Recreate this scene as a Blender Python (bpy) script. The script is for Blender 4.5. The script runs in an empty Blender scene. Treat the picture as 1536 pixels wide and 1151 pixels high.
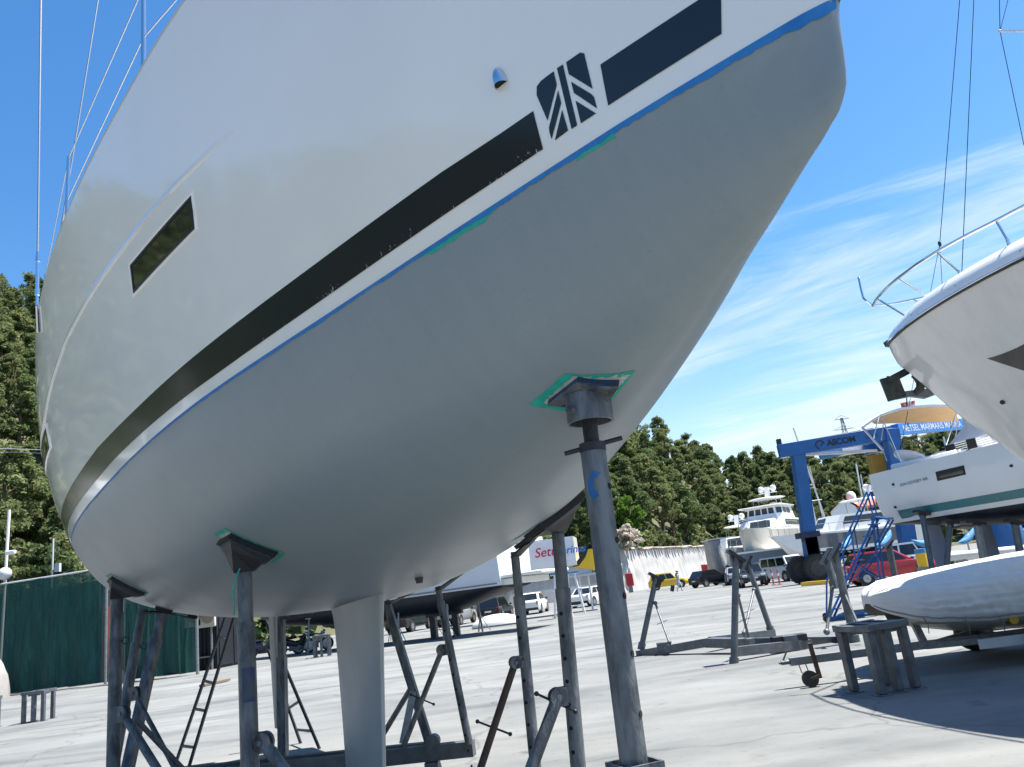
import bpy, bmesh, math, random
import numpy as np
from mathutils import Matrix, Vector, noise
random.seed(7); rnd = random.Random(11)
scene = bpy.context.scene
COL = scene.collection
V = Vector
R = math.radians
PI = math.pi

# ---------------------------------------------------------------- camera model (a hand held phone: tilted up and rolled)
FPX, CX, CY, EYE = 1154.0, 768.0, 575.5, 1.7
ROLL = math.atan(0.13); PITCH = math.atan((890 - 575.5) * math.cos(ROLL) / FPX)
_c, _s = math.cos(ROLL), math.sin(ROLL)
FW = V((0, math.cos(PITCH), math.sin(PITCH))); R0 = V((1, 0, 0)); U0 = V((0, -math.sin(PITCH), math.cos(PITCH)))
CXA = R0 * _c - U0 * _s; CYA = R0 * _s + U0 * _c
CAM = V((0, 0, EYE))
def ray(px, py): return CXA * ((px - CX) / FPX) - CYA * ((py - CY) / FPX) + FW
def at(px, py, y): d = ray(px, py); return CAM + d * (y / d.y)          # a point of the place seen at a pixel, y metres ahead
def gp(px, py, z=0.0): d = ray(px, py); return CAM + d * ((z - EYE) / d.z)
def dep(p): return (p - CAM).dot(FW)

# ---------------------------------------------------------------- materials
MATS = {}
def newmat(name):
    m = bpy.data.materials.new(name); m.use_nodes = True
    nt = m.node_tree; b = nt.nodes['Principled BSDF']
    return m, nt, b
def lin(c): return (c[0], c[1], c[2], 1)
def mat(name, c, r=.5, metal=0., var=.18, sc=4., bump=0., bsc=None, coat=0., c2=None, stretch=None, spec=.5, rvar=.1, det=5., lo=.35, hi=.7):
    """procedural paint / metal / cloth: two tones mixed by fractal noise, uneven roughness, optional bump"""
    if name in MATS: return MATS[name]
    m, nt, b = newmat(name); N = nt.nodes; L = nt.links
    tc = N.new('ShaderNodeTexCoord'); mp = N.new('ShaderNodeMapping'); L.new(tc.outputs['Object'], mp.inputs[0])
    if stretch: mp.inputs['Scale'].default_value = stretch
    nz = N.new('ShaderNodeTexNoise'); nz.inputs['Scale'].default_value = sc; nz.inputs['Detail'].default_value = det; nz.inputs['Roughness'].default_value = .62
    L.new(mp.outputs[0], nz.inputs['Vector'])
    cr = N.new('ShaderNodeValToRGB'); cr.color_ramp.elements[0].position = lo; cr.color_ramp.elements[1].position = hi
    cr.color_ramp.elements[0].color = lin(c); cr.color_ramp.elements[1].color = lin(c2 if c2 else [x * (1 - var) for x in c])
    L.new(nz.outputs['Fac'], cr.inputs[0]); L.new(cr.outputs[0], b.inputs['Base Color'])
    mr = N.new('ShaderNodeMapRange'); mr.inputs[3].default_value = max(r - rvar, .02); mr.inputs[4].default_value = min(r + rvar, 1)
    L.new(nz.outputs['Fac'], mr.inputs[0]); L.new(mr.outputs[0], b.inputs['Roughness'])
    b.inputs['Metallic'].default_value = metal; b.inputs['Specular IOR Level'].default_value = spec
    b.inputs['Coat Weight'].default_value = coat; b.inputs['Coat Roughness'].default_value = .05
    if bump:
        n2 = N.new('ShaderNodeTexNoise'); n2.inputs['Scale'].default_value = bsc or sc * 3; n2.inputs['Detail'].default_value = 4
        L.new(mp.outputs[0], n2.inputs['Vector'])
        bp = N.new('ShaderNodeBump'); bp.inputs['Strength'].default_value = min(bump, 1); bp.inputs['Distance'].default_value = .01 * max(bump, 1)
        L.new(n2.outputs['Fac'], bp.inputs['Height']); L.new(bp.outputs[0], b.inputs['Normal'])
    MATS[name] = m
    return m

# ---------------------------------------------------------------- mesh builder
class MB:
    def __init__(s): s.v = []; s.f = []; s.m = []; s.mi = 0
    def face(s, idx): s.f.append(idx); s.m.append(s.mi)
    def add(s, vs, fs):
        o = len(s.v); s.v += [V(p) for p in vs]
        for f in fs: s.face([i + o for i in f])
        return s
    def poly(s, pts): return s.add(pts, [list(range(len(pts)))])
    def box(s, c, d, rot=None):
        c = V(c); h = [x / 2 for x in d]; vs = []
        for x in (-1, 1):
            for y in (-1, 1):
                for z in (-1, 1):
                    p = V((x * h[0], y * h[1], z * h[2])); vs.append(c + (rot @ p if rot else p))
        return s.add(vs, [[0, 1, 3, 2], [4, 6, 7, 5], [0, 4, 5, 1], [2, 3, 7, 6], [0, 2, 6, 4], [1, 5, 7, 3]])
    def beam(s, a, b, w, h, up=(0, 0, 1)):
        a = V(a); b = V(b); d = (b - a).normalized(); up = V(up)
        if abs(d.dot(up)) > .98: up = V((1, 0, 0))
        x = d.cross(up).normalized(); y = x.cross(d)
        return s.box((a + b) / 2, (w, (b - a).length, h), Matrix((x, d, y)).transposed())
    def ring(s, c, d, r, n, ph=0., up=None):
        d = V(d).normalized(); u = V(up) if up else (V((0, 0, 1)) if abs(d.z) < .9 else V((1, 0, 0)))
        x = d.cross(u).normalized(); y = x.cross(d)
        return [V(c) + x * (r * math.cos(ph + 2 * PI * k / n)) + y * (r * math.sin(ph + 2 * PI * k / n)) for k in range(n)]
    def tube(s, a, b, r, r2=None, n=12, caps=True):
        a = V(a); b = V(b); r2 = r if r2 is None else r2
        vs = s.ring(a, b - a, r, n) + s.ring(b, b - a, r2, n)
        fs = [[k, (k + 1) % n, n + (k + 1) % n, n + k] for k in range(n)]
        if caps: fs += [list(range(n))[::-1], list(range(n, 2 * n))]
        return s.add(vs, fs)
    def pipe(s, a, b, r, ri, n=20):
        a = V(a); b = V(b); d = b - a
        vs = s.ring(a, d, r, n) + s.ring(b, d, r, n) + s.ring(a, d, ri, n) + s.ring(b, d, ri, n); fs = []
        for k in range(n):
            j = (k + 1) % n
            fs += [[k, j, n + j, n + k], [2 * n + j, 2 * n + k, 3 * n + k, 3 * n + j], [j, k, 2 * n + k, 2 * n + j], [n + k, n + j, 3 * n + j, 3 * n + k]]
        return s.add(vs, fs)
    def path(s, pts, r, n=8, closed=False):
        pts = [V(p) for p in pts]; m = len(pts); rows = []; u = None
        for i in range(m):
            if closed: d = pts[(i + 1) % m] - pts[i - 1]
            else: d = pts[min(i + 1, m - 1)] - pts[max(i - 1, 0)]
            d.normalize()
            if u is None: u = V((0, 0, 1)) if abs(d.z) < .9 else V((1, 0, 0))
            x = d.cross(u).normalized(); y = x.cross(d); u = y
            rr = r[i] if isinstance(r, (list, tuple)) else r
            rows.append([pts[i] + x * (rr * math.cos(2 * PI * k / n)) + y * (rr * math.sin(2 * PI * k / n)) for k in range(n)])
        o = len(s.v)
        for row in rows: s.v += row
        for i in range(m if closed else m - 1):
            i2 = (i + 1) % m
            for k in range(n):
                s.face([o + i * n + k, o + i * n + (k + 1) % n, o + i2 * n + (k + 1) % n, o + i2 * n + k])
        if not closed: s.face([o + k for k in range(n)][::-1]); s.face([o + (m - 1) * n + k for k in range(n)])
        return s
    def grid(s, rows, wrap=False, flip=False):
        n = len(rows[0]); o = len(s.v)
        for r in rows: s.v += [V(p) for p in r]
        for i in range(len(rows) - 1):
            for k in range(n if wrap else n - 1):
                j = (k + 1) % n
                q = [o + i * n + k, o + i * n + j, o + (i + 1) * n + j, o + (i + 1) * n + k]
                s.face(q[::-1] if flip else q)
        return s
    def prism(s, pts, vec):
        vec = V(vec); n = len(pts); a = [V(p) for p in pts]; b = [p + vec for p in a]
        return s.add(a + b, [list(range(n))[::-1], list(range(n, 2 * n))] + [[k, (k + 1) % n, n + (k + 1) % n, n + k] for k in range(n)])
    def ball(s, c, r, nu=14, nv=8, v0=-1., v1=1., rot=None):
        c = V(c); r = (r, r, r) if not hasattr(r, '__len__') else r; rows = []
        for i in range(nv + 1):
            a = (v0 + (v1 - v0) * i / nv) * PI / 2
            row = []
            for k in range(nu):
                p = V((r[0] * math.cos(a) * math.cos(2 * PI * k / nu), r[1] * math.cos(a) * math.sin(2 * PI * k / nu), r[2] * math.sin(a)))
                row.append(c + (rot @ p if rot else p))
            rows.append(row)
        return s.grid(rows, wrap=True)
    def lathe(s, c, prof, n=16, rot=None):
        c = V(c); rows = []
        for r, z in prof:
            row = []
            for k in range(n):
                p = V((r * math.cos(2 * PI * k / n), r * math.sin(2 * PI * k / n), z)); row.append(c + (rot @ p if rot else p))
            rows.append(row)
        return s.grid(rows, wrap=True)
    def build(s, name, mats, parent=None, smooth=35, local=False, fix=True, bevel=0., weld=False):
        me = bpy.data.meshes.new(name)
        inv = None
        if parent is not None and not local: inv = WORLD[parent.name].inverted()
        vs = [(inv @ p) if inv else p for p in s.v]
        me.from_pydata([tuple(p) for p in vs], [], s.f)
        if not isinstance(mats, (list, tuple)): mats = [mats]
        for m in mats: me.materials.append(m)
        if len(mats) > 1: me.polygons.foreach_set('material_index', s.m)
        if fix or weld:
            bm = bmesh.new(); bm.from_mesh(me)
            if weld: bmesh.ops.remove_doubles(bm, verts=bm.verts, dist=weld if weld is not True else 1e-4)
            bmesh.ops.recalc_face_normals(bm, faces=bm.faces); bm.to_mesh(me); bm.free()
        if smooth:
            me.polygons.foreach_set('use_smooth', [True] * len(me.polygons)); me.set_sharp_from_angle(angle=R(smooth))
        o = bpy.data.objects.new(name, me); COL.objects.link(o)
        if parent is not None: adopt(o, parent)
        else: WORLD[o.name] = Matrix.Identity(4)
        if bevel:
            b = o.modifiers.new('bevel', 'BEVEL'); b.width = bevel; b.segments = 2; b.limit_method = 'ANGLE'; b.angle_limit = R(40); b.harden_normals = False
        return o
WORLD = {}
CHILD = {}
def adopt(o, parent): o.parent = parent; WORLD[o.name] = WORLD[parent.name]; CHILD.setdefault(parent.name, []).append(o)
def tag(o, label, cat, group=None, kind=None):
    if label: o['label'] = label
    if cat: o['category'] = cat
    if group: o['group'] = group
    if kind: o['kind'] = kind
    return o
def thing(name, label, cat, loc=(0, 0, 0), group=None, M=None):
    o = bpy.data.objects.new(name, None); COL.objects.link(o); o.empty_display_size = .2
    W = M if M is not None else Matrix.Translation(V(loc))
    o.matrix_world = W; WORLD[o.name] = W.copy()
    return tag(o, label, cat, group)
def structure(o): o['kind'] = 'structure'; return o
def dup(root, W, label=None, group=None):
    def cp(o, parent):
        c = o.copy(); COL.objects.link(c)
        if parent is not None:
            adopt(c, parent)
        else:
            c.matrix_world = W; WORLD[c.name] = W.copy()
        for ch in list(KIDS(o)): cp(ch, c)
        return c
    r = cp(root, None)
    if label: r['label'] = label
    if group: r['group'] = group
    return r
def KIDS(o): return CHILD.get(o.name, [])
def pose(loc, yaw=0., s=1.): return Matrix.Translation(V(loc)) @ Matrix.Rotation(yaw, 4, 'Z') @ Matrix.Scale(s, 4)
def lerp(a, b, t): return a + (b - a) * t
def text(body, size, origin, right, up, m, parent, name='lettering', shear=0., bold=0., ext=.001):
    """writing as flat letters: origin is the left end of the base line, right / up its directions"""
    cu = bpy.data.curves.new(name, 'FONT'); cu.body = body; cu.size = size; cu.shear = shear; cu.offset = bold; cu.extrude = ext
    t = bpy.data.objects.new(name + '_tmp', cu); COL.objects.link(t)
    dg = bpy.context.evaluated_depsgraph_get(); me = bpy.data.meshes.new_from_object(t.evaluated_get(dg))
    bpy.data.objects.remove(t); me.name = name; me.materials.clear(); me.materials.append(m)
    rt = V(right).normalized(); nn = rt.cross(V(up)).normalized(); u2 = nn.cross(rt)
    W = Matrix((rt, u2, nn)).transposed().to_4x4(); W.translation = V(origin)
    me.transform(WORLD[parent.name].inverted() @ W)
    o = bpy.data.objects.new(name, me); COL.objects.link(o); adopt(o, parent)
    return o
def smoothstep(x): x = max(0., min(1., x)); return x * x * (3 - 2 * x)
def interp(xs, ys, x):
    if x <= xs[0]: return ys[0]
    for i in range(len(xs) - 1):
        if x <= xs[i + 1]: return lerp(ys[i], ys[i + 1], (x - xs[i]) / (xs[i + 1] - xs[i]))
    return ys[-1]
def spline(xk, yk, x):
    xk = np.asarray(xk, float); yk = np.asarray(yk, float); x = np.asarray(x, float)
    h = np.diff(xk); d = np.diff(yk) / h; m = np.zeros_like(yk)
    for i in range(1, len(xk) - 1): m[i] = (d[i - 1] * h[i] + d[i] * h[i - 1]) / (h[i] + h[i - 1])
    m[0] = d[0] * 1.5 - m[1] * .5; m[-1] = d[-1] * 1.5 - m[-2] * .5
    i = np.clip(np.searchsorted(xk, x) - 1, 0, len(xk) - 2); s = (x - xk[i]) / h[i]
    return (2*s**3-3*s**2+1)*yk[i] + (s**3-2*s**2+s)*h[i]*m[i] + (-2*s**3+3*s**2)*yk[i+1] + (s**3-s**2)*h[i]*m[i+1]

# ---------------------------------------------------------------- common materials
def concrete():
    m, nt, b = newmat('concrete'); N = nt.nodes; L = nt.links
    tc = N.new('ShaderNodeTexCoord')
    def nz(sc, det, scale=(1, 1, 1), rot=0., ro=.6):
        mp = N.new('ShaderNodeMapping'); mp.inputs['Scale'].default_value = scale; mp.inputs['Rotation'].default_value = (0, 0, rot)
        L.new(tc.outputs['Object'], mp.inputs[0])
        n = N.new('ShaderNodeTexNoise'); n.inputs['Scale'].default_value = sc; n.inputs['Detail'].default_value = det; n.inputs['Roughness'].default_value = ro
        L.new(mp.outputs[0], n.inputs['Vector']); return n.outputs['Fac']
    def ramp(src, stops):
        r = N.new('ShaderNodeValToRGB'); e = r.color_ramp.elements
        while len(e) < len(stops): e.new(.5)
        for k, (p, c) in enumerate(stops): e[k].position = p; e[k].color = lin(c)
        L.new(src, r.inputs[0]); return r.outputs[0]
    def mul(a, c, f=1.):
        x = N.new('ShaderNodeMix'); x.data_type = 'RGBA'; x.blend_type = 'MULTIPLY'; x.inputs[0].default_value = f
        L.new(a, x.inputs[6]); L.new(c, x.inputs[7]); return x.outputs[2]
    base = ramp(nz(.22, 6), [(.3, (.176, .182, .177)), (.52, (.215, .220, .213)), (.72, (.250, .254, .244))])
    brush = ramp(nz(1.1, 7, (.35, 1.5, 1), R(-5), .72), [(.28, (.78, .785, .79)), (.5, (.95, .95, .95)), (.72, (1.04, 1.04, 1.03))])
    blot = ramp(nz(.55, 4, (.5, 1, 1), R(12)), [(.34, (.70, .72, .745)), (.52, (.97, .97, .97)), (.8, (1.04, 1.04, 1.03))])
    spk = ramp(nz(9., 4), [(.27, (.62, .62, .62)), (.40, (1, 1, 1))])
    col = mul(mul(mul(base, brush), blot), spk, .7)
    # tyre marks: thin bent streaks
    wv = N.new('ShaderNodeTexWave'); wv.wave_type = 'RINGS'; wv.inputs['Scale'].default_value = .09; wv.inputs['Distortion'].default_value = 9; wv.inputs['Detail'].default_value = 3; wv.inputs['Detail Scale'].default_value = .35
    mp = N.new('ShaderNodeMapping'); mp.inputs['Location'].default_value = (9, 31, 0); L.new(tc.outputs['Object'], mp.inputs[0]); L.new(mp.outputs[0], wv.inputs['Vector'])
    tm = ramp(wv.outputs['Fac'], [(.0, (.80, .80, .81)), (.035, (.97, .97, .97)), (.06, (1, 1, 1))])
    col = mul(col, tm, .8)
    # hair cracks, oil drips and paint spots
    vo = N.new('ShaderNodeTexVoronoi'); vo.feature = 'DISTANCE_TO_EDGE'; vo.inputs['Scale'].default_value = .19
    mp2 = N.new('ShaderNodeMapping'); L.new(tc.outputs['Object'], mp2.inputs[0]); nd_ = N.new('ShaderNodeTexNoise'); nd_.inputs['Scale'].default_value = .9; nd_.inputs['Detail'].default_value = 5; L.new(mp2.outputs[0], nd_.inputs['Vector'])
    vm = N.new('ShaderNodeVectorMath'); vm.operation = 'MULTIPLY_ADD'; vm.inputs[1].default_value = (1.3, 1.3, 0); L.new(nd_.outputs['Color'], vm.inputs[0]); L.new(mp2.outputs[0], vm.inputs[2]); L.new(vm.outputs[0], vo.inputs['Vector'])
    col = mul(col, ramp(vo.outputs['Distance'], [(0, (.62, .62, .62)), (.0035, (.80, .80, .80)), (.006, (1, 1, 1))]), .75)
    col = mul(col, ramp(nz(1.9, 3, (1, 1, 1), 0, .5), [(.22, (.50, .51, .53)), (.31, (.90, .90, .90)), (.36, (1, 1, 1))]))
    col = mul(col, ramp(nz(.13, 3, (.5, 1, 1), R(20)), [(.35, (.80, .81, .82)), (.6, (1.04, 1.04, 1.03))]))
    L.new(col, b.inputs['Base Color']); b.inputs['Roughness'].default_value = .85; b.inputs['Specular IOR Level'].default_value = .25
    bp = N.new('ShaderNodeBump'); bp.inputs['Strength'].default_value = .25; bp.inputs['Distance'].default_value = .01
    L.new(nz(22, 4), bp.inputs['Height']); L.new(bp.outputs[0], b.inputs['Normal'])
    return m
M_CONC = concrete()
M_STEEL = mat('dull_steel', (.135, .152, .165), .5, .35, sc=7, c2=(.075, .085, .097), bump=.25, bsc=60)
M_STEEL2 = mat('pale_steel', (.26, .28, .285), .5, .45, sc=9, c2=(.15, .165, .175), bump=.2, bsc=60)
M_DARK = mat('black_iron', (.022, .024, .028), .55, 0, var=.4, sc=20, bump=.3)
M_RUBBER = mat('black_rubber', (.012, .013, .015), .62, 0, var=.4, sc=30, bump=.3)
M_RUST = mat('rusty_steel', (.10, .055, .035), .75, .1, sc=12, c2=(.045, .03, .026), bump=.4)
M_HOLE = mat('dark_hole', (.008, .008, .009), .9)
M_CHROME = mat('polished_stainless', (.72, .73, .74), .12, 1., var=.08, sc=3, rvar=.05)
M_WIRE = mat('stainless_wire', (.34, .36, .38), .38, .7, var=.15, sc=30)
M_WHITE = mat('white_gelcoat', (.80, .80, .78), .2, 0, var=.06, sc=1.2, coat=.3)
M_WHITE2 = mat('white_paint', (.78, .78, .76), .45, 0, var=.1, sc=2)
M_GLASS = mat('dark_glass', (.010, .012, .014), .06, 0, var=.2, sc=1, coat=.5, rvar=.02)
M_BLUE = mat('crane_blue_paint', (.005, .105, .325), .42, 0, var=.25, sc=1.3, coat=.15)
M_NAVY = mat('navy_antifouling', (.006, .010, .022), .55, 0, var=.35, sc=2.5)
M_LBLUE = mat('pale_blue_fabric', (.07, .26, .52), .7, 0, var=.25, sc=6)
M_BLACK = mat('black_plastic', (.014, .014, .016), .4, 0, var=.3, sc=10)
M_TYRE = mat('tyre_rubber', (.035, .034, .032), .8, 0, var=.4, sc=14, bump=.4)
M_RIM = mat('wheel_rim', (.45, .46, .47), .35, .7, var=.2, sc=10)
M_RED = mat('red_paint', (.42, .012, .022), .3, 0, var=.12, sc=3, coat=.5)
M_YELLOW = mat('yellow_paint', (.83, .50, .01), .3, 0, var=.08, sc=3, coat=.4)
M_GREY = mat('grey_plastic', (.20, .21, .22), .55, 0, var=.25, sc=6)
M_LGREY = mat('light_grey_paint', (.52, .54, .55), .45, 0, var=.15, sc=3)
M_WOOD = mat('weathered_wood', (.20, .15, .10), .8, 0, var=.4, sc=8, stretch=(1, 6, 6))
M_LAMPR = mat('tail_lamp_red', (.35, .01, .01), .25, 0, var=.1)
M_LAMPW = mat('headlamp_clear', (.75, .77, .8), .15, 0, var=.1)
# ================================================================= setting: yard, sun, sky
g = MB(); nG = 40
g.add([(-420, -300, 0), (420, -300, 0), (420, 520, 0), (-420, 520, 0)], [[0, 1, 2, 3]])
structure(g.build('ground', M_CONC, smooth=0, fix=False))
M_JOINT = mat('joint_filler', (.16, .17, .18), .9, 0, var=.4, sc=5)
def strip(pts, w, z, m, name):
    b = MB(); rows = []
    for i, p in enumerate(pts):
        p = V((p[0], p[1], z)); d = (V(pts[min(i + 1, len(pts) - 1)]) - V(pts[max(i - 1, 0)])); d = V((-d[1], d[0], 0)).normalized()
        rows.append([p - d * w / 2, p + d * w / 2])
    o = b.grid(rows).build(name, m, smooth=0, fix=False)
    return structure(o)
strip([(-16, 19.35), (-10.8, 19.76), (-5.36, 20.7), (1.08, 21.7), (6.67, 22.5), (24, 25)], .07, .004, M_JOINT, 'drain_channel')
strip([(-9, 16.75), (-7.1, 16.65), (-5.4, 16.45)], .03, .004, M_JOINT, 'concrete_joint')
strip([(-12, 24.4), (-4.5, 27.1), (1, 32.6), (11.1, 36.8), (22, 41)], .06, .004, M_JOINT, 'concrete_joint')
strip([(1.1, 48), (7.1, 51.5), (30, 62)], .12, .004, M_JOINT, 'concrete_joint')

SUN_EL, SUN_AZ = R(66.5), math.atan2(.988, .15)
sun = bpy.data.lights.new('sun', 'SUN'); sun.energy = 4.7; sun.angle = R(.53); sun.color = (1, .95, .875)
so = bpy.data.objects.new('sun', sun); COL.objects.link(so)
sd = V((math.sin(SUN_AZ) * math.cos(SUN_EL), math.cos(SUN_AZ) * math.cos(SUN_EL), math.sin(SUN_EL)))
so.rotation_euler = sd.to_track_quat('Z', 'Y').to_euler(); so.location = (30, 5, 60)

w = bpy.data.worlds.new('World'); scene.world = w; w.use_nodes = True
nt = w.node_tree; N = nt.nodes; L = nt.links; bg = N['Background']
sky = N.new('ShaderNodeTexSky'); sky.sky_type = 'NISHITA'; sky.sun_disc = False
sky.sun_elevation = SUN_EL; sky.sun_rotation = SUN_AZ; sky.air_density = 1.0; sky.dust_density = .35; sky.ozone_density = 2.2; sky.altitude = 0
hs = N.new('ShaderNodeHueSaturation'); hs.inputs['Saturation'].default_value = 1.29; hs.inputs['Value'].default_value = 1.12
L.new(sky.outputs[0], hs.inputs['Color'])
tc = N.new('ShaderNodeTexCoord'); sx = N.new('ShaderNodeSeparateXYZ'); L.new(tc.outputs['Generated'], sx.inputs[0])
def mth(op, a, b=None, clamp=False):
    n = N.new('ShaderNodeMath'); n.operation = op; n.use_clamp = clamp
    for k, q in enumerate((a, b)):
        if q is None: continue
        if isinstance(q, (int, float)): n.inputs[k].default_value = q
        else: L.new(q, n.inputs[k])
    return n.outputs[0]
zz = mth('ADD', mth('MAXIMUM', sx.outputs[2], 0.), .10)
cu = mth('DIVIDE', sx.outputs[0], zz); cv = mth('DIVIDE', sx.outputs[1], zz)
cb = N.new('ShaderNodeCombineXYZ'); L.new(cu, cb.inputs[0]); L.new(cv, cb.inputs[1])
def cnoise(sc, scale, rot, det, dist, loc=(0, 0, 0), ro=.6):
    mp = N.new('ShaderNodeMapping'); mp.vector_type = 'TEXTURE'; mp.inputs['Scale'].default_value = [1 / q for q in scale]; mp.inputs['Rotation'].default_value = (0, 0, rot); mp.inputs['Location'].default_value = loc
    L.new(cb.outputs[0], mp.inputs[0]); n = N.new('ShaderNodeTexNoise'); n.inputs['Scale'].default_value = sc; n.inputs['Detail'].default_value = det
    n.inputs['Distortion'].default_value = dist; n.inputs['Roughness'].default_value = ro; L.new(mp.outputs[0], n.inputs['Vector']); return n.outputs['Fac']
c1 = cnoise(1.15, (.30, 1.15, 1), R(-30), 8, .75, (3.1, .4, 0), .62)
c2 = cnoise(.42, (.7, 1, 1), R(-10), 3, .3, (1.7, 5.2, 0))
c3 = cnoise(3.2, (.35, 1.4, 1), R(-30), 6, .9, (0, 2, 0), .65)
def mrange(src, a, b_, c, d):
    n = N.new('ShaderNodeMapRange'); n.interpolation_type = 'SMOOTHSTEP'; L.new(src, n.inputs[0])
    for k, q in enumerate((a, b_, c, d)): n.inputs[1 + k].default_value = q
    return n.outputs[0]
def cen(c, k): return mth('MULTIPLY', mth('SUBTRACT', c, .5), k)
cl = mth('ADD', mth('ADD', cen(c1, 1.15), cen(c2, .55)), cen(c3, .30))
# more cirrus low over the yard to the north east, a clear zenith and west
cl = mth('ADD', mth('ADD', cl, mrange(sx.outputs[2], .70, .22, -.22, .05)), mrange(sx.outputs[0], -.25, .25, -.34, .02))
ca_ = mth('MULTIPLY', mrange(cl, -.06, .28, 0., 1.), .78)
hz_a = mth('MULTIPLY', mrange(sx.outputs[2], .34, .02, 0., 1.), mrange(sx.outputs[0], -.3, .2, .15, .50))
cm_out = mth('SUBTRACT', 1., mth('MULTIPLY', mth('SUBTRACT', 1., ca_), mth('SUBTRACT', 1., hz_a)))
mx = N.new('ShaderNodeMix'); mx.data_type = 'RGBA'; L.new(cm_out, mx.inputs[0]); L.new(hs.outputs[0], mx.inputs[6])
mx.inputs[7].default_value = (4.9, 5.35, 5.8, 1)
L.new(mx.outputs[2], bg.inputs['Color']); bg.inputs['Strength'].default_value = .075

cam = bpy.data.cameras.new('camera'); co = bpy.data.objects.new('camera', cam); COL.objects.link(co)
cam.sensor_fit = 'HORIZONTAL'; cam.sensor_width = 36; cam.lens = 36 * FPX / 1536; cam.clip_end = 3000; cam.clip_start = .05
Wc = Matrix((CXA, CYA, -FW)).transposed().to_4x4(); Wc.translation = CAM; co.matrix_world = Wc
scene.camera = co
scene.view_settings.view_transform = 'Standard'; scene.view_settings.look = 'None'; scene.view_settings.exposure = 1.46; scene.view_settings.gamma = 1

# ================================================================= the grey bottomed sailing yacht in the foreground
ZW = 2.6; TH = R(26.2); TAU = R(2.2)
hu = V((-math.sin(TH), math.cos(TH), 0)); hn = V((-math.cos(TH), -math.sin(TH), 0)); UP = V((0, 0, 1))
u3 = hu * math.cos(TAU) - UP * math.sin(TAU); k3 = hu * math.sin(TAU) + UP * math.cos(TAU)
BOW = V((.78496, 1.39613, 2.82))
HM = Matrix((u3, hn, k3)).transposed().to_4x4(); HM.translation = BOW - k3 * ZW
LOA = 10.6
TK = [-.02, -.002, .012, .026, .05, .1, .2, .34, .5, .65, 1.1, 1.8, 2.8, 4.2, 6, 8, 9.8, 11.3]; TB = [0, .3, .8, 1.6, 2.8, 4.4, 6.2, 8.2, 11.3]; TD = [0, .6, 1.6, 2.8, 4.4, 6.2, 8.2, 11.3]; TP = [0, 1.2, 3, 6, 11.3]
HZK = [2.600, 2.595, 2.50, 2.43, 2.388, 2.355, 2.314, 2.260, 2.207, 2.146, 2.007, 1.872, 1.785, 1.73, 1.767, 1.885, 2.02, 2.152]
HBW = [.003, .135, .341, .655, 1.106, 1.531, 1.85, 1.872, 1.60]; HBD = [.021, .366, .992, 1.459, 1.889, 2.126, 1.98, 1.70]
def hull_at(t):
    """control values of the section at t metres abaft the stem"""
    t = np.atleast_1d(t).astype(float)
    no = .022 * np.sqrt(np.maximum(1 - (1 - np.clip((t + .02) / .09, 0, 1))**2, 0)) + .015 * np.clip((t - .02) / .45, 0, 1)**.8
    q = lambda y: spline([0, 4, 11.3], y, t)
    return (spline(TK, HZK, t), np.maximum(spline(TB, HBW, t), 0) + no, spline(TD, HBD, t) + no, spline(TP, [.292, .353, .233, .437, .154], t),
            q([.528, .561, .489]), q([.105, -.028, 0]), q([.501, .454, .468]), q([4.205, 4.021, 3.948]))
def hull_sec(t, s, under):
    zk, bw, bd, ps, k1, r, k2, zd = [a[:, None] for a in hull_at(t)]
    s = np.atleast_1d(s)[None]; D = ZW - zk; tp = np.tan(ps)
    if under:
        k2e = np.minimum(k2, .8 * bw / np.maximum(tp * D, 1e-6))
        b = 3*s*(1-s)**2*k1*bw + 3*s**2*(1-s)*(bw - tp*k2e*D) + s**3*bw
        z = (1-s)**3*zk + 3*s*(1-s)**2*(zk + r*D) + 3*s**2*(1-s)*(ZW - k2e*D) + s**3*ZW
    else:
        h = .45 * (zd - ZW)
        b = (1-s)**2*bw + 2*s*(1-s)*np.minimum(bw + tp*h, bd + .05) + s**2*bd
        z = (1-s)**2*ZW + 2*s*(1-s)*(ZW + h) + s**2*zd
    T = np.atleast_1d(t)[:, None] + 0 * z
    return T, b, z
SGR = np.linspace(0, 1, 240)
def _pt(t, s_, under): return V([float(q[0, 0]) for q in hull_sec(t, s_, under)])
def _off(p, n, off, sg): p = p + n * off; return V((p.x, p.y * sg, p.z))
def side_pt(t, z, off=0., sg=1):
    """a point on the topsides (boat coordinates), off metres proud of the skin"""
    s_ = float(np.interp(z, hull_sec(t, SGR, False)[2][0], SGR)); p = _pt(t, s_, False)
    n = (_pt(t + .01, s_, False) - _pt(t - .01, s_, False)).cross(_pt(t, s_ + .02, False) - _pt(t, s_ - .02, False)).normalized()
    return _off(p, n if n.y > 0 else -n, off, sg)
def _under(t, s_, off, sg):
    p = _pt(t, s_, True); n = (_pt(t + .01, s_, True) - _pt(t - .01, s_, True)).cross(_pt(t, s_ + .01, True) - _pt(t, max(s_ - .01, 0), True)).normalized()
    return _off(p, n if n.z < 0 else -n, off, sg)
def under_pt(t, b, off=0., sg=1): return _under(t, float(np.interp(abs(b), np.maximum.accumulate(hull_sec(t, SGR, True)[1][0]), SGR)), off, -1 if b < 0 else sg)
def under_z(t, z, off=0.): return _under(t, float(np.interp(z, np.maximum.accumulate(hull_sec(t, SGR, True)[2][0]), SGR)), off, 1)

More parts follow.
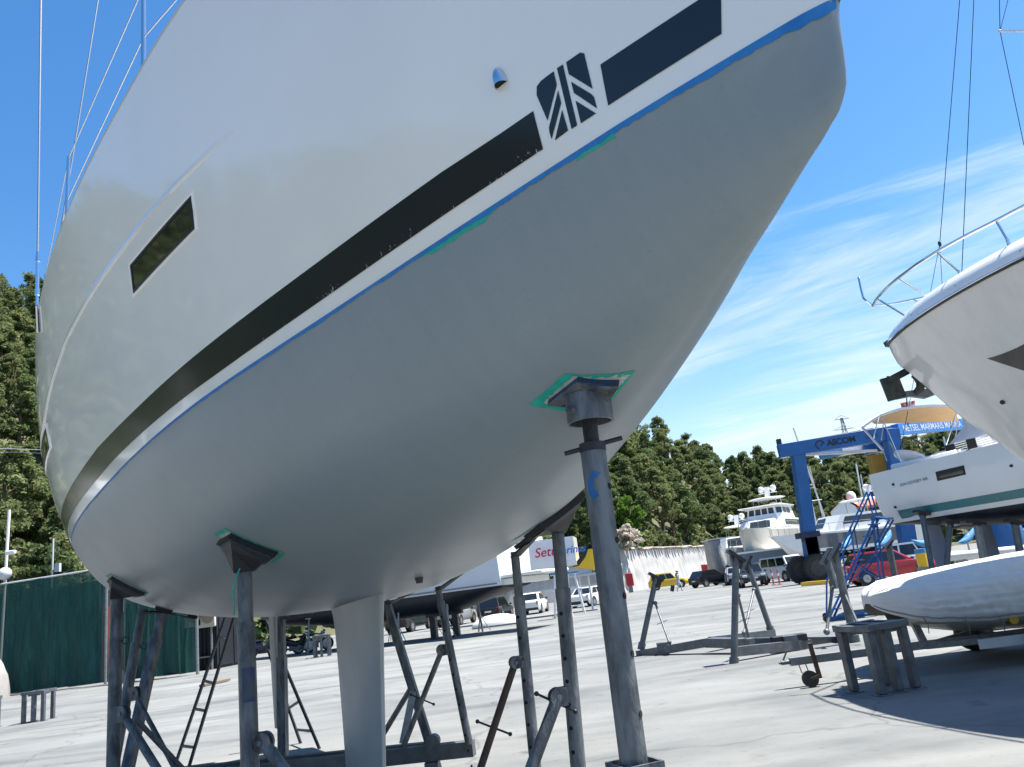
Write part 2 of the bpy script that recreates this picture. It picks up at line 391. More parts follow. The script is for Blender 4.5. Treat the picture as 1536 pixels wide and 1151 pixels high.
def gelcoat():
    m, nt, b = newmat('grey_white_gelcoat'); N = nt.nodes; L = nt.links
    tc = N.new('ShaderNodeTexCoord')
    n = N.new('ShaderNodeTexNoise'); n.inputs['Scale'].default_value = 1.1; n.inputs['Detail'].default_value = 7; n.inputs['Roughness'].default_value = .6; L.new(tc.outputs['Object'], n.inputs['Vector'])
    r = N.new('ShaderNodeValToRGB'); r.color_ramp.elements[0].position = .3; r.color_ramp.elements[1].position = .7
    r.color_ramp.elements[0].color = (.79, .79, .765, 1); r.color_ramp.elements[1].color = (.84, .84, .82, 1)
    L.new(n.outputs['Fac'], r.inputs[0]); L.new(r.outputs[0], b.inputs['Base Color'])
    mr = N.new('ShaderNodeMapRange'); mr.inputs[3].default_value = .07; mr.inputs[4].default_value = .15; L.new(n.outputs['Fac'], mr.inputs[0]); L.new(mr.outputs[0], b.inputs['Roughness'])
    b.inputs['Specular IOR Level'].default_value = .5; b.inputs['Coat Weight'].default_value = .35; b.inputs['Coat Roughness'].default_value = .03
    n2 = N.new('ShaderNodeTexNoise'); n2.inputs['Scale'].default_value = 1.6; n2.inputs['Detail'].default_value = 1.5
    mp = N.new('ShaderNodeMapping'); mp.inputs['Scale'].default_value = (.6, 1, 1.6); L.new(tc.outputs['Object'], mp.inputs[0]); L.new(mp.outputs[0], n2.inputs['Vector'])
    bp = N.new('ShaderNodeBump'); bp.inputs['Strength'].default_value = .12; bp.inputs['Distance'].default_value = .012
    L.new(n2.outputs['Fac'], bp.inputs['Height']); L.new(bp.outputs[0], b.inputs['Normal'])
    return m
def primer():
    m, nt, b = newmat('grey_antifouling_primer'); N = nt.nodes; L = nt.links
    tc = N.new('ShaderNodeTexCoord')
    def nz(sc, det, scale=(1, 1, 1), rot=(0, 0, 0), ro=.6):
        mp = N.new('ShaderNodeMapping'); mp.inputs['Scale'].default_value = scale; mp.inputs['Rotation'].default_value = rot; L.new(tc.outputs['Object'], mp.inputs[0])
        n = N.new('ShaderNodeTexNoise'); n.inputs['Scale'].default_value = sc; n.inputs['Detail'].default_value = det; n.inputs['Roughness'].default_value = ro; L.new(mp.outputs[0], n.inputs['Vector']); return n.outputs['Fac']
    def ramp(src, a, ca, c, cc):
        r = N.new('ShaderNodeValToRGB'); r.color_ramp.elements[0].position = a; r.color_ramp.elements[1].position = c; r.color_ramp.elements[0].color = lin(ca); r.color_ramp.elements[1].color = lin(cc); L.new(src, r.inputs[0]); return r.outputs[0]
    def mul(a, c):
        x = N.new('ShaderNodeMix'); x.data_type = 'RGBA'; x.blend_type = 'MULTIPLY'; x.inputs[0].default_value = 1; L.new(a, x.inputs[6]); L.new(c, x.inputs[7]); return x.outputs[2]
    c = ramp(nz(1.3, 5), .3, (.226, .274, .300), .72, (.240, .287, .312))
    c = mul(c, ramp(nz(.9, 5, (1, 6, 6), (0, R(35), R(20)), .7), .58, (1, 1, 1), .72, (1.06, 1.055, 1.05)))
    c = mul(c, ramp(nz(3.2, 4, (7, .5, .5), (0, 0, R(8)), .6), .35, (.98, .98, .98), .62, (1.01, 1.01, 1.01)))      # roller passes
    c = mul(c, ramp(nz(60, 2), .25, (.93, .93, .93), .4, (1, 1, 1)))
    L.new(c, b.inputs['Base Color'])
    mr = N.new('ShaderNodeMapRange'); mr.inputs[3].default_value = .30; mr.inputs[4].default_value = .48; L.new(nz(2.5, 5), mr.inputs[0]); L.new(mr.outputs[0], b.inputs['Roughness'])
    b.inputs['Specular IOR Level'].default_value = .45
    bp = N.new('ShaderNodeBump'); bp.inputs['Strength'].default_value = .12; bp.inputs['Distance'].default_value = .004; L.new(nz(45, 3), bp.inputs['Height']); L.new(bp.outputs[0], b.inputs['Normal'])
    return m
M_GEL = gelcoat(); M_PRIM = primer()
def stripe_mat():
    m, nt, b = newmat('scuffed_dark_stripe'); N = nt.nodes; L = nt.links
    tc = N.new('ShaderNodeTexCoord'); sp = N.new('ShaderNodeSeparateXYZ'); L.new(tc.outputs['Object'], sp.inputs[0])
    mp = N.new('ShaderNodeMapping'); mp.inputs['Scale'].default_value = (1, 1, .5); mp.inputs['Rotation'].default_value = (0, R(25), 0); L.new(tc.outputs['Object'], mp.inputs[0])
    n = N.new('ShaderNodeTexNoise'); n.inputs['Scale'].default_value = 75; n.inputs['Detail'].default_value = 6; n.inputs['Roughness'].default_value = .75; L.new(mp.outputs[0], n.inputs['Vector'])
    n0 = N.new('ShaderNodeTexNoise'); n0.inputs['Scale'].default_value = 6; L.new(tc.outputs['Object'], n0.inputs['Vector'])
    h = N.new('ShaderNodeMapRange'); L.new(sp.outputs[2], h.inputs[0])
    for k, q in enumerate((2.655, 2.76, .13, -.12)): h.inputs[1 + k].default_value = q
    tt = N.new('ShaderNodeMapRange'); tt.interpolation_type = 'SMOOTHSTEP'; L.new(sp.outputs[0], tt.inputs[0])      # scuffs where fenders rubbed
    for k, q in enumerate((3.2, 1.4, -.16, .02)): tt.inputs[1 + k].default_value = q
    def add(a, c):
        x = N.new('ShaderNodeMath'); x.operation = 'ADD'
        L.new(a, x.inputs[0])
        if isinstance(c, float): x.inputs[1].default_value = c
        else: L.new(c, x.inputs[1])
        return x.outputs[0]
    m2 = N.new('ShaderNodeMath'); m2.operation = 'MULTIPLY'; m2.inputs[1].default_value = .35; L.new(n0.outputs['Fac'], m2.inputs[0])
    s = add(add(add(n.outputs['Fac'], h.outputs[0]), tt.outputs[0]), m2.outputs[0])
    r = N.new('ShaderNodeValToRGB'); r.color_ramp.elements[0].position = .925; r.color_ramp.elements[1].position = .955
    r.color_ramp.elements[0].color = (.016, .021, .026, 1); r.color_ramp.elements[1].color = (.5, .5, .49, 1)
    L.new(s, r.inputs[0]); L.new(r.outputs[0], b.inputs['Base Color']); b.inputs['Roughness'].default_value = .16; b.inputs['Specular IOR Level'].default_value = .35
    return m
M_STRIPE = stripe_mat()
M_STRIPE2 = mat('dark_vinyl', (.016, .022, .030), .16, 0, var=.15, sc=4, rvar=.04)

yacht = thing('sailing_yacht', 'large white sailing yacht with grey underbody, dark stripe and emblem, hauled out in the foreground', 'sailboat', M=HM)
TT = np.concatenate([-.02 + np.linspace(0, 1, 56)[:-1]**2.1 * 1.52, np.linspace(1.5, LOA, 60)])
S1 = np.linspace(0, 1, 30); S2 = np.linspace(0, 1, 22)
def rows(under, sg):
    T, b, z = hull_sec(TT, S1 if under else S2, under)
    return [[V((T[i, k], sg * b[i, k], z[i, k])) for k in range(b.shape[1])] for i in range(len(TT))]
m = MB()
for sg in (1, -1): m.grid(rows(True, sg), flip=sg < 0)
last = rows(True, 1)[-1]; m.poly([V((p.x, p.y, p.z)) for p in last] + [V((p.x, -p.y, p.z)) for p in last[::-1][:-1]])
m.build('underbody', M_PRIM, yacht, local=True, weld=2e-4, smooth=50)
m = MB()
for sg in (1, -1): m.grid(rows(False, sg), flip=sg < 0)
a = rows(False, 1)[0]; m.grid([[V((p.x, p.y, p.z)) for p in a], [V((p.x, -p.y, p.z)) for p in a]])
last = rows(False, 1)[-1]; m.poly([V((p.x, p.y, p.z)) for p in last] + [V((p.x, -p.y, p.z)) for p in last[::-1]])
m.build('topsides', M_GEL, yacht, local=True, weld=2e-4, smooth=50)
m = MB(); ed = [r[-1] for r in rows(False, 1)]
m.grid([[V((p.x, -p.y + .01, p.z - .012)), V((p.x, 0, p.z + .05)), V((p.x, p.y - .01, p.z - .012))] for p in ed])
m.build('deck', M_WHITE2, yacht, local=True, fix=False)
m = MB()
for sg in (1, -1): m.path([V((p.x, sg * (p.y - .02), p.z + .018)) for p in ed[6:]], .02, 8)
m.build('toe_rail', M_LGREY, yacht, local=True)
cb_ = MB(); cb_.grid([[V((t, s_ * w_, 4.02 + h_)) for s_, w_, h_ in ((-1, .95 * k, .0), (-1, .8 * k, .32), (0, 0, .4), (1, .8 * k, .32), (1, .95 * k, .0))] for t, k in ((3.2, .5), (4.0, .9), (6.2, 1.0), (7.4, .95))])
cb_.build('coachroof', M_WHITE, yacht, local=True, fix=False)
# dark stripe: two lengths each side, 2 mm proud
def band(m, z0, z1, ts, off, n=4, sg=1):
    m.grid([[side_pt(t, lerp(z0(t) if callable(z0) else z0, z1(t) if callable(z1) else z1, k / n), off, sg) for k in range(n + 1)] for t in ts], flip=sg < 0)
ztop = lambda t: interp([0, .8, 2, 3.4, 4.3, 6, 11], [2.773, 2.765, 2.778, 2.790, 2.808, 2.772, 2.77], t)
zbot = lambda t: interp([0, .8, 2.5, 4, 6, 11], [2.662, 2.655, 2.650, 2.670, 2.662, 2.66], t)
def slant(t0, t1, n, d0, d1):        # ends cut on a slant: (t at top, t at bottom)
    return [[(lerp(t0[0], t1[0], i / n) * (k / 4) + lerp(t0[1], t1[1], i / n) * (1 - k / 4), k / 4) for k in range(5)] for i in range(n + 1)]
def stripe(t0, t1, n, m, sg):
    rr = []
    for row in slant(t0, t1, n, 0, 0): rr.append([side_pt(t, lerp(zbot(t), ztop(t), k), .002, sg) for t, k in row])
    m.grid(rr, flip=sg < 0)
m = MB()
for sg in (1, -1): m = MB(); stripe((.678, .691), (10.55, 10.55), 90, m, sg); m.build('dark_stripe', M_STRIPE, yacht, local=True, fix=False)
m = MB()
for sg in (1, -1): m = MB(); stripe((.165, .197), (.469, .486), 10, m, sg); m.build('dark_stripe', M_STRIPE2, yacht, local=True, fix=False)
# emblem: seven cut vinyl pieces
EM = [[(.6535, 2.800), (.645, 2.822), (.629, 2.829), (.588, 2.831), (.592, 2.792), (.65, 2.718)], [(.577, 2.833), (.559, 2.832), (.579, 2.659), (.597, 2.659)],
      [(.549, 2.832), (.507, 2.832), (.498, 2.823), (.508, 2.722), (.553, 2.798)], [(.594, 2.776), (.598, 2.739), (.658, 2.666), (.657, 2.685), (.653, 2.699)],
      [(.602, 2.721), (.607, 2.661), (.651, 2.658)], [(.554, 2.775), (.516, 2.712), (.512, 2.700), (.515, 2.668), (.557, 2.743)], [(.56, 2.721), (.522, 2.658), (.568, 2.658)]]
m = MB()
for pl in EM:
    c = (sum(p[0] for p in pl) / len(pl), sum(p[1] for p in pl) / len(pl)); n = len(pl)
    pts = [side_pt(p[0], p[1], .002) for p in pl]
    for k in range(n): m.add([side_pt(c[0], c[1], .002), pts[k], pts[(k + 1) % n]], [[0, 1, 2]])
m.build('emblem', M_STRIPE2, yacht, local=True, fix=False, smooth=0)
# masking tape line left along the waterline, torn lower edge; green under-tape shows below it in places
M_TAPE = mat('blue_masking_tape', (.006, .15, .47), .55, 0, var=.25, sc=14, c2=(.02, .21, .56))
M_GTAPE = mat('green_masking_tape', (.0, .33, .25), .6, 0, var=.3, sc=30, c2=(.02, .42, .32))
def tape(ts, w, rag, off, mt, name, seed):
    m = MB(); rr = []
    for t in ts:
        nzv = noise.noise(V((t * 9, seed, 0))) * .6 + noise.noise(V((t * 34, seed + 3, 0))) * .5
        wd = max(w(t) * (1 + .45 * nzv) + rag * noise.noise(V((t * 90, seed, 5))), .002)
        a = under_z(t, ZW - .0005, off); b = under_z(t, ZW - wd, off); rr.append([a, (a + b) / 2, b])
    m.grid(rr); return m.build(name, mt, yacht, local=True, fix=False)
ts = list(np.linspace(-.012, 1.6, 260)) + list(np.linspace(1.605, 6.5, 330))
wt = lambda t: interp([0, .12, .25, .45, .7, 1.0, 1.4, 2.2, 3, 4, 7], [.024, .021, .018, .015, .015, .013, .012, .013, .010, .011, .010], t)
tape(ts, wt, .003, .0022, M_TAPE, 'masking_tape', 1.3)
tape(list(np.linspace(.50, .62, 30)), lambda t: .0235, .003, .0012, M_GTAPE, 'tape_residue', 7.7)
tape(list(np.linspace(.88, 1.22, 60)), lambda t: .0265 * min(1, (t - .84) * 9, (1.28 - t) * 9), .004, .0012, M_GTAPE, 'tape_residue', 4.1)
# hull windows
def hull_window(c, rim, name='window'):
    m = MB(); n = 16
    def Q(u, v): return (lerp(lerp(c[0][0], c[1][0], u), lerp(c[3][0], c[2][0], u), v), lerp(lerp(c[0][1], c[1][1], u), lerp(c[3][1], c[2][1], u), v))
    m.grid([[side_pt(*Q(u / n, v / 4), .003) for v in range(5)] for u in range(n + 1)])
    f = m.build(name, M_GLASS, yacht, local=True, fix=False)
    m = MB(); lp = [(u / n, 0) for u in range(n + 1)] + [(1, v / 4) for v in range(1, 5)] + [(1 - u / n, 1) for u in range(1, n + 1)] + [(0, 1 - v / 4) for v in range(1, 5)]
    ins = lambda u, v: (.022 + u * .956, .10 + v * .80)
    m.grid([[side_pt(*Q(u, v), .0035) for u, v in lp], [side_pt(*Q(*ins(u, v)), .0075) for u, v in lp], [side_pt(*Q(.006 + ins(u, v)[0] * .988, .02 + ins(u, v)[1] * .96), .0038) for u, v in lp]]); m.build('gasket', M_RUBBER, f, local=True, fix=False)
    m = MB(); loop = [Q(u / n, -.0) for u in range(n + 1)] + [Q(1, v / 4) for v in range(1, 5)] + [Q(1 - u / n, 1) for u in range(1, n + 1)] + [Q(0, 1 - v / 4) for v in range(1, 4)]
    cc = Q(.5, .5); a = []; b2 = []; c2_ = []
    for t, z in loop:
        dt, dz = t - cc[0], z - cc[1]; st = 1 if dt > 0 else -1; sz = 1 if dz > 0 else -1
        a.append(side_pt(t, z, .004)); b2.append(side_pt(t + st * rim * .5, z + sz * rim * .5, .008)); c2_.append(side_pt(t + st * rim * 1.3, z + sz * rim, .0))
    m.grid([a + a[:1], b2 + b2[:1], c2_ + c2_[:1]]); m.build('window_frame', M_GEL, f, local=True, fix=False)
hull_window([(3.014, 3.408), (2.257, 3.379), (2.313, 3.247), (3.07, 3.278)], .014)
hull_window([(6.35, 3.30), (5.45, 3.29), (5.52, 3.15), (6.42, 3.16)], .02)
# styling crease running aft from the window
m = MB(); ct = list(np.linspace(1.85, 9.5, 80)); cz = lambda t: interp([1.85, 2.0, 2.27, 2.62, 3.08, 3.67, 4.32, 4.9, 5.58, 7, 9.5], [3.43, 3.444, 3.466, 3.492, 3.510, 3.520, 3.505, 3.44, 3.33, 3.28, 3.25], t); am = lambda t: min(1, (t - 1.84) / .6)
m.grid([[side_pt(t, cz(t) + .03, -.001), side_pt(t, cz(t) + .012, .008 * am(t)), side_pt(t, cz(t) + .002, .009 * am(t)), side_pt(t, cz(t) - .004, -.001)] for t in ct])
m.build('styling_crease', M_GEL, yacht, local=True, fix=False, smooth=60)
# chrome clam shell vent
p = side_pt(.735, 2.885, 0); q = side_pt(.735, 2.955, 0); axu = (q - p).normalized(); ax_n = (side_pt(.735, 2.92, 1) - side_pt(.735, 2.92, 0)).normalized(); ax_t = axu.cross(ax_n)
m = MB(); rr = []
for i in range(11):
    v = i / 10; wv_ = .021 * math.sqrt(max(1 - v**2.6, 0)); hv = .030 * math.sqrt(max(1 - v**2, 0)) + .001
    rr.append([p + axu * (v * .058) + ax_t * (wv_ * math.cos(PI * k / 12)) + ax_n * (hv * math.sin(PI * k / 12)) for k in range(13)])
m.grid(rr); m.mi = 1; m.poly([p + axu * .004 + ax_t * (.018 * math.cos(PI * k / 12)) + ax_n * (.026 * math.sin(PI * k / 12)) for k in range(13)])
m.build('clam_shell_vent', [M_CHROME, M_HOLE], yacht, local=True, fix=False, smooth=60)
# keel fin and rudder
M_FIN = mat('pale_grey_primer', (.315, .36, .385), .42, 0, var=.10, sc=2.2)
def foil(x0, c, th, z, n=14, nose=.3):
    top = [(x0 + c * (1 - math.cos(PI * k / n)) / 2, th / 2 * (1.5 * math.sqrt(max((1 - math.cos(PI * k / n)) / 2, 0)) * (1 - (1 - math.cos(PI * k / n)) / 2) * 1.7)) for k in range(n + 1)]
    return [V((x, y, z)) for x, y in top] + [V((x, -y, z)) for x, y in top[::-1][1:-1]]
m = MB(); rr = []
for z, x0, c, th in ((1.86, 4.06, 1.66, .26), (1.78, 4.08, 1.56, .215), (1.70, 4.11, 1.46, .185), (1.58, 4.15, 1.37, .168), (1.3, 4.23, 1.27, .155), (.9, 4.33, 1.15, .145), (.45, 4.46, 1.02, .14)): rr.append(foil(x0, c, th, z))
m.grid(rr, wrap=True); m.build('keel_fin', M_FIN, yacht, local=True, smooth=60)
m = MB(); rr = []
for z, hw in ((.46, .085), (.40, .19), (.28, .24), (.20, .2), (.17, .05)):
    rr.append([V((5.05 + 1.15 * math.cos(2 * PI * k / 20), hw * math.sin(2 * PI * k / 20), z)) for k in range(20)])
m.grid(rr, wrap=True); m.poly(rr[-1]); m.poly(rr[0]); m.build('keel_bulb', M_FIN, yacht, local=True, smooth=50)
m = MB(); m.grid([foil(8.75, .56, .10, 2.02), foil(8.80, .52, .09, 1.7), foil(8.86, .44, .075, 1.2), foil(8.98, .28, .045, .68)], wrap=True); m.poly(foil(8.98, .28, .045, .68)); m.build('rudder', M_FIN, yacht, local=True, smooth=60)
m = MB(); m.tube(under_pt(3.35, -.03, -.02), under_pt(3.35, -.03, .03), .03, .018); m.build('transducer', M_BLACK, yacht, local=True)
# stanchions, guard wires, shroud with turnbuckle
sts = [(2.5, 1.5), (3.98, 1.5), (5.6, 1.5), (7.3, 1.5), (9., 1.5)]
tops = []
for t, _ in sts:
    for sg in (1, -1):
        e = side_pt(t, float(hull_at(t)[7][0]) - .004, 0, sg); e = V((e.x, e.y - sg * .05, e.z))
        m = MB(); m.tube(e, e + V((0, 0, .62)), .0125, .011, n=10); m.lathe(e, [(.03, -.01), (.03, .012), (.018, .05), (.013, .055)], 10); m.build('stanchion', M_CHROME, yacht, local=True)
        tops.append((sg, e))
for sg in (1, -1):
    for h in (.30, .61):
        pts = [e + V((0, 0, h)) for s_, e in tops if s_ == sg]
        pts = [V((.12, sg * .1, 4.22 + h))] + pts
        m = MB(); m.path(pts, .0035, 6); m.build('guard_wire', M_WIRE, yacht, local=True)
pr_ = MB(); pr_.path([V((.9, .58, 4.2)), V((.55, .45, 4.75)), V((.1, .08, 4.83)), V((.1, -.08, 4.83)), V((.55, -.45, 4.75)), V((.9, -.58, 4.2))], .0125, 10); pr_.build('bow_rail', M_CHROME, yacht, local=True)
mt_ = MB(); mt_.tube(V((4.6, 0, 4.2)), V((4.9, 0, 19)), .10, .08, n=14); mt_.build('mast', M_LGREY, yacht, local=True)
for sg in (1, -1):
    base = side_pt(5.03, 3.86, .008, sg); topc = side_pt(4.93, 3.99, .010, sg)
    m = MB(); m.beam(base, topc + V((0, 0, .03)), .045, .010, up=V((0, sg, .2))); m.build('chainplate', M_CHROME, yacht, local=True)
    e = topc + V((0, 0, .03)); mt = HM.inverted() @ at(62, -40, (HM @ e).y + .02); mt = V((mt.x, sg * mt.y, mt.z)); mt = e + (mt - e) * 3; d = (mt - e).normalized()
    m = MB(); m.tube(e, e + d * .10, .010); m.tube(e + d * .08, e + d * .13, .016); m.tube(e + d * .13, e + d * .34, .013); m.tube(e + d * .34, e + d * .42, .017, .010); m.build('turnbuckle', M_CHROME, yacht, local=True)
    m = MB(); m.tube(e + d * .4, mt, .0075, n=8); m.build('shroud', M_WIRE, yacht, local=True)
    e2 = HM.inverted() @ at(88, 318, (HM @ V((4.2, 1.7, 4.05))).y); q2 = HM.inverted() @ at(146, -20, (HM @ V((4.2, 1.7, 4.05))).y + .1); q2 = e2 + (q2 - e2) * 3; m = MB(); m.tube(V((e2.x, sg * e2.y, e2.z)) - V((0, 0, .3)), V((q2.x, sg * q2.y, q2.z)), .005, n=8); m.build('shroud', M_WIRE, yacht, local=True)
m = MB(); m.tube(V((.15, 0, 4.25)), V((4.85, 0, 18.6)), .022, n=8); m.build('forestay', M_WIRE, yacht, local=True)

# bare white patches with torn green tape round the pads
M_BARE = mat('bare_scraped_patch', (.50, .49, .46), .75, 0, var=.3, sc=40, bump=.3)
def patch(quad, inner, name_seed, n=14):
    def bil(q, u, v): return (lerp(lerp(q[0][0], q[1][0], u), lerp(q[3][0], q[2][0], u), v), lerp(lerp(q[0][1], q[1][1], u), lerp(q[3][1], q[2][1], u), v))
    def fill(q, off, mt, nm, rag, seed):
        m = MB(); rr = []
        for i in range(n * 2 + 1):
            row = []
            for k in range(n * 2 + 1):
                u, v = i / n / 2, k / n / 2
                ed = (1 if i in (0, 2 * n) or k in (0, 2 * n) else 0); jit = rag * ed
                t, b = bil(q, u + jit * noise.noise(V((i * 1.7, k * 1.9, seed))), v + jit * noise.noise(V((i * 1.3, k * 2.1, seed + 9))))
                row.append(under_pt(t, b, off))
            rr.append(row)
        m.grid(rr); m.build(nm, mt, yacht, local=True, fix=False)
    fill(quad, .0015, M_GTAPE, 'tape_patch', .03, name_seed); fill(inner, .0025, M_BARE, 'bare_patch', .10, name_seed + 2)
def shrink(q, f, sh=(0, 0)):
    c = (sum(p[0] for p in q) / 4, sum(p[1] for p in q) / 4); return [(lerp(c[0], p[0], f) + sh[0], lerp(c[1], p[1], f) + sh[1]) for p in q]
QB = [(1.206, .241), (1.02, .203), (.876, .055), (1.074, .057)]
patch(QB, [(1.165, .215), (1.010, .184), (.897, .062), (1.055, .070)], 1.)
QM = [(3.463, 1.018), (3.295, .974), (3.168, .704), (3.40, .73)]
patch(QM, shrink(QM, .86), 5.)
QA = [(6.50, 1.66), (6.08, 1.60), (5.98, 1.33), (6.45, 1.36)]
patch(QA, shrink(QA, .88), 8.)
QP = [(2.72, -.33), (2.46, -.33), (2.40, -.62), (2.70, -.62)]
patch(QP, shrink(QP, .85), 3.)
# ================================================================= steel cradle that holds the foreground yacht
M_PADB = mat('blue_painted_pad', (.012, .045, .14), .5, 0, sc=30, c2=(.03, .035, .04), bump=.4, lo=.45, hi=.62)
M_POST = mat('weathered_galvanised_post', (.165, .182, .195), .5, .3, sc=16, c2=(.06, .07, .08), bump=.5, bsc=90, stretch=(1, 1, .3), det=9., lo=.40, hi=.62)
M_POSTB = mat('blue_paint_smear', (.015, .13, .36), .5, 0, var=.4, sc=20)
cradle = thing('boat_cradle', 'dark steel cradle with padded posts and braces propping up the foreground yacht', 'boat cradle', (BOW + hu * 5).xy.to_3d())
def onhull(t, b, off): return HM @ under_pt(t, b, off)
def post(top, bot, wt, wb, joint=None, quad=None, square=False, lug=None, holes=0, ring=None, hx=0., mt=M_POST, pad_t=.028, foot=.0, gusset=True, padmat=M_RUBBER):
    """top / bot: axis end points; wt / wb tube widths in metres; joint: fraction where the inner tube enters the outer one"""
    d = (bot - top); L_ = d.length; d.normalize()
    if foot is not None:                                        # carry on down to the cradle frame
        bot2 = top + d * ((top.z - foot) / -d.z)
    else: bot2 = bot
    j = top + (bot - top) * joint if joint is not None else top
    m = MB()
    def tube(m, a, b, w):
        if square: m.beam(a, b, w * .84, w * .84, up=(.1, 1, 0))
        else: m.tube(a, b, w / 2, n=20)
    tube(m, j, bot2, wb)
    if joint is not None and not square: m.tube(j, j + d * .05, wb / 2 * 1.04, n=20)
    if holes:
        m.mi = 1; side = d.cross(V((0, 1, 0))).normalized(); vw = (CAM - bot); vw = (vw - d * vw.dot(d)).normalized(); s2 = d.cross(vw).normalized()
        for k in range(26):
            c = j + d * (.12 + k * holes)
            if c.z < .2: break
            dirn = (vw * math.cos(hx) + s2 * math.sin(hx)).normalized(); c = c + dirn * (wb / 2 - .004)
            m.tube(c, c + dirn * .0055, .0095, n=12)
        m.mi = 0
    o = m.build('support_post', [mt, M_HOLE], cradle)
    if joint is not None:
        m = MB(); tube(m, top, j + d * .12, wt); m.build('inner_tube', mt, o)
    if lug:
        f, sx_, r_, dy = lug; c = top + (bot - top) * f; sd_ = V((sx_, dy, 0)).normalized(); fw = sd_.cross(UP)
        m = MB(); e = c + sd_ * (wb / 2 + r_ * .8)
        for k in (-1, 1):
            a = e + fw * (k * .018)
            m.tube(a - fw * .007, a + fw * .007, r_, n=20); m.box((c + e) / 2 + fw * (k * .018), (0.001, .001, .001)); m.beam(c + fw * (k * .018), e + fw * (k * .018), .014, r_ * 1.9, up=UP)
        m.tube(e - fw * .035, e + fw * .035, r_ * .3, n=10); m.build('lug', mt, o)
        LUGS.append(e)
    if ring is not None:
        c = top + (bot - top) * ring; e = c + V((1, -.3, 0)).normalized() * (wb / 2 + .012)
        m = MB(); m.path([e + V((.026 + .026 * math.cos(a), 0, .026 * math.sin(a))) for a in [2 * PI * k / 18 for k in range(18)]], .0045, 8, closed=True); m.tube(c, e + V((.004, 0, 0)), .006, n=8)
        m.build('ring_pin', M_DARK, o)
    if quad:
        hi = [onhull(t, b, .0035) for t, b in quad]; n_ = (hi[1] - hi[0]).cross(hi[3] - hi[0]).normalized()
        if n_.z > 0: n_ = -n_
        rows_t = []; N_ = 6
        m = MB()
        def bil(u, v): return (lerp(lerp(quad[0][0], quad[1][0], u), lerp(quad[3][0], quad[2][0], u), v), lerp(lerp(quad[0][1], quad[1][1], u), lerp(quad[3][1], quad[2][1], u), v))
        T_ = [[onhull(*bil(i / N_, k / N_), .0035) for k in range(N_ + 1)] for i in range(N_ + 1)]
        B_ = [[p + n_ * pad_t for p in r] for r in T_]
        m.grid(T_); m.grid(B_); per = [(i, 0) for i in range(N_)] + [(N_, k) for k in range(N_)] + [(N_ - i, N_) for i in range(N_)] + [(0, N_ - k) for k in range(N_)]
        m.grid([[T_[i][k] for i, k in per], [B_[i][k] for i, k in per]], wrap=True)
        m.build('pad', padmat, o, weld=1e-4)
        if gusset:
            cs = [B_[0][0], B_[N_][0], B_[N_][N_], B_[0][N_]]; ce = sum(cs, V()) / 4
            q1 = [ce + (p - ce) * .86 for p in cs]; q2 = []
            for p in q1:
                h = V((p.x - ce.x, p.y - ce.y, 0)); q2.append(top + d * .03 + h.normalized() * min(wt * .85, h.length))
            m = MB(); mid = [lerp(a, b, .35) for a, b in zip(q1, q2)]; m.grid([[p + V((0, 0, .001)) for p in q1], [p - V((0, 0, .012)) for p in q1], mid, q2], wrap=True); m.poly(q2); m.poly(q1)
            m.build('pad_bracket', M_DARK if padmat is M_RUBBER else mt, o, smooth=0)
    return o
LUGS = []
def W_(px_w, p): return px_w * dep(p) / FPX
def P_(px, py, y): return at(px, py, y)
# forward starboard post, nearest to the camera: cup head on a screw with a tommy bar
yb = 2.27; t1, b1 = P_(889, 672, yb), P_(949, 1130, yb)
quad1 = [(1.139, .206), (.999, .173), (.93, .078), (1.035, .080)]
p1 = post(t1, b1, W_(38.5, t1), W_(38.5, t1), None, quad1, holes=.155, hx=-1.15, gusset=False, padmat=M_PADB, pad_t=.024)
ax = (b1 - t1).normalized(); cen = sum([onhull(t, b, .027) for t, b in quad1], V()) / 4
cupb = P_(886, 634, yb); cupt = cupb - ax * ((cen.z - cupb.z) / -ax.z * -1) if False else cupb - ax * .085
m = MB(); m.pipe(cupb, cupt, .0695, .062, 32); m.mi = 0
q1 = [onhull(t, b, .026) for t, b in quad1]; ce = sum(q1, V()) / 4
fl = [ce + (p - ce) * .97 for p in q1]; rg = m.ring(cupt, ax, .0695, 4, PI / 4 + .9)
m.grid([[p for p in fl], [p - V((0, 0, .006)) for p in fl]], wrap=True); m.poly([p - V((0, 0, .006)) for p in fl])
m.tube(cupt + ax * .01, cen + V((0, 0, .0)), .067, .06, n=32)
fwc = ax.cross(V((0, 1, 0))).normalized(); tt_ = (V((-.75, -.66, 0))).normalized(); cc = cupb - ax * .035
for sgn in (1, -1): m.tube(cc + tt_ * sgn * .060, cc + tt_ * sgn * .085, .013, n=12); m.tube(cc + tt_ * sgn * .085, cc + tt_ * sgn * .092, .009, n=6)
m.build('pad_cup', M_POST, p1)
m = MB(); m.tube(cupb - ax * .06, t1 + ax * .03, .0205, n=20)
for k in range(14): m.tube(t1 - ax * (.004 + k * .0052), t1 - ax * (.0066 + k * .0052), .0232, .0232, n=20)
m.build('screw', M_DARK, p1)
m = MB(); m.tube(t1 - ax * .014, t1 + ax * .012, W_(40, t1) / 2, n=20)
c_ = P_(889, 669, yb); m.tube(c_ + (P_(847, 681, yb) - c_) , c_ + (P_(933, 657, yb) - c_), .0072, n=12)
m.build('tommy_bar', M_DARK, p1)
m = MB(); vw = (CAM - t1); vw = (vw - ax * vw.dot(ax)).normalized(); s2 = ax.cross(vw)
rw = W_(38.5, t1) / 2
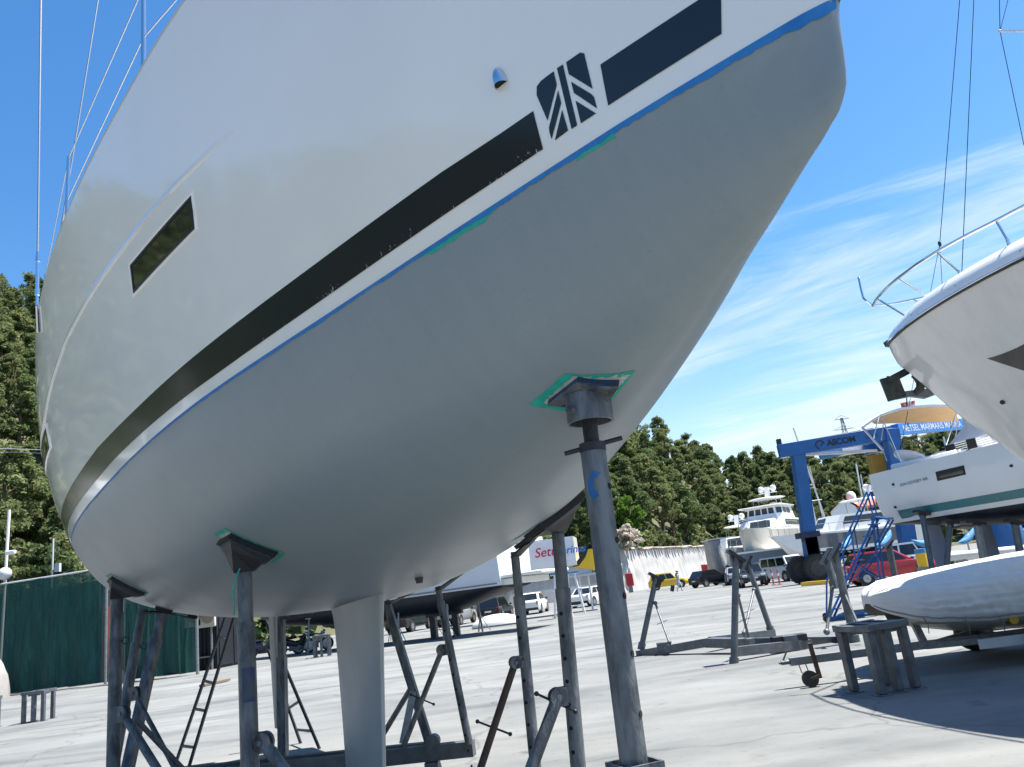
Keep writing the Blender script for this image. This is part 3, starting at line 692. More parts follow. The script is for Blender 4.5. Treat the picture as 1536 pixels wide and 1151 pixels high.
def onpost(px, py, off=.0006):
    a = P_(px, py, yb); k = (a - t1).dot(ax); sdist = max(min((a - (t1 + ax * k)).dot(s2), rw * .98), -rw * .98); return t1 + ax * k + s2 * sdist + vw * (math.sqrt(rw * rw - sdist * sdist)) + (vw * math.sqrt(1 - (sdist / rw)**2) + s2 * (sdist / rw)) * off
blot = [(885, 742, 889, 744), (883, 733, 890, 736), (885, 722, 892, 724), (886, 714, 897, 716), (889, 709, 896, 710)]
blot = [(889, 750, 894, 750), (886, 745, 899, 746), (883, 738, 896, 740), (882.5, 730, 890, 731), (883.5, 722, 891, 723), (886, 715, 898, 716), (890, 709, 901, 711)]
m.grid([[onpost(lerp(a, c, k / 4), lerp(b, e, k / 4)) for k in range(5)] for a, b, c, e in blot]); m.build('paint_smear', M_POSTB, p1, fix=False)
co_ = P_(951, 1142, yb); m = MB(); sq = W_(62, co_)
for sx_, sy_ in ((-1, 0), (1, 0), (0, -1), (0, 1)):
    Rm = Matrix.Rotation(.35, 3, 'Z'); c = co_ + Rm @ V((sx_ * sq / 2, sy_ * sq / 2, -.2)); m.box(c, (.008 if sx_ else sq + .008, .008 if sy_ else sq - .008, .4), Rm)
m.build('socket', M_POST, p1)
# midship starboard post
t2, b2 = P_(366.5, 850, 4.06), P_(375, 1147, 3.98)
p2 = post(t2, b2, W_(21.5, t2), W_(27.5, b2), .30, [(3.49, .99), (3.295, .945), (3.19, .735), (3.39, .765)], lug=(.90, 1, .048, -.35), hx=.6)
m = MB(); c = t2 + V((.01, -.05, -.0)); pts = [c + V((.0, 0, .02)), c + V((-.03, -.01, -.05)), c + V((-.055, 0, -.12)), c + V((-.05, .0, -.19)), c + V((-.052, 0, -.24))]; m.path(pts, .004, 6); m.build('rope_end', M_GTAPE, p2)
vw2 = (CAM - b2); ax2 = (b2 - t2).normalized(); vw2 = (vw2 - ax2 * vw2.dot(ax2)).normalized(); s22 = ax2.cross(vw2); r2_ = W_(27.5, b2) / 2
m = MB(); m.grid([[t2 + ax2 * (.50 + .16 * k / 5 + .04 * noise.noise(V((q * 3, k, 2)))) + (vw2 * math.cos(a_) + s22 * math.sin(a_)) * (r2_ + .0008) for q, a_ in enumerate([-.9 + .15 * j + .05 * noise.noise(V((j, k, 0))) for j in range(11)])] for k in range(6)]); m.build('paint_smear', mat('dark_blue_smear', (.012, .035, .11), .5, 0, sc=14, c2=(.05, .065, .09), lo=.45, hi=.6), p2, fix=False)
# aft starboard posts
t3, b3 = P_(175.5, 893, 6.35), P_(170, 1147, 6.2)
p3 = post(t3, b3, W_(17.5, t3), W_(20, b3), .27, [(6.50, 1.63), (6.15, 1.59), (6.05, 1.35), (6.42, 1.40)], lug=(.72, 1, .062, -.5), ring=.29)
t4, b4 = P_(214, 915, 7.4), P_(187, 1060, 7.2)
p4 = post(t4, b4, W_(12.5, t4), W_(15.5, b4), .36, [(7.52, 1.27), (7.38, 1.27), (7.38, 1.12), (7.52, 1.12)], lug=(.88, 1, .06, -.4), ring=.40)
t5, b5 = P_(243.5, 915, 8.3), P_(193, 1147, 7.9)
p5 = post(t5, b5, W_(12, t5), W_(17, b5), .20, [(8.5, .95), (8.4, .95), (8.4, .85), (8.5, .85)], square=True)
t6, b6 = P_(422, 925, 8.3), P_(425, 1134, 8.2)
p6 = post(t6, b6, W_(11, t6), W_(15, b6), .30, [(8.2, -.30), (8.08, -.30), (8.08, -.42), (8.2, -.42)], square=True, lug=None)
# port posts seen under the bilge
t7, b7 = P_(579, 902, 7.2), P_(655, 1150, 7.0)
p7 = post(t7, b7, W_(10.5, t7), W_(14, b7), None, [(5.85, -1.0), (5.7, -1.0), (5.7, -1.15), (5.85, -1.15)], square=True)
t8, b8 = P_(656.5, 880, 6.6), P_(703, 1112, 6.6)
p8 = post(t8, b8, W_(9, t8), W_(12, b8), .10, [(4.9, -1.2), (4.75, -1.2), (4.75, -1.35), (4.9, -1.35)], lug=(.415, -1, .045, -.3), holes=.115, hx=.55, foot=.60)
t9, b9 = P_(772, 828, 4.85), P_(803, 1147, 4.85)
p9 = post(t9, b9, W_(13, t9), W_(17.5, b9), .22, [(3.55, -.72), (3.25, -.66), (3.22, -.9), (3.52, -.98)], lug=(.53, -1, .036, -.3), holes=.12, hx=.55)
t10, b10 = P_(836, 792, 4.0), P_(867, 1147, 4.0)
p10 = post(t10, b10, W_(18.5, t10), W_(23.5, b10), .27, [(2.72, -.40), (2.46, -.36), (2.40, -.60), (2.68, -.68)], lug=(.72, -1, .044, -.3), holes=.105, hx=.5)
def brace(a, b, r, parent, handle=None, mt=M_POST):
    m = MB(); m.tube(a, b, r, n=12); m.tube(a, lerp(a, b, .16), r * .62, n=10); e = m.build('brace', mt, parent)
    if handle:
        c = lerp(a, b, handle); d = (b - a).normalized(); s_ = d.cross((CAM - c).normalized()).normalized(); m = MB(); m.tube(c - s_ * .10 - UP * .0, c + s_ * .10, .006, n=8); m.ball(c - s_ * .10, .012); m.ball(c + s_ * .10, .012); m.build('tommy_bar', M_DARK, parent)
brace(LUGS[0], LUGS[0] + (P_(440, 1175, 3.9) - LUGS[0]), .03, p2)
brace(LUGS[1], P_(240, 1160, 5.9), .030, p3); brace(LUGS[1] + V((.05, .1, -.06)), P_(285, 1165, 6.5), .020, p3)
brace(LUGS[2], P_(266, 1160, 6.9), .021, p4)
brace(LUGS[3], P_(606, 1118, 6.75), .022, p8, .52)
brace(LUGS[4], P_(720, 1155, 4.75), .022, p9, .62, M_RUST)
brace(LUGS[5], P_(783, 1190, 3.9), .030, p10, .06)
m = MB(); m.tube(P_(615, 1035, 7.1), P_(571, 1108, 7.3), .024); m.beam(P_(620, 1037, 7.05), P_(604, 1116, 6.9), .008, .06, up=(1, .4, 0)); m.build('brace', M_STEEL2, p7)
# ground frame
bm_z = .36
e1 = P_(711, 1122, 6.72); e0 = P_(560, 1145, 6.85)
dbe = (e0 - e1); dbe.z = 0; dbe.normalize(); bz = (e1.z + e0.z) / 2
m = MB(); far = e1 + dbe * 4.2; m.beam(V((e1.x, e1.y, e1.z)), V((far.x, far.y, bz - .02)), .10, .115); 
cl_ = V((e1.x, e1.y, 0)) + dbe * .25
m.beam(V((e1.x, e1.y, bz)) + dbe * .36 + V((.0, .0, -.05)), V((e1.x, e1.y, 0)) + dbe * .36, .11, .11, up=(0, 1, 0))
m.beam(V((e1.x, e1.y + .45, bz - .02)) + dbe * .45, V((far.x, far.y + .45, bz - .02)), .08, .09)
for q_ in (1.6, 3.6): m.beam(V((e1.x, e1.y, bz - .06)) + dbe * q_, V((e1.x, e1.y, .2)) + dbe * q_, .11, .11, up=(0, 1, 0))
for tq in (1.3, 2.9): a = HM @ V((tq, 1.5, 0)); b = HM @ V((tq, -1.4, 0)); m.beam(V((a.x, a.y, .2)), V((b.x, b.y, .2)), .12, .12)
for bq in (.8, -.8): a = HM @ V((1.36, bq, 0)); b = HM @ V((4.9, bq, 0)); m.beam(V((a.x, a.y, .2)), V((b.x, b.y, .2)), .12, .14)
m.build('ground_frame', M_STEEL, cradle)
for off in (.33, 1.02): m = MB(); c = V((e1.x, e1.y, bz + .055)) + dbe * off; m.tube(c + V((0, -.05, .045)), c + V((0, .05, .045)), .052, n=18); m.beam(c + V((0, 0, .004)), c + V((0, 0, .045)), .092, .088, up=(0, 1, 0)); m.build('lug', M_STEEL, cradle)
m = MB(); a = HM @ V((5.5, 0, 0)); m.box((a.x, a.y, .08), (1.5, 1.5, .16), Matrix.Rotation(TH, 3, 'Z')); m.build('keel_block', M_WOOD, cradle)

# step ladder behind the keel
lad = thing('step_ladder', 'narrow black double step ladder standing open behind the rudder of the yacht', 'ladder', gp(372, 1140))
yl = 11.3
def ladder_side(ra, rb, rungs, m):
    m.beam(ra[0], ra[1], .03, .05, up=(0, 1, 0)); m.beam(rb[0], rb[1], .03, .05, up=(0, 1, 0))
    for f in rungs: m.beam(lerp(ra[0], ra[1], f), lerp(rb[0], rb[1], f), .03, .03)
m = MB(); ladder_side((P_(345, 905, yl + .1), P_(262, 1150, yl)), (P_(356, 910, yl - .3), P_(283, 1152, yl - .4)), (.22, .49, .66, .88), m); m.build('climbing_side', M_DARK, lad)
m = MB(); ladder_side((P_(398, 930, yl), P_(482, 1130, yl)), (P_(402, 975, yl + .6), P_(452, 1118, yl + .7)), (.62, .84), m); m.build('rear_side', M_DARK, lad)
m = MB(); m.beam(P_(342, 902, yl), P_(400, 925, yl), .3, .03); m.build('top_step', M_DARK, lad)
# ================================================================= right hand side of the yard
def solve_uv(f, px, py, u, v, n=40):
    """point of the surface f(u, v) that lies on a sight line (used to set windows and letters onto hull sides)"""
    for _ in range(n):
        def pj(p):
            d = p - CAM; z = d.dot(FW); return np.array([CX + FPX * d.dot(CXA) / z - px, CY - FPX * d.dot(CYA) / z - py])
        r = pj(f(u, v)); e = 1e-3
        J = np.stack([(pj(f(u + e, v)) - r) / e, (pj(f(u, v + e)) - r) / e], 1)
        try: d = np.linalg.solve(J, -r)
        except Exception: break
        k = max(abs(d[0]) / .5, abs(d[1]) / .2, 1); u += d[0] / k; v += d[1] / k
        if abs(r).max() < .05: break
    return u, v
# ---------------- big motor boat whose bow overhangs from the right
A1 = V((.751, -.660, 0)); P1n = V((-.660, -.751, 0)); T1 = V((5.594, 11.0, 4.469))
ML = [0, .04, .12, .25, .5, .78, 1.2, 1.67, 2.2, 2.6, 3.2, 4.5, 9.5]; MBr = [0, .20, .37, .57, .92, 1.24, 1.65, 2.03, 2.37, 2.56, 2.73, 2.85, 2.8]; MLS = [q ** .5 for q in ML]
def cl(px, py):
    d = ray(px, py); k = T1.cross(A1).z / d.to_2d().to_3d().cross(A1).z if False else None
    # ground plan: CAM + s d = T1 + l A1
    s = (T1.x * A1.y - T1.y * A1.x) / (d.x * A1.y - d.y * A1.x); p = CAM + d * s; return (p - T1).dot(A1), p.z
KP = [cl(*q) for q in ((1335, 527), (1345, 543), (1360, 556), (1400, 590), (1440, 625), (1500, 665), (1536, 695))]
KL = [-.0] + [k[0] for k in KP[1:]] + [4.2, 6, 9.5]; KZ = [4.40] + [k[1] for k in KP[1:]] + [1.25, 1.0, .95]
def mot(l, s):
    b = float(spline(MLS, MBr, max(l, 0) ** .5))
    zk = float(spline(KL, KZ, l)); zs = T1.z; h = zs - zk
    p = [(0, zk), (b * .34, zk + h * .22), (b * .66, zk + h * .62), (b, zs)]
    bb = 3*s*(1-s)**2*p[1][0] + 3*s*s*(1-s)*p[2][0] + s**3*p[3][0]; z = (1-s)**3*p[0][1] + 3*s*(1-s)**2*p[1][1] + 3*s*s*(1-s)*p[2][1] + s**3*p[3][1]
    return bb, z
def motp(l, s, sg=1, off=0.): b, z = mot(l, s); return V((T1.x, T1.y, 0)) + A1 * l + P1n * (sg * (b + off)) + UP * z
mb_ = thing('motor_boat', 'white motor boat with overhanging bow, chrome rail and dark wedge window', 'motorboat', V((T1.x, T1.y, 0)) + A1 * 4)
M_MOTH = mat('white_hull_gelcoat', (.73, .72, .69), .13, 0, sc=1.6, c2=(.63, .63, .61), coat=.3, rvar=.05, stretch=(3, 3, .35), lo=.45, hi=.85)
ls = [0, .005, .015, .03, .05, .08, .12, .18, .25, .35, .5, .7, .9, 1.15, 1.4, 1.7, 2, 2.4, 3, 4, 5.5, 7.5, 9.5]
m = MB()
for sg in (1, -1): m.grid([[motp(l, s / 24, sg) for s in range(25)] for l in ls], flip=sg < 0)
m.poly([motp(9.5, s / 24) for s in range(25)] + [motp(9.5, s / 24, -1) for s in range(24, 0, -1)])
m.build('hull', M_MOTH, mb_, weld=1e-3, smooth=50)
gw = [(0, .03), (.015, .10), (.07, .19), (.17, .27), (.34, .33), (.55, .36)]
m = MB()
for sg in (1, -1):
    rr = []
    for l in ls:
        b = mot(l, 1)[0]; row = []
        for dy, dz in gw: row.append(V((T1.x, T1.y, T1.z + dz)) + A1 * (l + dy * max(0, 1 - l / .8) * .9) + P1n * (sg * max(b - dy, 0)))
        row.append(V((T1.x, T1.y, T1.z + .39)) + A1 * max(l, .5)); rr.append(row)
    m.grid(rr, flip=sg < 0)
m.build('deck', M_WHITE, mb_, fix=False, smooth=50)
m = MB()
for l in (.62, 1.32, 2.1):
    b = mot(l, 1)[0]; m.path([V((T1.x, T1.y, T1.z + dz + .004)) + A1 * (l + .1 * k) + P1n * (b - dy + .004) for k, (dy, dz) in enumerate(gw[1:5])], .005, 6)
m.build('deck_seam', M_GREY, mb_)
m = MB()
for sg in (1, -1): m.path([motp(l, 1, sg, .012) + UP * .0 for l in ls[2:]], .020, 8)
m.build('rub_rail', M_BLACK, mb_)
m = MB(); m.path([motp(l, 1, 1, .026) + UP * .016 for l in ls[2:]], .013, 8); m.build('rub_rail_insert', M_CHROME, mb_)
rail = [(1309, 459, 10.94), (1314, 450, 10.80), (1322, 440, 10.6), (1333, 429, 10.32), (1347, 417, 10.04), (1375, 396.5, 9.56), (1405, 377.5, 9.16), (1450, 353, 8.65), (1494, 331, 8.21), (1540, 307, 7.8), (1620, 272, 7.2)]
m = MB(); m.path([P_(*q) for q in rail], .019, 10); m.path([P_(*q) for q in ((1309, 459, 10.94), (1330, 457, 11.3), (1345, 454.5, 11.6), (1410, 441, 12.4), (1500, 420, 13.2))], .017, 10)
m.path([P_(*q) for q in ((1288, 417, 11.04), (1291, 432, 11.0), (1295, 447, 10.98), (1300, 452, 10.96), (1309, 459, 10.94))], .016, 10); m.ball(P_(1288.5, 417, 11.04), .022); m.build('bow_rail', M_CHROME, mb_)
for a, b in (((1316, 448, 10.75), (1369, 481, 10.35)), ((1347, 417, 10.04), (1393, 446, 9.85)), ((1405, 377.5, 9.16), (1439, 409, 9.05)), ((1494, 331, 8.21), (1512, 362, 8.15)), ((1371, 450, 12.0), (1392, 463, 11.9))):
    q0, q1 = P_(*a), P_(*b); m = MB(); m.tube(q0, q1, .0135, n=10); m.tube(q1 - UP * .10, q1 + UP * .03, .019, n=10); m.lathe(q1 - UP * .11, [(.035, -.02), (.035, .01), (.02, .03)], 12); m.build('rail_post', M_CHROME, mb_)
f1 = lambda l, s: motp(l, s, 1, .006)
wc = [solve_uv(f1, *q, 1.6, .6) for q in ((1480, 538), (1537, 512), (1537, 559))]
a, b, c = wc; far_t = (b[0] + (b[0] - a[0]) * .55, b[1] + (b[1] - a[1]) * .35); far_b = (c[0] + (c[0] - a[0]) * .55, c[1] + (c[1] - a[1]) * .35)
m = MB(); rr = []
for i in range(17):
    u = i / 16; top_ = [lerp(a[k], far_t[k], u) for k in (0, 1)]; bot_ = [lerp(a[k], far_b[k], u) for k in (0, 1)]
    rr.append([f1(lerp(top_[0], bot_[0], v / 6), lerp(top_[1], bot_[1], v / 6)) for v in range(7)])
m.grid(rr); m.build('hull_window', M_GLASS, mb_, fix=False)
q = solve_uv(f1, 1504, 604, 1.8, .4); c = f1(*q); m = MB(); m.tube(c, c + P1n * .03, .028, n=14); m.build('skin_fitting', M_BLACK, mb_)
# anchor in its bow roller
M_GALV = mat('galvanised_anchor', (.10, .105, .095), .5, .5, sc=12, c2=(.04, .043, .04), bump=.3)
ya = 11.02; anc = thing('bow_anchor', 'dark plough anchor hanging in the roller under the motor boat bow', 'anchor', P_(1370, 575, ya))
m = MB(); m.beam(P_(1368, 553, ya + .1), P_(1334, 571, ya), .10, .16, up=(0, 1, 0)); m.beam(P_(1333, 566, ya - .05), P_(1346, 599, ya - .05), .26, .06, up=(0, 1, 0)); m.build('roller_cheek', M_GALV, anc)
m = MB(); m.prism([P_(1346, 598, ya), P_(1366, 594, ya), P_(1388, 597, ya), P_(1412, 588, ya), P_(1400, 582, ya), P_(1372, 585, ya), P_(1350, 588, ya)], (.03, .10, .0)); m.build('fluke', M_STEEL2, anc)
m = MB(); m.path([P_(1370, 562, ya), P_(1377, 566, ya), P_(1382, 574, ya), P_(1380, 583, ya), P_(1372, 590, ya)], [.05, .07, .075, .06, .035], 8); m.beam(P_(1386, 575, ya), P_(1396, 582, ya), .06, .06); m.build('shank', M_GALV, anc)
m = MB(); m.tube(P_(1332, 566, ya - .2), P_(1332, 566, ya + .15), .02); m.build('roller', M_BLACK, anc)
fl_ = MB(); fl_.beam(P_(1329, 516, 10.95), P_(1350, 508, 10.95), .12, .075); fl_.build('fairlead', M_GALV, mb_)

# ---------------- white sailing yacht with teal stripe, stern towards the camera
A2 = V((.451, -.892, 0)).normalized(); N2 = V((-.892, -.451, 0)).normalized(); O2 = V((9.66, 22.0, 0)) - N2 * 2.0
M2 = Matrix((A2, N2, UP)).transposed().to_4x4(); M2.translation = O2
M2[0][0], M2[1][0], M2[2][0] = A2; M2[0][1], M2[1][1], M2[2][1] = N2
so_ = thing('sailing_yacht', 'white sailing yacht with teal stripe, tan bimini and black hull port, behind the covered dinghy', 'sailboat', M=M2)
SW = 2.23
def so_sec(t):
    return dict(zk=interp([0, 1, 2.5, 4.5, 7, 9, 10.5], [2.18, 2.0, 1.8, 1.66, 1.72, 2.0, 2.6], t), bw=interp([0, 1.5, 4, 6.5, 8.5, 10, 10.5], [1.72, 1.86, 1.9, 1.6, .95, .25, .02], t),
                bd=interp([0, 2, 5, 7.5, 9.5, 10.5], [2.0, 2.1, 2.08, 1.6, .7, .06], t), zd=interp([0, 5, 10.5], [3.64, 3.70, 3.95], t))
def so_pt(t, s, sg=1, off=0.):       # s 0..1 under water, 1..2 topsides
    q = so_sec(t)
    if s <= 1:
        b = q['bw'] * math.sin(s * PI / 2) ** .8; z = SW - (SW - q['zk']) * math.cos(s * PI / 2) ** 1.1 if s < 1 else SW
    else:
        k = s - 1; b = lerp(q['bw'], q['bd'], k) + .10 * math.sin(k * PI) * min(1, (10.5 - t)); z = lerp(SW, q['zd'], k)
    return V((t, sg * (b + off), z))
tl = list(np.linspace(0, 10.5, 36))
m = MB()
for sg in (1, -1): m.grid([[so_pt(t, s / 10, sg) for s in range(11)] for t in tl], flip=sg < 0)
m.poly([so_pt(0, s / 10, 1) for s in range(11)] + [so_pt(0, s / 10, -1) for s in range(10, 0, -1)]); m.build('underbody', M_NAVY, so_, local=True, weld=1e-3)
m = MB()
for sg in (1, -1): m.grid([[so_pt(t, 1 + s / 12, sg) for s in range(13)] for t in tl], flip=sg < 0)
m.poly([so_pt(0, 1 + s / 12, 1) for s in range(13)] + [so_pt(0, 1 + s / 12, -1) for s in range(12, -1, -1)]); m.build('topsides', M_WHITE, so_, local=True, weld=1e-3)
M_TEAL = mat('teal_stripe', (.055, .20, .215), .25, 0, var=.12, sc=2)
m = MB()
for sg in (1, -1): m.grid([[so_pt(t, 1 + lerp(.085 if t > .8 else .06, .225, k) * (1 if t > .8 else 1), sg, .004) for k in (0, .5, 1)] for t in list(np.linspace(.55, 10.3, 40))], flip=sg < 0)
m.build('teal_stripe', M_TEAL, so_, local=True, fix=False)
m = MB(); m.grid([[so_pt(t, 2, -1) + UP * .0, V((t, 0, so_sec(t)['zd'] + .05)), so_pt(t, 2, 1)] for t in tl]); m.build('deck', M_WHITE2, so_, local=True, fix=False)
m = MB(); m.grid([[V((t, s_ * w_, 3.68 + h_)) for s_, w_, h_ in ((-1, 1.3 * k, 0), (-1, 1.05 * k, .38), (0, 0, .46), (1, 1.05 * k, .38), (1, 1.3 * k, 0))] for t, k in ((2.6, 1), (4.5, 1), (7, .8), (8.2, .5))]); m.build('coachroof', M_WHITE, so_, local=True, fix=False)
m = MB()
for sg in (1, -1): m = MB(); m.box((1.5, sg * 1.45, 3.74), (2.0, .5, .16)); m.build('coaming', M_WHITE, so_, local=True, bevel=.06)
f2 = lambda t, s: M2 @ so_pt(t, s, 1, .006)
def so_panel(name, mt, cs, parent, off=.006, t0=2., s0=1.6, n=8):
    f = lambda t, s: M2 @ so_pt(t, s, 1, off); uv = [solve_uv(f, *q, t0, s0) for q in cs]; m = MB()
    m.grid([[f(lerp(lerp(uv[0][0], uv[1][0], i / n), lerp(uv[3][0], uv[2][0], i / n), k / 3), lerp(lerp(uv[0][1], uv[1][1], i / n), lerp(uv[3][1], uv[2][1], i / n), k / 3)) for k in range(4)] for i in range(n + 1)])
    return m.build(name, mt, parent, fix=False)
wf = so_panel('window', M_BLACK, ((1403, 708), (1446, 698), (1449, 712), (1406, 722)), so_)
so_panel('pane', mat('tinted_pane', (.045, .052, .045), .08, 0, var=.3, sc=2, rvar=.03), ((1408, 709.5), (1443, 701.5), (1445, 710), (1410, 718)), wf, .012)
for q in ((1343, 761), (1340, 727), (1517, 699)):
    uv = solve_uv(f2, *q, .8, 1.4); c = f2(*uv); m = MB(); m.tube(c - N2 * .01, c + N2 * .02, .035, n=12); m.build('skin_fitting', M_BLACK, so_)
u0 = solve_uv(f2, 1351, 730, 1., 1.6); u1 = solve_uv(f2, 1387, 721, 1.6, 1.6); p0, p1_ = f2(*u0), f2(*u1)
text('SUN ODYSSEY 440', (p1_ - p0).length / 7.2, p0 + N2 * .01, p1_ - p0, UP, M_GREY, so_)
M_RUD = mat('blue_grey_blade', (.20, .25, .33), .5, 0, var=.2, sc=3)
for sg in (1, -1):
    m = MB(); rr = []
    for z, x0, w_, th in ((2.2, .55, .52, .09), (1.7, .57, .52, .085), (1.15, .62, .48, .07), (.78, .68, .40, .05), (.66, .78, .24, .03)): rr.append([V((x0 + w_ / 2 + w_ / 2 * math.cos(2 * PI * k / 14), sg * 1.05 + th / 2 * math.sin(2 * PI * k / 14), z)) for k in range(14)])
    m.grid(rr, wrap=True); m.poly(rr[-1]); m.build('rudder', M_RUD, so_, local=True)
M_KEEL = mat('bare_keel_lead', (.17, .175, .17), .6, .2, sc=6, c2=(.10, .10, .10))
m = MB(); rr = []
for z, x0, w_, th in ((1.75, 4.3, 1.5, .2), (1.0, 4.55, 1.25, .17), (.3, 4.8, 1.0, .2)): rr.append([V((x0 + w_ / 2 + w_ / 2 * math.cos(2 * PI * k / 14), th / 2 * math.sin(2 * PI * k / 14), z)) for k in range(14)])
m.grid(rr, wrap=True); m.poly(rr[-1]); m.build('keel_fin', M_KEEL, so_, local=True)
# bimini
M_TAN = mat('tan_canvas', (.46, .30, .15), .85, 0, var=.12, sc=5, bump=.2); M_CANV = mat('white_canvas', (.80, .79, .76), .8, 0, var=.06, sc=5)
nr = [(1293, 641, 21.9), (1307, 631, 21.75), (1322, 622, 21.6), (1350, 613, 21.2), (1376, 609.5, 20.9), (1400, 608, 20.6), (1437, 608.5, 20.3)]
fr = [(1312, 636.5, 24.0), (1322, 636, 23.9), (1335, 635.5, 23.8), (1360, 634.5, 23.6), (1382, 634, 23.4), (1404, 633.5, 23.2), (1437, 632, 22.9)]
G = [[P_(*a) * (1 - k / 8) + P_(*b) * (k / 8) + UP * (.14 * math.sin(PI * k / 8)) for k in range(9)] for a, b in zip(nr, fr)]
bi = MB(); bi.grid([[p + UP * .02 for p in r] for r in G]); bi.grid([[r[0] + UP * .022, r[0] - UP * .05] for r in G]); b_o = bi.build('bimini_top', M_CANV, so_, fix=False)
bi = MB(); bi.grid(G, flip=True); bi.build('bimini_lining', M_TAN, b_o, fix=False)
for a, b in (((1293, 641, 21.9), (1324, 675, 21.6)), ((1318, 626, 21.6), (1310, 658, 21.7)), ((1322, 624, 21.6), (1355, 702, 21.4)), ((1325, 636, 23.9), (1322, 660, 23.6)), ((1437, 612, 20.4), (1419, 668, 20.6)), ((1437, 612, 20.4), (1470, 655, 19.6)), ((1437, 634, 22.8), (1432, 665, 22.6)), ((1324, 675, 21.6), (1330, 692, 21.5)), ((1335, 664, 22.0), (1348, 690, 21.6))): m = MB(); m.tube(P_(*a), P_(*b), .016 if a[1] != 641 else .035, n=8); m.build('bimini_frame', M_CHROME, so_)
M_CLEAR = mat('clear_vinyl', (.55, .57, .60), .2, 0, var=.1, sc=3)
m = MB(); m.grid([[P_(1440, 614, 20.3), P_(1446, 640, 20.2), P_(1420, 671, 20.5)], [P_(1462, 632, 19.7), P_(1470, 645, 19.5), P_(1452, 660, 19.9)], [P_(1482, 652, 19.2), P_(1484, 654, 19.2), P_(1480, 655, 19.3)]]); m.build('spray_hood', M_CLEAR, so_, fix=False)
m = MB(); m.path([P_(1453, 612, 20.2), P_(1462, 630, 20.0), P_(1475, 640, 19.7), P_(1496, 662, 19.2)], .07, 8); m.build('spray_hood_frame', M_LGREY, so_)
m = MB(); c = P_(1370, 680, 22.4); m.path([c + V((.42 * math.cos(a), .12 * math.cos(a), .42 * math.sin(a))) for a in [2 * PI * k / 28 for k in range(28)]], .02, 8, closed=True)
for k in range(5): a = 2 * PI * k / 5; m.tube(c, c + V((.42 * math.cos(a), .12 * math.cos(a), .42 * math.sin(a))), .009, n=6)
m.build('steering_wheel', M_BLACK, so_)
m = MB(); rot = Matrix.Rotation(R(24), 3, 'Y')
m.ball(P_(1366, 686, 21.9), (.46, .36, .17), rot=rot); m.ball(P_(1410, 684, 21.4), (.36, .34, .11), rot=Matrix.Rotation(R(-8), 3, 'Y')); m.build('helm_seat', M_WHITE, so_)
m = MB(); pa, pb = P_(1422, 683, 20.35), P_(1505, 661, 18.75); ht = .24
for k in range(5): m.beam(pa + UP * (.02 + k * .055), pb + UP * (.02 + k * .055), .012, .022)
m.build('guard_rail', M_WHITE2, so_)
for f0_, f1_ in ((.0, .17), (.40, .56), (.93, 1.0)): m = MB(); m.prism([lerp(pa, pb, f0_), lerp(pa, pb, f1_), lerp(pa, pb, f1_) + UP * ht, lerp(pa, pb, f0_) + UP * (ht + .02)], N2 * .03); m.build('rail_pad', M_BLACK, so_)
# rig of that yacht
mtop = M2 @ V((8.1, 0, 16.5)); m = MB(); m.tube(M2 @ V((7.6, 0, 3.9)), mtop, .09, .06, n=12); m.build('mast', M_LGREY, so_)
jn = P_(1409.5, 366, 22.4); m = MB(); m.tube(jn, P_(1440, -5, 20.0) + (P_(1440, -5, 20.0) - jn) * .2, .011, n=6); m.tube(jn, P_(1352, 668, 22.3), .008, n=6); m.tube(jn, P_(1428, 668, 23.2), .008, n=6); m.tube(P_(1461, -5, 20), P_(1440, 470, 20.6), .011, n=6); m.ball(jn, (.05, .05, .10)); m.build('backstay', M_DARK, so_)
sp0, sp1 = P_(1500, 47, 17.5), P_(1600, 47, 17.2); m = MB(); m.beam(sp0, sp1, .06, .035); m.ball(sp0, .045); m.build('spreader', M_LGREY, so_)
m = MB(); m.tube(P_(1499, -8, 17.5), sp0, .010, n=6); m.tube(sp0, P_(1536, 218, 17.4), .009, n=6); m.tube(P_(1540, 235, 17.4), P_(1560, 340, 17.3), .009, n=6); m.tube(sp0, P_(1514, -8, 17.4), .008, n=6); m.build('shroud', M_DARK, so_)
# props under it
props = [((1383, 771, 20.7), (1398, 852, 20.4), 'first prop from the rudder, with a tilted pad'), ((1425, 784, 20.2), (1420, 852, 20.2), 'second prop from the rudder, leaning inwards under the bilge'), ((1465, 786, 19.6), (1478, 852, 19.6), 'pale prop standing next to the keel'), ((1522, 785, 18.9), (1534, 850, 18.9), 'dark prop beyond the keel')]
for i, (a, b, lb) in enumerate(props):
    ta, tb = P_(*a), P_(*b); gr_ = ta + (tb - ta) * (ta.z / (ta.z - tb.z)); t = thing('boat_prop', lb + ' of the teal striped yacht', 'boat stand', (gr_.x, gr_.y, 0), 'props under the teal striped yacht')
    mt = M_STEEL2 if i == 2 else M_STEEL
    m = MB(); m.tube(ta, gr_, .07 if i < 2 else .085, n=12); m.build('post', mt, t)
    m = MB(); m.box(ta + UP * .03, (.36, .26, .07), Matrix.Rotation(R(20), 3, 'Y')); m.tube(ta, ta - UP * .14, .10, .06); m.build('pad', M_DARK, t)
    m = MB()
    for k in range(3): an = 2 * PI * k / 3 + .4; m.tube(lerp(gr_, ta, .45), gr_ + V((.45 * math.cos(an), .45 * math.sin(an), .03)), .025, n=8)
    m.build('brace', mt, t)

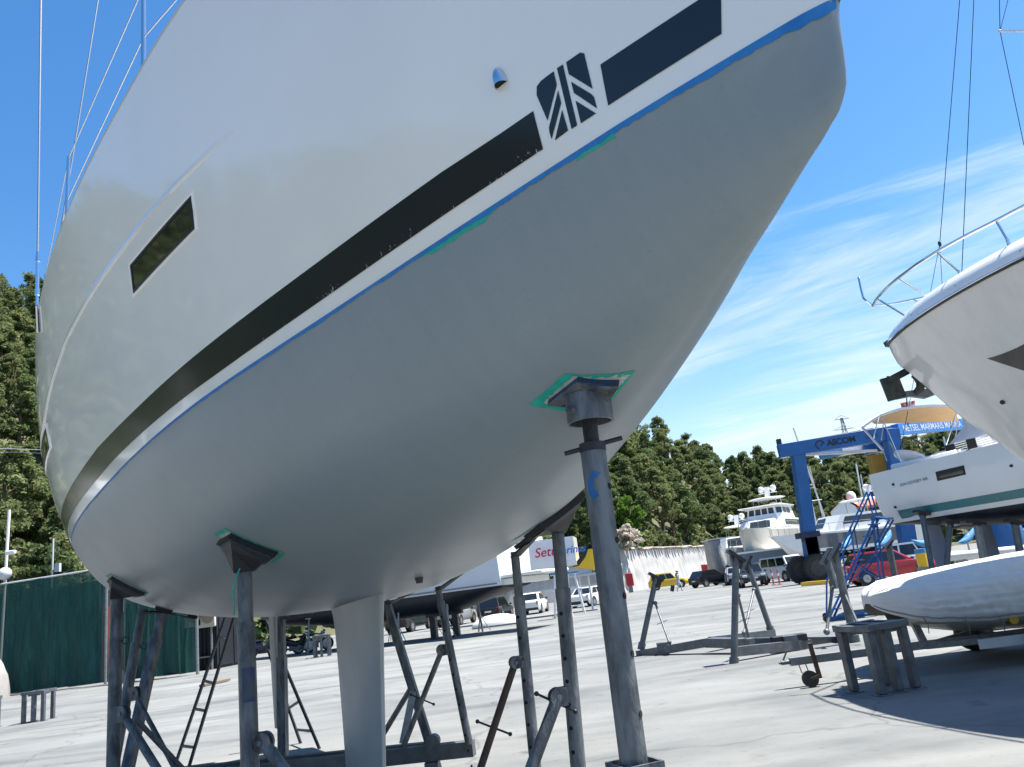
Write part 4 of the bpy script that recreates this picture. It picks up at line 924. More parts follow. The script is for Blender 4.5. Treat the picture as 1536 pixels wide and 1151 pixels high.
# ---------------- covered dinghy on its trailer
rib = thing('covered_dinghy', 'inflatable dinghy wrapped in a pale grey cover on a road trailer', 'dinghy', (7, 11.4, .4))
M_COVER = mat('pale_grey_cover', (.60, .60, .585), .7, 0, var=.08, sc=2.5, bump=1.6, bsc=4, stretch=(2.0, 1.0, .75))
M_RIBH = mat('off_white_fibreglass', (.55, .54, .50), .35, 0, var=.1, sc=2)
yc = 11.55; hb = 1.12
def rib_sec(x, u):
    """x along, u 0..1 from the near hem over the top to the far hem"""
    k = min(max((x - RX0) / .55, 0), 1); kw = min(max((x - RX0) / 1.25, 0), 1); blunt = math.sqrt(max(1 - (1 - k) ** 2, 0)); w_ = hb * (.30 + .70 * math.sqrt(max(1 - (1 - kw) ** 2, 0))) * (.25 + .75 * blunt)
    lift = .10 * (1 - kw) ** 1.5; zt = interp([RX0, RX0 + .5, RX0 + 1.2, RX0 + 2.2, RX0 + 4.5], [1.17, 1.25, 1.30, 1.36, 1.50], x)
    pts = [(-.90, .60 + lift), (-.97, .68 + lift), (-1.0, .80 + lift * .6), (-1.0, .93 + lift * .4), (-.965, 1.04 + lift * .2), (-.88, 1.13), (-.74, 1.14), (-.60, 1.10), (-.45, lerp(1.12, zt, .55)), (-.2, zt - .01), (0, zt), (.2, zt - .01), (.5, lerp(1.15, zt, .60)), (.76, 1.15), (.93, 1.05), (1.0, .84 + lift * .5), (.93, .62 + lift)]
    zc = .93 + lift * .4; pts = [(a, zc + (b - zc) * (.18 + .82 * blunt)) for a, b in pts]
    f = u * (len(pts) - 1); i = min(int(f), len(pts) - 2); a, b = pts[i], pts[i + 1]; y, z = lerp(a[0], b[0], f - i), lerp(a[1], b[1], f - i)
    wr = .010 * noise.noise(V((x * 9 + 6 * u, u * 12, 2))) * max(0, 1 - abs(u - .2) * 3) + .010 * noise.noise(V((x * 5, u * 26, 1))) + .034 * noise.noise(V((x * 2.2 + 4 * z, u * 40, 4))) * max(0, 1 - abs(u - .13) * 4.5) + .03 * noise.noise(V((x * 1.5, u * 5, 8)))
    tk = max(0, 1 - abs(u - .13) * 6); rd = 1 - abs(noise.noise(V((x * 5.0 + 1.5 * z, u * 1.5, 11)))) * 2.6; wr += .045 * tk * max(rd, 0) ** 2 - .012 * tk
    rd2 = 1 - abs(noise.noise(V((x * 2.1 - 1.5 * u * 9, u * 9, 15)))) * 3; wr += .004 * max(rd2, 0) ** 2
    return V((x, yc + y * w_ + wr * .7 * (-1 if u < .5 else 1), z + wr * .5))
RX0 = P_(1298, 884, 11.5).x
m = MB(); xs = [RX0 + 4.6 * (k / 150) ** 1.6 for k in range(151)]
m.grid([[rib_sec(x, u / 120) for u in range(121)] for x in xs]); m.poly([rib_sec(RX0 + 4.6, u / 120) for u in range(121)]); m.poly([rib_sec(RX0, u / 120) for u in range(121)]); m.build('cover', M_COVER, rib, fix=False, smooth=60)
m = MB(); m.path([rib_sec(x, .035) + V((0, -.012, 0)) for x in xs[3:]], .009, 6); m.build('hem_rope', M_GREY, rib)
for q_ in range(9): m = MB(); x = RX0 + .35 + q_ * .42; p = rib_sec(x, .03); m.path([p + V((0, -.012, 0)), p + V((.05, .0, -.10)), p + V((.09, .12, -.22))], .006, 5); m.build('lashing', M_GREY, rib)
m = MB(); rr = []
for k in range(25):
    x = RX0 + .35 + 4.3 * (k / 24); kk = min((x - RX0 - .25) / 1.3, 1); w_ = hb * .86 * math.sqrt(max(1 - (1 - kk) ** 2, 0.001)); zb = interp([0, .5, 1.2, 2.2, 4.5], [.78, .55, .40, .33, .32], x - RX0)
    rr.append([V((x, yc + s * w_, z)) for s, z in ((-1, .74), (-.97, .64), (-.80, lerp(.64, zb, .42)), (-.74, lerp(.64, zb, .45)), (-.4, lerp(.64, zb, .75)), (0, zb), (.4, lerp(.64, zb, .75)), (.8, lerp(.64, zb, .42)), (1, .74))])
m.grid(rr); m.poly(rr[-1]); m.build('hull', M_RIBH, rib, fix=False, smooth=25)
m = MB(); c = P_(1517, 929, 10.75); m.tube(c + V((0, .15, 0)), c + V((0, -.06, 0)), .06, n=16); m.build('drain_socket', mat('brass_fitting', (.45, .32, .05), .4, .8, var=.2), rib)
tr = thing('boat_trailer', 'low grey road trailer with jockey wheel carrying the covered dinghy', 'trailer', (6.2, 11.4, 0))
hitch = P_(1172, 996, 11.25); elb = P_(1365, 966, 11.3); elb.z = .30; hitch.z = .33
m = MB(); m.beam(hitch + V((.12, 0, 0)), V((9.6, elb.y, .30)), .09, .10); m.beam(V((elb.x + .2, elb.y, .30)), V((6.6, 10.75, .32)), .06, .08); m.beam(V((elb.x + .2, elb.y, .30)), V((6.6, 12.3, .32)), .06, .08)
m.beam(V((6.6, 10.75, .32)), V((9.6, 10.75, .32)), .06, .10); m.beam(V((6.6, 12.3, .32)), V((9.6, 12.3, .32)), .06, .10)
for x in (6.3, 7.4, 8.6): m.beam(V((x, 10.75, .30)), V((x, 12.3, .30)), .06, .06)
m.beam(V((5.15, elb.y, .33)), V((5.0, elb.y, .95)), .07, .09); m.build('frame', M_STEEL2, tr)
m = MB(); m.box((4.98, elb.y, .92), (.16, .14, .12)); m.tube(V((4.98, elb.y - .1, .93)), V((4.98, elb.y + .1, .93)), .05); m.build('winch', M_DARK, tr)
for q_ in (1.15, 2.9): m = MB(); m.box((elb.x + q_, 10.69, .31), (1.1, .015, .12)); m.build('reflector_board', M_LGREY, tr)
jw = gp(1215, 1034); jw = V((P_(1218, 1022, 11.05).x, 11.1, 0)); m = MB()
m.tube(V((jw.x, jw.y - .035, .105)), V((jw.x, jw.y + .035, .105)), .105, n=22); m.build('wheel', M_TYRE, tr)
m = MB(); m.beam(V((jw.x + .13, jw.y, .10)), V((jw.x + .09, jw.y, .55)), .05, .05, up=(0, 1, 0)); m.beam(V((jw.x, jw.y - .05, .105)), V((jw.x + .13, jw.y - .05, .14)), .012, .04); m.build('jockey_post', M_RUST, tr)
m = MB(); m.tube(hitch, hitch + V((.16, 0, 0)), .03); m.tube(hitch + V((.02, 0, .01)), hitch + V((.10, 0, .13)), .012); m.tube(hitch + V((-.03, 0, 0)), hitch + V((0, 0, 0)), .018); m.build('coupling', M_STEEL, tr)
m = MB(); c = hitch + V((.22, -.03, -.03)); m.path([c, c + V((.02, 0, -.12)), c + V((.08, 0, -.17)), c + V((.11, 0, -.1)), c + V((.09, 0, 0))], .008, 6); m.build('safety_cable', mat('pink_cord', (.55, .12, .18), .6), tr)
for y_ in (10.55, 12.5):
    m = MB(); c = P_(1527, 972, 10.7); m.lathe(V((c.x + .42, y_, .27)), [(.14, -.08), (.25, -.085), (.275, -.05), (.275, .05), (.25, .085), (.14, .08)], 24, Matrix.Rotation(PI / 2, 3, 'X')); o = m.build('wheel', M_TYRE, tr)
    m = MB(); m.lathe(V((c.x + .42, y_, .27)), [(.0, -.05), (.13, -.06), (.15, -.04), (.15, .04), (.13, .06), (0, .05)], 20, Matrix.Rotation(PI / 2, 3, 'X')); m.build('rim', M_RIM, o)

# ---------------- keel stands: open steel frames on legs
def keel_stand(lab, M, size, mt=M_STEEL, grp='open steel keel stands', legs=None):
    t = thing('keel_stand', lab, 'keel stand', M=M, group=grp); w_, d_, h_ = size
    m = MB()
    for y in (-d_ / 2, d_ / 2): m.box((0, y, h_ - .04), (w_, .08, .08))
    for x in (-w_ / 2 + .04, w_ / 2 - .04, 0): m.box((x, 0, h_ - .045), (.078, d_ - .08, .07))
    m.box((0, 0, h_ - .10), (w_ * .5, d_ * .9, .05)); m.build('top_frame', mt, t, local=True, bevel=.006, smooth=30)
    for x, y in legs or [(-w_ / 2 + .05, -d_ / 2 + .05), (w_ / 2 - .05, -d_ / 2 + .05), (-w_ / 2 + .05, d_ / 2 - .05), (w_ / 2 - .05, d_ / 2 - .05), (0, -d_ / 2 + .05)]:
        m = MB(); m.box((x, y, (h_ - .08) / 2 + .008), (.095, .095, h_ - .10)); m.box((x, y, .006), (.17, .17, .012)); m.build('leg', mt, t, local=True, bevel=.006, smooth=30)
    return t
ks = keel_stand('dark steel keel stand with five legs standing by the trailer of the covered dinghy', pose((4.03, 10.18, 0), R(20)), (.62, .56, .80))
ks2 = dup(ks, pose((-14.95, 21.35, 0), R(2), .98), 'grey steel keel stand at the left edge below the green screen', 'open steel keel stands')
ks3 = dup(ks, pose((-13.75, 21.8, 0), R(2), .98), 'grey steel keel stand on the inner side of its twin below the green screen', 'open steel keel stands')

# ---------------- empty cradle in the middle distance
ec = thing('boat_cradle', 'empty steel cradle with leaning padded posts, between the taxi and the trailer tongue', 'boat cradle', (3.6, 16.5, 0))
def cpost(a, b, r, padrot, par, nm='support_post', pad=True, mt=M_STEEL):
    a, b = P_(*a), P_(*b); m = MB(); m.tube(a, b, r, n=14); d = (b - a).normalized(); m.tube(b - d * .12, b + d * .04, r * 1.35, n=14); o = m.build(nm, mt, par)
    if pad:
        m = MB(); rt = Matrix.Rotation(padrot, 3, 'Y'); m.box(a + UP * .02, (.36, .24, .06), rt); m.prism([a + rt @ V((-.15, -.05, 0)), a + rt @ V((.15, -.05, 0)), a + V((.05, -.05, -.22)), a + V((-.05, -.05, -.22))], (0, .1, 0)); m.build('pad', M_DARK, o)
    return o
o1 = cpost((984, 867, 18.4), (962, 972, 18.5), .062, R(35), ec)
o2 = cpost((1104, 836, 14.9), (1101, 997, 14.75), .062, R(40), ec)
o3 = cpost((1121, 846, 18.2), (1157, 948, 18.2), .062, R(-55), ec)
for a, b, o in (((983, 905, 18.4), (1004, 964, 17.6), o1), ((1107, 893, 15.2), (1125, 965, 16.4), o2), ((1131, 885, 18.1), (1116, 950, 17.2), o3)):
    q0, q1 = P_(*a), P_(*b); m = MB(); m.tube(q0, q1, .026, n=10); m.ball(q0, .05); m.ball(q1, .05); m.tube(lerp(q0, q1, .5) + V((-.12, 0, -.03)), lerp(q0, q1, .5) + V((.12, 0, .03)), .01, n=6); m.build('brace', M_STEEL, o)
m = MB(); m.beam(P_(958, 982, 18.45), P_(1066, 963, 16.9), .16, .17); m.beam(P_(1062, 964, 16.95), P_(1130, 965, 15.9), .2, .18); m.beam(P_(1066, 961, 17.2), P_(1160, 950, 18.2), .14, .15); m.beam(P_(1100, 978, 15.0), P_(1215, 966, 15.6), .15, .17); m.beam(P_(1126, 965, 16.0), P_(1285, 962, 16.1), .15, .19)
a = P_(995, 978, 17.9); m.box((a.x, a.y, .12), (.22, .22, .26)); a = P_(1187, 975, 15.5); m.box((a.x, a.y, .14), (.25, .25, .28)); a = P_(1270, 970, 15.9); m.box((a.x, a.y, .14), (.25, .25, .28)); m.build('ground_frame', M_STEEL, ec)
m = MB(); a = P_(1183, 958, 15.6); m.box((a.x, a.y, a.z), (.62, .30, .12)); m.build('timber_chock', M_DARK, ec)
o4 = cpost((1252, 829, 15.5), (1282, 962, 15.6), .075, R(-50), ec); o5 = cpost((1240, 836, 16.4), (1252, 880, 16.3), .07, R(-50), ec, pad=True)
for a, b in (((1249, 880, 15.6), (1240, 948, 15.2)), ((1262, 880, 15.6), (1290, 944, 15.1))): q0, q1 = P_(*a), P_(*b); m = MB(); m.tube(q0, q1, .03, n=10); m.ball(q1, .06); m.build('brace', M_STEEL, o4)
o6 = cpost((1334, 818, 24.0), (1346, 868, 23.7), .11, R(-40), ec, pad=True) if False else None
pp = thing('boat_prop', 'thick steel prop with tilted pad in front of the red car', 'boat stand', gp(1350, 905)); cpost((1333, 818, 25.5), (1350, 905, 25.5), .10, R(-40), pp, 'post')

# ---------------- blue rolling steps
st = thing('rolling_steps', 'blue tubular rolling boarding steps in front of the red car', 'steps', gp(1285, 925))
yn, yf = 20.7, 21.7
def PP(px, py, far): return P_(px, py, yf if far else yn) 
m = MB()
for far in (0, 1):
    sh = 6 if far else 0
    m.tube(PP(1245 + sh, 925, far), PP(1313 + sh, 776, far), .03, n=8); m.tube(PP(1240 + sh, 873, far), PP(1300 + sh, 738, far), .024, n=8); m.tube(PP(1300 + sh, 738, far), PP(1308 + sh, 764, far), .024, n=8)
    m.tube(PP(1240 + sh, 873, far), PP(1240 + sh, 926, far), .024, n=8); m.tube(PP(1275 + sh, 790, far), PP(1283 + sh, 838, far), .02, n=8); m.tube(PP(1258 + sh, 828, far), PP(1264 + sh, 880, far), .02, n=8)
m.build('stair_rail', M_BLUE, st)
m = MB()
for far in (0, 1):
    sh = 6 if far else 0
    m.tube(PP(1313 + sh, 776, far), PP(1333 + sh, 778, far), .03, n=8); m.tube(PP(1308 + sh, 776, far), PP(1320 + sh, 868, far), .03, n=8); m.tube(PP(1322 + sh, 866, far), PP(1332 + sh, 920, far), .03, n=8); m.tube(PP(1240 + sh, 928, far), PP(1332 + sh, 918, far), .035, n=8)
    m.tube(PP(1275 + sh, 842, far), PP(1322 + sh, 872, far), .02, n=8); m.tube(PP(1320 + sh, 820, far), PP(1284 + sh, 868, far), .02, n=8); m.tube(PP(1334 + sh, 780, far), PP(1314 + sh, 815, far), .025, n=8); m.tube(PP(1300 + sh, 738, far), PP(1310 + sh, 775, far), .02, n=8)
for px, py in ((1240, 928), (1332, 918), (1333, 778), (1313, 776)): m.tube(PP(px, py, 0), PP(px + 6, py, 1), .028, n=8)
m.build('stair_frame', M_BLUE, st)
for k in range(8):
    f = (k + .6) / 8.2; a, b = lerp(PP(1245, 925, 0), PP(1313, 776, 0), f), lerp(PP(1251, 925, 1), PP(1319, 776, 1), f); m = MB(); m.beam(a, b, .22, .03); m.build('tread', M_LGREY if k % 3 == 2 else M_BLUE, st)
for px, py in ((1240, 931), (1332, 921)):
    for far in (0, 1): c = PP(px, py, far); m = MB(); m.tube(V((c.x, c.y - .03, .08)), V((c.x, c.y + .03, .08)), .08, n=14); m.build('castor', M_BLACK, st)

# ================================================================= travel lift
lift = thing('travel_lift', 'blue travelling boat hoist with dark maker name on its top beam and big rubber tyre', 'boat hoist', gp(1222, 874))
yl0 = 50.
la, lb = P_(1168, 678, 50.), P_(1336, 650, 49.2); ld = (lb - la).normalized(); fn = V((-ld.y, ld.x, 0)).normalized()
if fn.y > 0: fn = -fn
m = MB(); m.beam(la, lb, .62, .86); m.build('top_beam', M_BLUE, lift, bevel=.02)
m = MB(); m.box(la + V((.15, 0, .62)), (.25, .3, .4)); m.tube(la + V((.9, 0, .45)), lb + V((-1, 0, .45)), .05); m.build('walkway_lamp', M_DARK, lift)
m = MB(); p_, q_ = P_(1199, 692, 50.), P_(1211, 812, 50.); q_.x = p_.x + (q_.x - p_.x); m.beam(p_ + UP * .5, V((q_.x, q_.y, .9)), .78, .7, up=(0, 1, 0)); m.build('leg', M_BLUE, lift, bevel=.02)
m = MB(); m.box(V((q_.x + .1, q_.y, 2.9)), (1.3, .9, .35)); m.box(V((q_.x + .15, q_.y, 2.0)), (.8, .7, 1.9)); m.build('wheel_bogie', mat('dark_blue_grease', (.012, .03, .07), .6, 0, var=.5, sc=4), lift)
wc_ = P_(1227, 856, 49.4); wcz = .84
def big_wheel(c, r, w_, par):
    rt = Matrix.Rotation(PI / 2, 3, 'X'); m = MB(); m.lathe(c, [(r * .55, -w_ * .4), (r * .9, -w_ * .5), (r, -w_ * .35), (r, w_ * .35), (r * .9, w_ * .5), (r * .55, w_ * .4)], 30, rt)
    for k in range(24): a = 2 * PI * k / 24; m.box(c + V((r * math.cos(a), 0, r * math.sin(a))), (.06, w_ * .7, .10), Matrix.Rotation(-a, 3, 'Y'))
    o = m.build('tyre', M_TYRE, par); m = MB(); m.lathe(c, [(0, -w_ * .25), (r * .3, -w_ * .3), (r * .5, -w_ * .2), (r * .57, -w_ * .42), (r * .57, w_ * .42), (0, w_ * .3)], 24, rt); m.build('rim', mat('greasy_hub', (.06, .06, .06), .6, 0, var=.4, sc=5), o)
big_wheel(V((wc_.x, wc_.y, wcz)), .84, .62, lift); big_wheel(V((wc_.x - .75, wc_.y + .9, wcz)), .84, .6, lift)
m = MB(); s0, s1 = P_(1216, 813, 50.3), P_(1300, 806, 52.); m.beam(s0, s1, .5, .85); m.beam(s1, P_(1345, 800, 52.5), .5, .85); m.build('sill_beam', mat('grey_beam', (.14, .15, .16), .6, 0, var=.3, sc=2), lift)
m = MB(); p2, q2 = P_(1337, 652, 49.2), P_(1356, 800, 49.2); m.beam(p2 + UP * .35, V((q2.x, q2.y, .9)), .9, .7, up=(0, 1, 0)); m.build('leg', M_BLUE, lift, bevel=.02)
ca, cb2 = P_(1343, 645, 49.4), P_(1475, 634, 56.); cd = (cb2 - ca).normalized(); cfn = V((-cd.y, cd.x, 0)).normalized()
if cfn.y > 0: cfn = -cfn
M_BLUE2 = mat('faded_crane_blue', (.05, .24, .62), .45, 0, var=.2, sc=1.5)
m = MB(); m.beam(ca, cb2, .5, .72); m.build('cross_beam', M_BLUE2, lift)
M_LET = mat('white_lettering', (.75, .8, .85), .5, 0, var=.15, sc=4); M_LETB = mat('black_lettering', (.01, .012, .02), .5)
f0 = ca + cfn * .262 - UP * .2; k0 = f0 + cd * ((P_(1351, 645, 49.6) - ca).dot(cd)); text('NETSEL MARMARIS MARINA', .60, k0, cd, UP, M_LET, lift, bold=.004)
f0 = la + fn * .325 - UP * .18; text('ASCOM', .52, f0 + ld * 3.0, ld, UP, M_LETB, lift, bold=.02); text('100 T', .36, f0 + ld * 5.35, ld, UP, M_LETB, lift)
m = MB(); c = f0 + ld * 2.55 + UP * .16; x_ = ld; y_ = UP
m.grid([[c + x_ * (r_ * math.cos(2 * PI * k / 20)) + y_ * (r_ * math.sin(2 * PI * k / 20)) for k in range(15)] for r_ in (.22, .30)]); m.grid([[c + x_ * .02 - y_ * .12, c + x_ * .10 - y_ * .12], [c + x_ * .12 + y_ * .08, c + x_ * .2 + y_ * .08]]); m.build('emblem', M_LETB, lift, fix=False)
for i, (a, b) in enumerate((((1230, 684, 51.5), (1262, 677, 51.5)), ((1258, 679, 51.6), (1292, 673, 51.6)), ((1296, 676, 51.2), (1330, 669, 51)))): m = MB(); m.beam(P_(*a), P_(*b), .5, .5 if i < 2 else .6); m.build('hoist_carriage', [M_LBLUE, M_WHITE2, M_BLUE][i], lift)
m = MB(); m.beam(P_(1206, 682, 51), P_(1325, 676, 51), .3, .18); m.build('hoist_rail', M_WHITE2, lift)
m = MB(); m.box(P_(1316, 697, 50.6), (.85, .8, 1.2)); m.build('winch_housing', mat('dull_yellow_paint', (.42, .24, .03), .5, 0, var=.3, sc=3), lift); m = MB(); m.tube(P_(1335, 697, 50.2), P_(1340, 697, 50.8), .55, n=20); m.build('winch_drum', M_DARK, lift)

# ================================================================= motor yachts
def tier(m, x0, x1, w0, w1, z0, z1, rake0=.3, rake1=.5, tum=.1):
    """a deck house: plan narrows to w1 at the front, sides lean in, front and back raked"""
    lo = [(x0, -w0), (x1 - .8, -w0 * .98), (x1, -w1), (x1, w1), (x1 - .8, w0 * .98), (x0, w0)]; up = [(x0 + rake0, -w0 + tum), (x1 - .8 - rake1, -w0 * .98 + tum), (x1 - rake1, -w1 + tum), (x1 - rake1, w1 - tum), (x1 - .8 - rake1, w0 * .98 - tum), (x0 + rake0, w0 - tum)]
    a = [V((x, y, z0)) for x, y in lo]; b = [V((x, y, z1)) for x, y in up]
    m.grid([a, b], wrap=True); m.poly(b)
    return a, b
def facewin(m, a, b, f0, f1, h0, h1, off=.02):
    e = (b[0] - a[0]); n = (a[1] - a[0]).cross(b[0] - a[0]).normalized() * off
    def q(u, v): return lerp(lerp(a[0], a[1], u), lerp(b[0], b[1], u), v)
    for s_ in (1, -1): m.poly([q(f0, h0) + n * s_, q(f1, h0) + n * s_, q(f1, h1) + n * s_, q(f0, h1) + n * s_])
M_CREAM = mat('cream_hull_paint', (.56, .53, .45), .4, 0, var=.08, sc=.8)
M_WGL = mat('bridge_window', (.035, .045, .05), .08, 0, var=.3, sc=1, rvar=.03)
def motor_yacht(lab, M, hullmat, L_=15., B_=4.8, zd=3.4, bridge=True, th=(1.5, 1.35, 1.15), grp=None, domes=2, bootz=1.9):
    t = thing('motor_yacht', lab, 'motor yacht', M=M, group=grp)
    def sec(x):
        u = x / L_; b = B_ / 2 * (min(1, (1 - u) / .5) ** .62 if u > .5 else 1); zk = interp([0, .6, .88, 1], [1.05, .95, 1.4, zd + .55], u); zs = zd + .75 * max(0, u - .35) ** 1.5
        return b, zk, zs
    def p(x, s, sg): b, zk, zs = sec(x); zc = lerp(zk, zs, .30); return V((x, sg * (b * .86 * s / .4 if s < .4 else b * lerp(.86, 1., (s - .4) / .6)), lerp(zk, zc, s / .4) if s < .4 else lerp(zc, zs, (s - .4) / .6)))
    xs = [L_ * k / 24 for k in range(24)] + [L_ * .985, L_ - .01]
    m = MB()
    for sg in (1, -1): m.grid([[p(x, s / 10, sg) for s in range(11)] for x in xs], flip=sg < 0)
    m.poly([p(0, s / 10, 1) for s in range(11)] + [p(0, s / 10, -1) for s in range(10, 0, -1)]); m.build('hull', hullmat, t, local=True, weld=1e-3)
    m = MB()
    for sg in (1, -1): m.grid([[p(x, s, sg) + V((0, sg * .006, 0)) for s in (0, .2, .38)] for x in xs[:20]], flip=sg < 0)
    m.build('boot_top', M_NAVY, t, local=True, fix=False)
    m = MB(); m.grid([[p(x, 1, -1), p(x, 1, 1)] for x in xs]); m.build('deck', M_WHITE2, t, local=True, fix=False)
    m = MB(); a, b = tier(m, 1.2, L_ * .70, B_ * .40, B_ * .22, zd, zd + th[0], .2, 1.0); m.build('deck_house', M_WHITE, t, local=True, smooth=20)
    m = MB(); facewin(m, (a[0], a[1]), (b[0], b[1]), .12, .93, .42, .85); facewin(m, (a[4], a[5]), (b[4], b[5]), .07, .88, .42, .85); facewin(m, (a[2], a[3]), (b[2], b[3]), .08, .92, .35, .9); m.build('saloon_window', M_WGL, t, local=True, fix=False)
    z2 = zd + th[0]
    if bridge:
        m = MB(); a, b = tier(m, L_ * .22, L_ * .58, B_ * .36, B_ * .26, z2, z2 + th[1], .3, .45, .14); m.build('bridge', M_WHITE, t, local=True, smooth=20)
        for k in range(4):
            m = MB(); facewin(m, (a[2], a[3]), (b[2], b[3]), .05 + k * .235, .24 + k * .235, .40, .86); m.build('bridge_window', M_WGL, t, local=True, fix=False)
        m = MB(); facewin(m, (a[0], a[1]), (b[0], b[1]), .3, .62, .4, .86); facewin(m, (a[0], a[1]), (b[0], b[1]), .68, .96, .4, .86); facewin(m, (a[4], a[5]), (b[4], b[5]), .04, .32, .4, .86); facewin(m, (a[4], a[5]), (b[4], b[5]), .38, .7, .4, .86); facewin(m, (a[1], a[2]), (b[1], b[2]), .1, .9, .4, .86); facewin(m, (a[3], a[4]), (b[3], b[4]), .1, .9, .4, .86); m.build('bridge_window', M_WGL, t, local=True, fix=False)
        z2 += th[1]; m = MB(); m.box((L_ * .40, 0, z2 + .06), (L_ * .40, B_ * .76, .12)); m.build('bridge_roof', M_WHITE, t, local=True, bevel=.05)
    m = MB(); hz_ = z2 + th[2]
    for x in (L_ * .28, L_ * .42):
        for y in (-1.2, 1.2): m.tube((x, y, z2), (x, y * .95, hz_), .045, n=8)
    m.build('roof_post', M_CHROME, t, local=True)
    m = MB(); m.ball((L_ * .35, 0, hz_ + .06), (L_ * .15, B_ * .34, .13), 20, 6); m.build('hard_top', M_WHITE, t, local=True)
    m = MB(); m.beam((L_ * .31, 0, hz_ + .1), (L_ * .28, 0, hz_ + 1.3), .5, .22, up=(1, 0, 0)); m.beam((L_ * .28, -.9, hz_ + .75), (L_ * .28, .9, hz_ + .75), .25, .08); m.build('radar_mast', M_WHITE2, t, local=True)
    for k in range(domes):
        y = -.62 + 1.24 * k; m = MB(); m.lathe(V((L_ * .28, y, hz_ + .78)), [(.16, 0), (.17, .12), (.30, .2), (.33, .4), (.27, .58), (.12, .68), (0, .7)], 14); m.build('radar_dome', M_WHITE, t, local=True)
    m = MB(); pts = [p(x, 1, 1) * 1 + V((0, -.1, .75)) for x in xs[10:]]; m.path(pts, .03, 6); m.path([V((q.x, -q.y, q.z)) for q in pts], .03, 6)
    for q in pts[::2]:
        for s_ in (1, -1): m.tube((q.x, s_ * q.y, q.z), (q.x, s_ * q.y, q.z - .75), .022, n=6)
    m.build('guard_rail', M_CHROME, t, local=True)
    m = MB()
    for x in (L_ * .2, L_ * .45, L_ * .65): m.box((x, 0, .5), (.5, 1.2, 1.0))
    m.build('keel_block', M_WOOD, t, local=True)
    return t
my1 = motor_yacht('white trawler yacht with cream hull, pilothouse windows and radar domes beside the hoist leg', pose((27.3, 85.6, .1), R(-120), 1.0), M_CREAM, 15.5, 5.6, 4.2, th=(1.25, 1.25, .9), grp='motor yachts ashore by the hoist')
my2 = motor_yacht('lower white motor yacht with rounded hard top, behind the tarpaulin covered frame', pose((24.5, 92, -.2), R(-112), 1.0), M_WHITE, 13, 4.4, 3.2, bridge=False, grp='motor yachts ashore by the hoist')
my3 = motor_yacht('long white motor yacht seen through the blue steps, bow towards the hoist wheel', pose((34.5, 70.5, .1), R(-172), .95), M_WHITE, 15, 4.6, 3.3, bridge=False, grp='motor yachts ashore by the hoist', domes=1)
# white yacht with navy bottom, across the yard behind the keel
def sail_hull(lab, M, L_, zb, zw, zs, B_, m_low, m_up, grp=None, props=(), fin=None, plat=False, props_h=None, cat='sailboat', name='sailing_yacht'):
    t = thing(name, lab, cat, M=M, group=grp)
    def sec(x):
        u = x / L_; b = B_ / 2 * (1 - max(0, (u - .45) / .55) ** 2.2) ** .8 * (1 - .12 * max(0, (.3 - u) / .3)); return max(b, .02), interp([0, .2, .5, .85, 1], [zw - .15, zb + .15, zb, zb + .4, zw - .02], u)
    xs = [L_ * k / 30 for k in range(31)]
    def lo(x, s, sg): b, zk = sec(x); return V((x, sg * b * .95 * math.sin(s * PI / 2) ** .85, zw - (zw - zk) * math.cos(s * PI / 2)))
    def hi(x, s, sg): b, zk = sec(x); return V((x + (0 if x < L_ * .9 else s * .3 * (x - L_ * .9) / (L_ * .1)), sg * b * (.95 + .07 * s), lerp(zw, zs + .25 * (x / L_) ** 2, s)))
    for f, nm, mt in ((lo, 'underbody', m_low), (hi, 'topsides', m_up)):
        m = MB()
        for sg in (1, -1): m.grid([[f(x, s / 8, sg) for s in range(9)] for x in xs], flip=sg < 0)
        m.poly([f(0, s / 8, 1) for s in range(9)] + [f(0, s / 8, -1) for s in range(8, -1 if nm == 'topsides' else 0, -1)]); m.build(nm, mt, t, local=True, weld=1e-3)
    m = MB(); m.grid([[hi(x, 1, -1), hi(x, 1, 0) + V((0, 0, .06)), hi(x, 1, 1)] for x in xs]); m.build('deck', M_WHITE2, t, local=True, fix=False)
    m = MB(); m.grid([[V((x, s_ * w_ * B_ / 2, zs + h_)) for s_, w_, h_ in ((-1, .62, .02), (-1, .5, .4), (1, .5, .4), (1, .62, .02))] for x in (L_ * .25, L_ * .5, L_ * .68)]); m.build('coachroof', M_WHITE, t, local=True, fix=False)
    if fin:
        x0, c, zf = fin; m = MB(); m.grid([[V((x0 + c / 2 * (1 + math.cos(2 * PI * k / 14)) * w_, .12 * math.sin(2 * PI * k / 14) * q, z)) for k in range(14)] for z, w_, q in ((zb + .15, 1.1, 1.6), (zb - .3, .9, 1), (zf + .35, .85, 1), (zf + .1, 1.2, 2.2), (zf, 1.3, 2))], wrap=True); m.build('keel_fin', M_FIN, t, local=True)
    return t
nv0, nv1 = gp(398, 988), V((-1.0, 36.8, 0)); nd = (nv1 - nv0); nvL = nd.length; nd.normalize()
nvM = Matrix.Translation(nv1 + V((0, 1.6, 0))) @ Matrix.Rotation(math.atan2(-nd.y, -nd.x), 4, 'Z')
nav = sail_hull('long white yacht with navy bottom on props, seen under the foreground hull', nvM, nvL + 1, 1.05, 2.12, 4.0, 4.2, M_NAVY, mat('pale_blue_white_topsides', (.60, .64, .68), .25, 0, var=.06, sc=1), fin=(9.6, 1.0, .15))
m = MB(); m.box((-1.0, 0, 2.5), (2.2, 3.4, .16)); m.box((-.4, 0, 2.25), (1.4, 3.0, .3)); m.build('swim_platform', M_WHITE, nav, local=True, bevel=.05)
m = MB(); m.grid([[V((x, s_ * 2.13, z)) for z in (2.18, 2.26)] for x in (0, 4, 8) for s_ in (1,)]); m.build('boot_line', M_GREY, nav, local=True, fix=False)
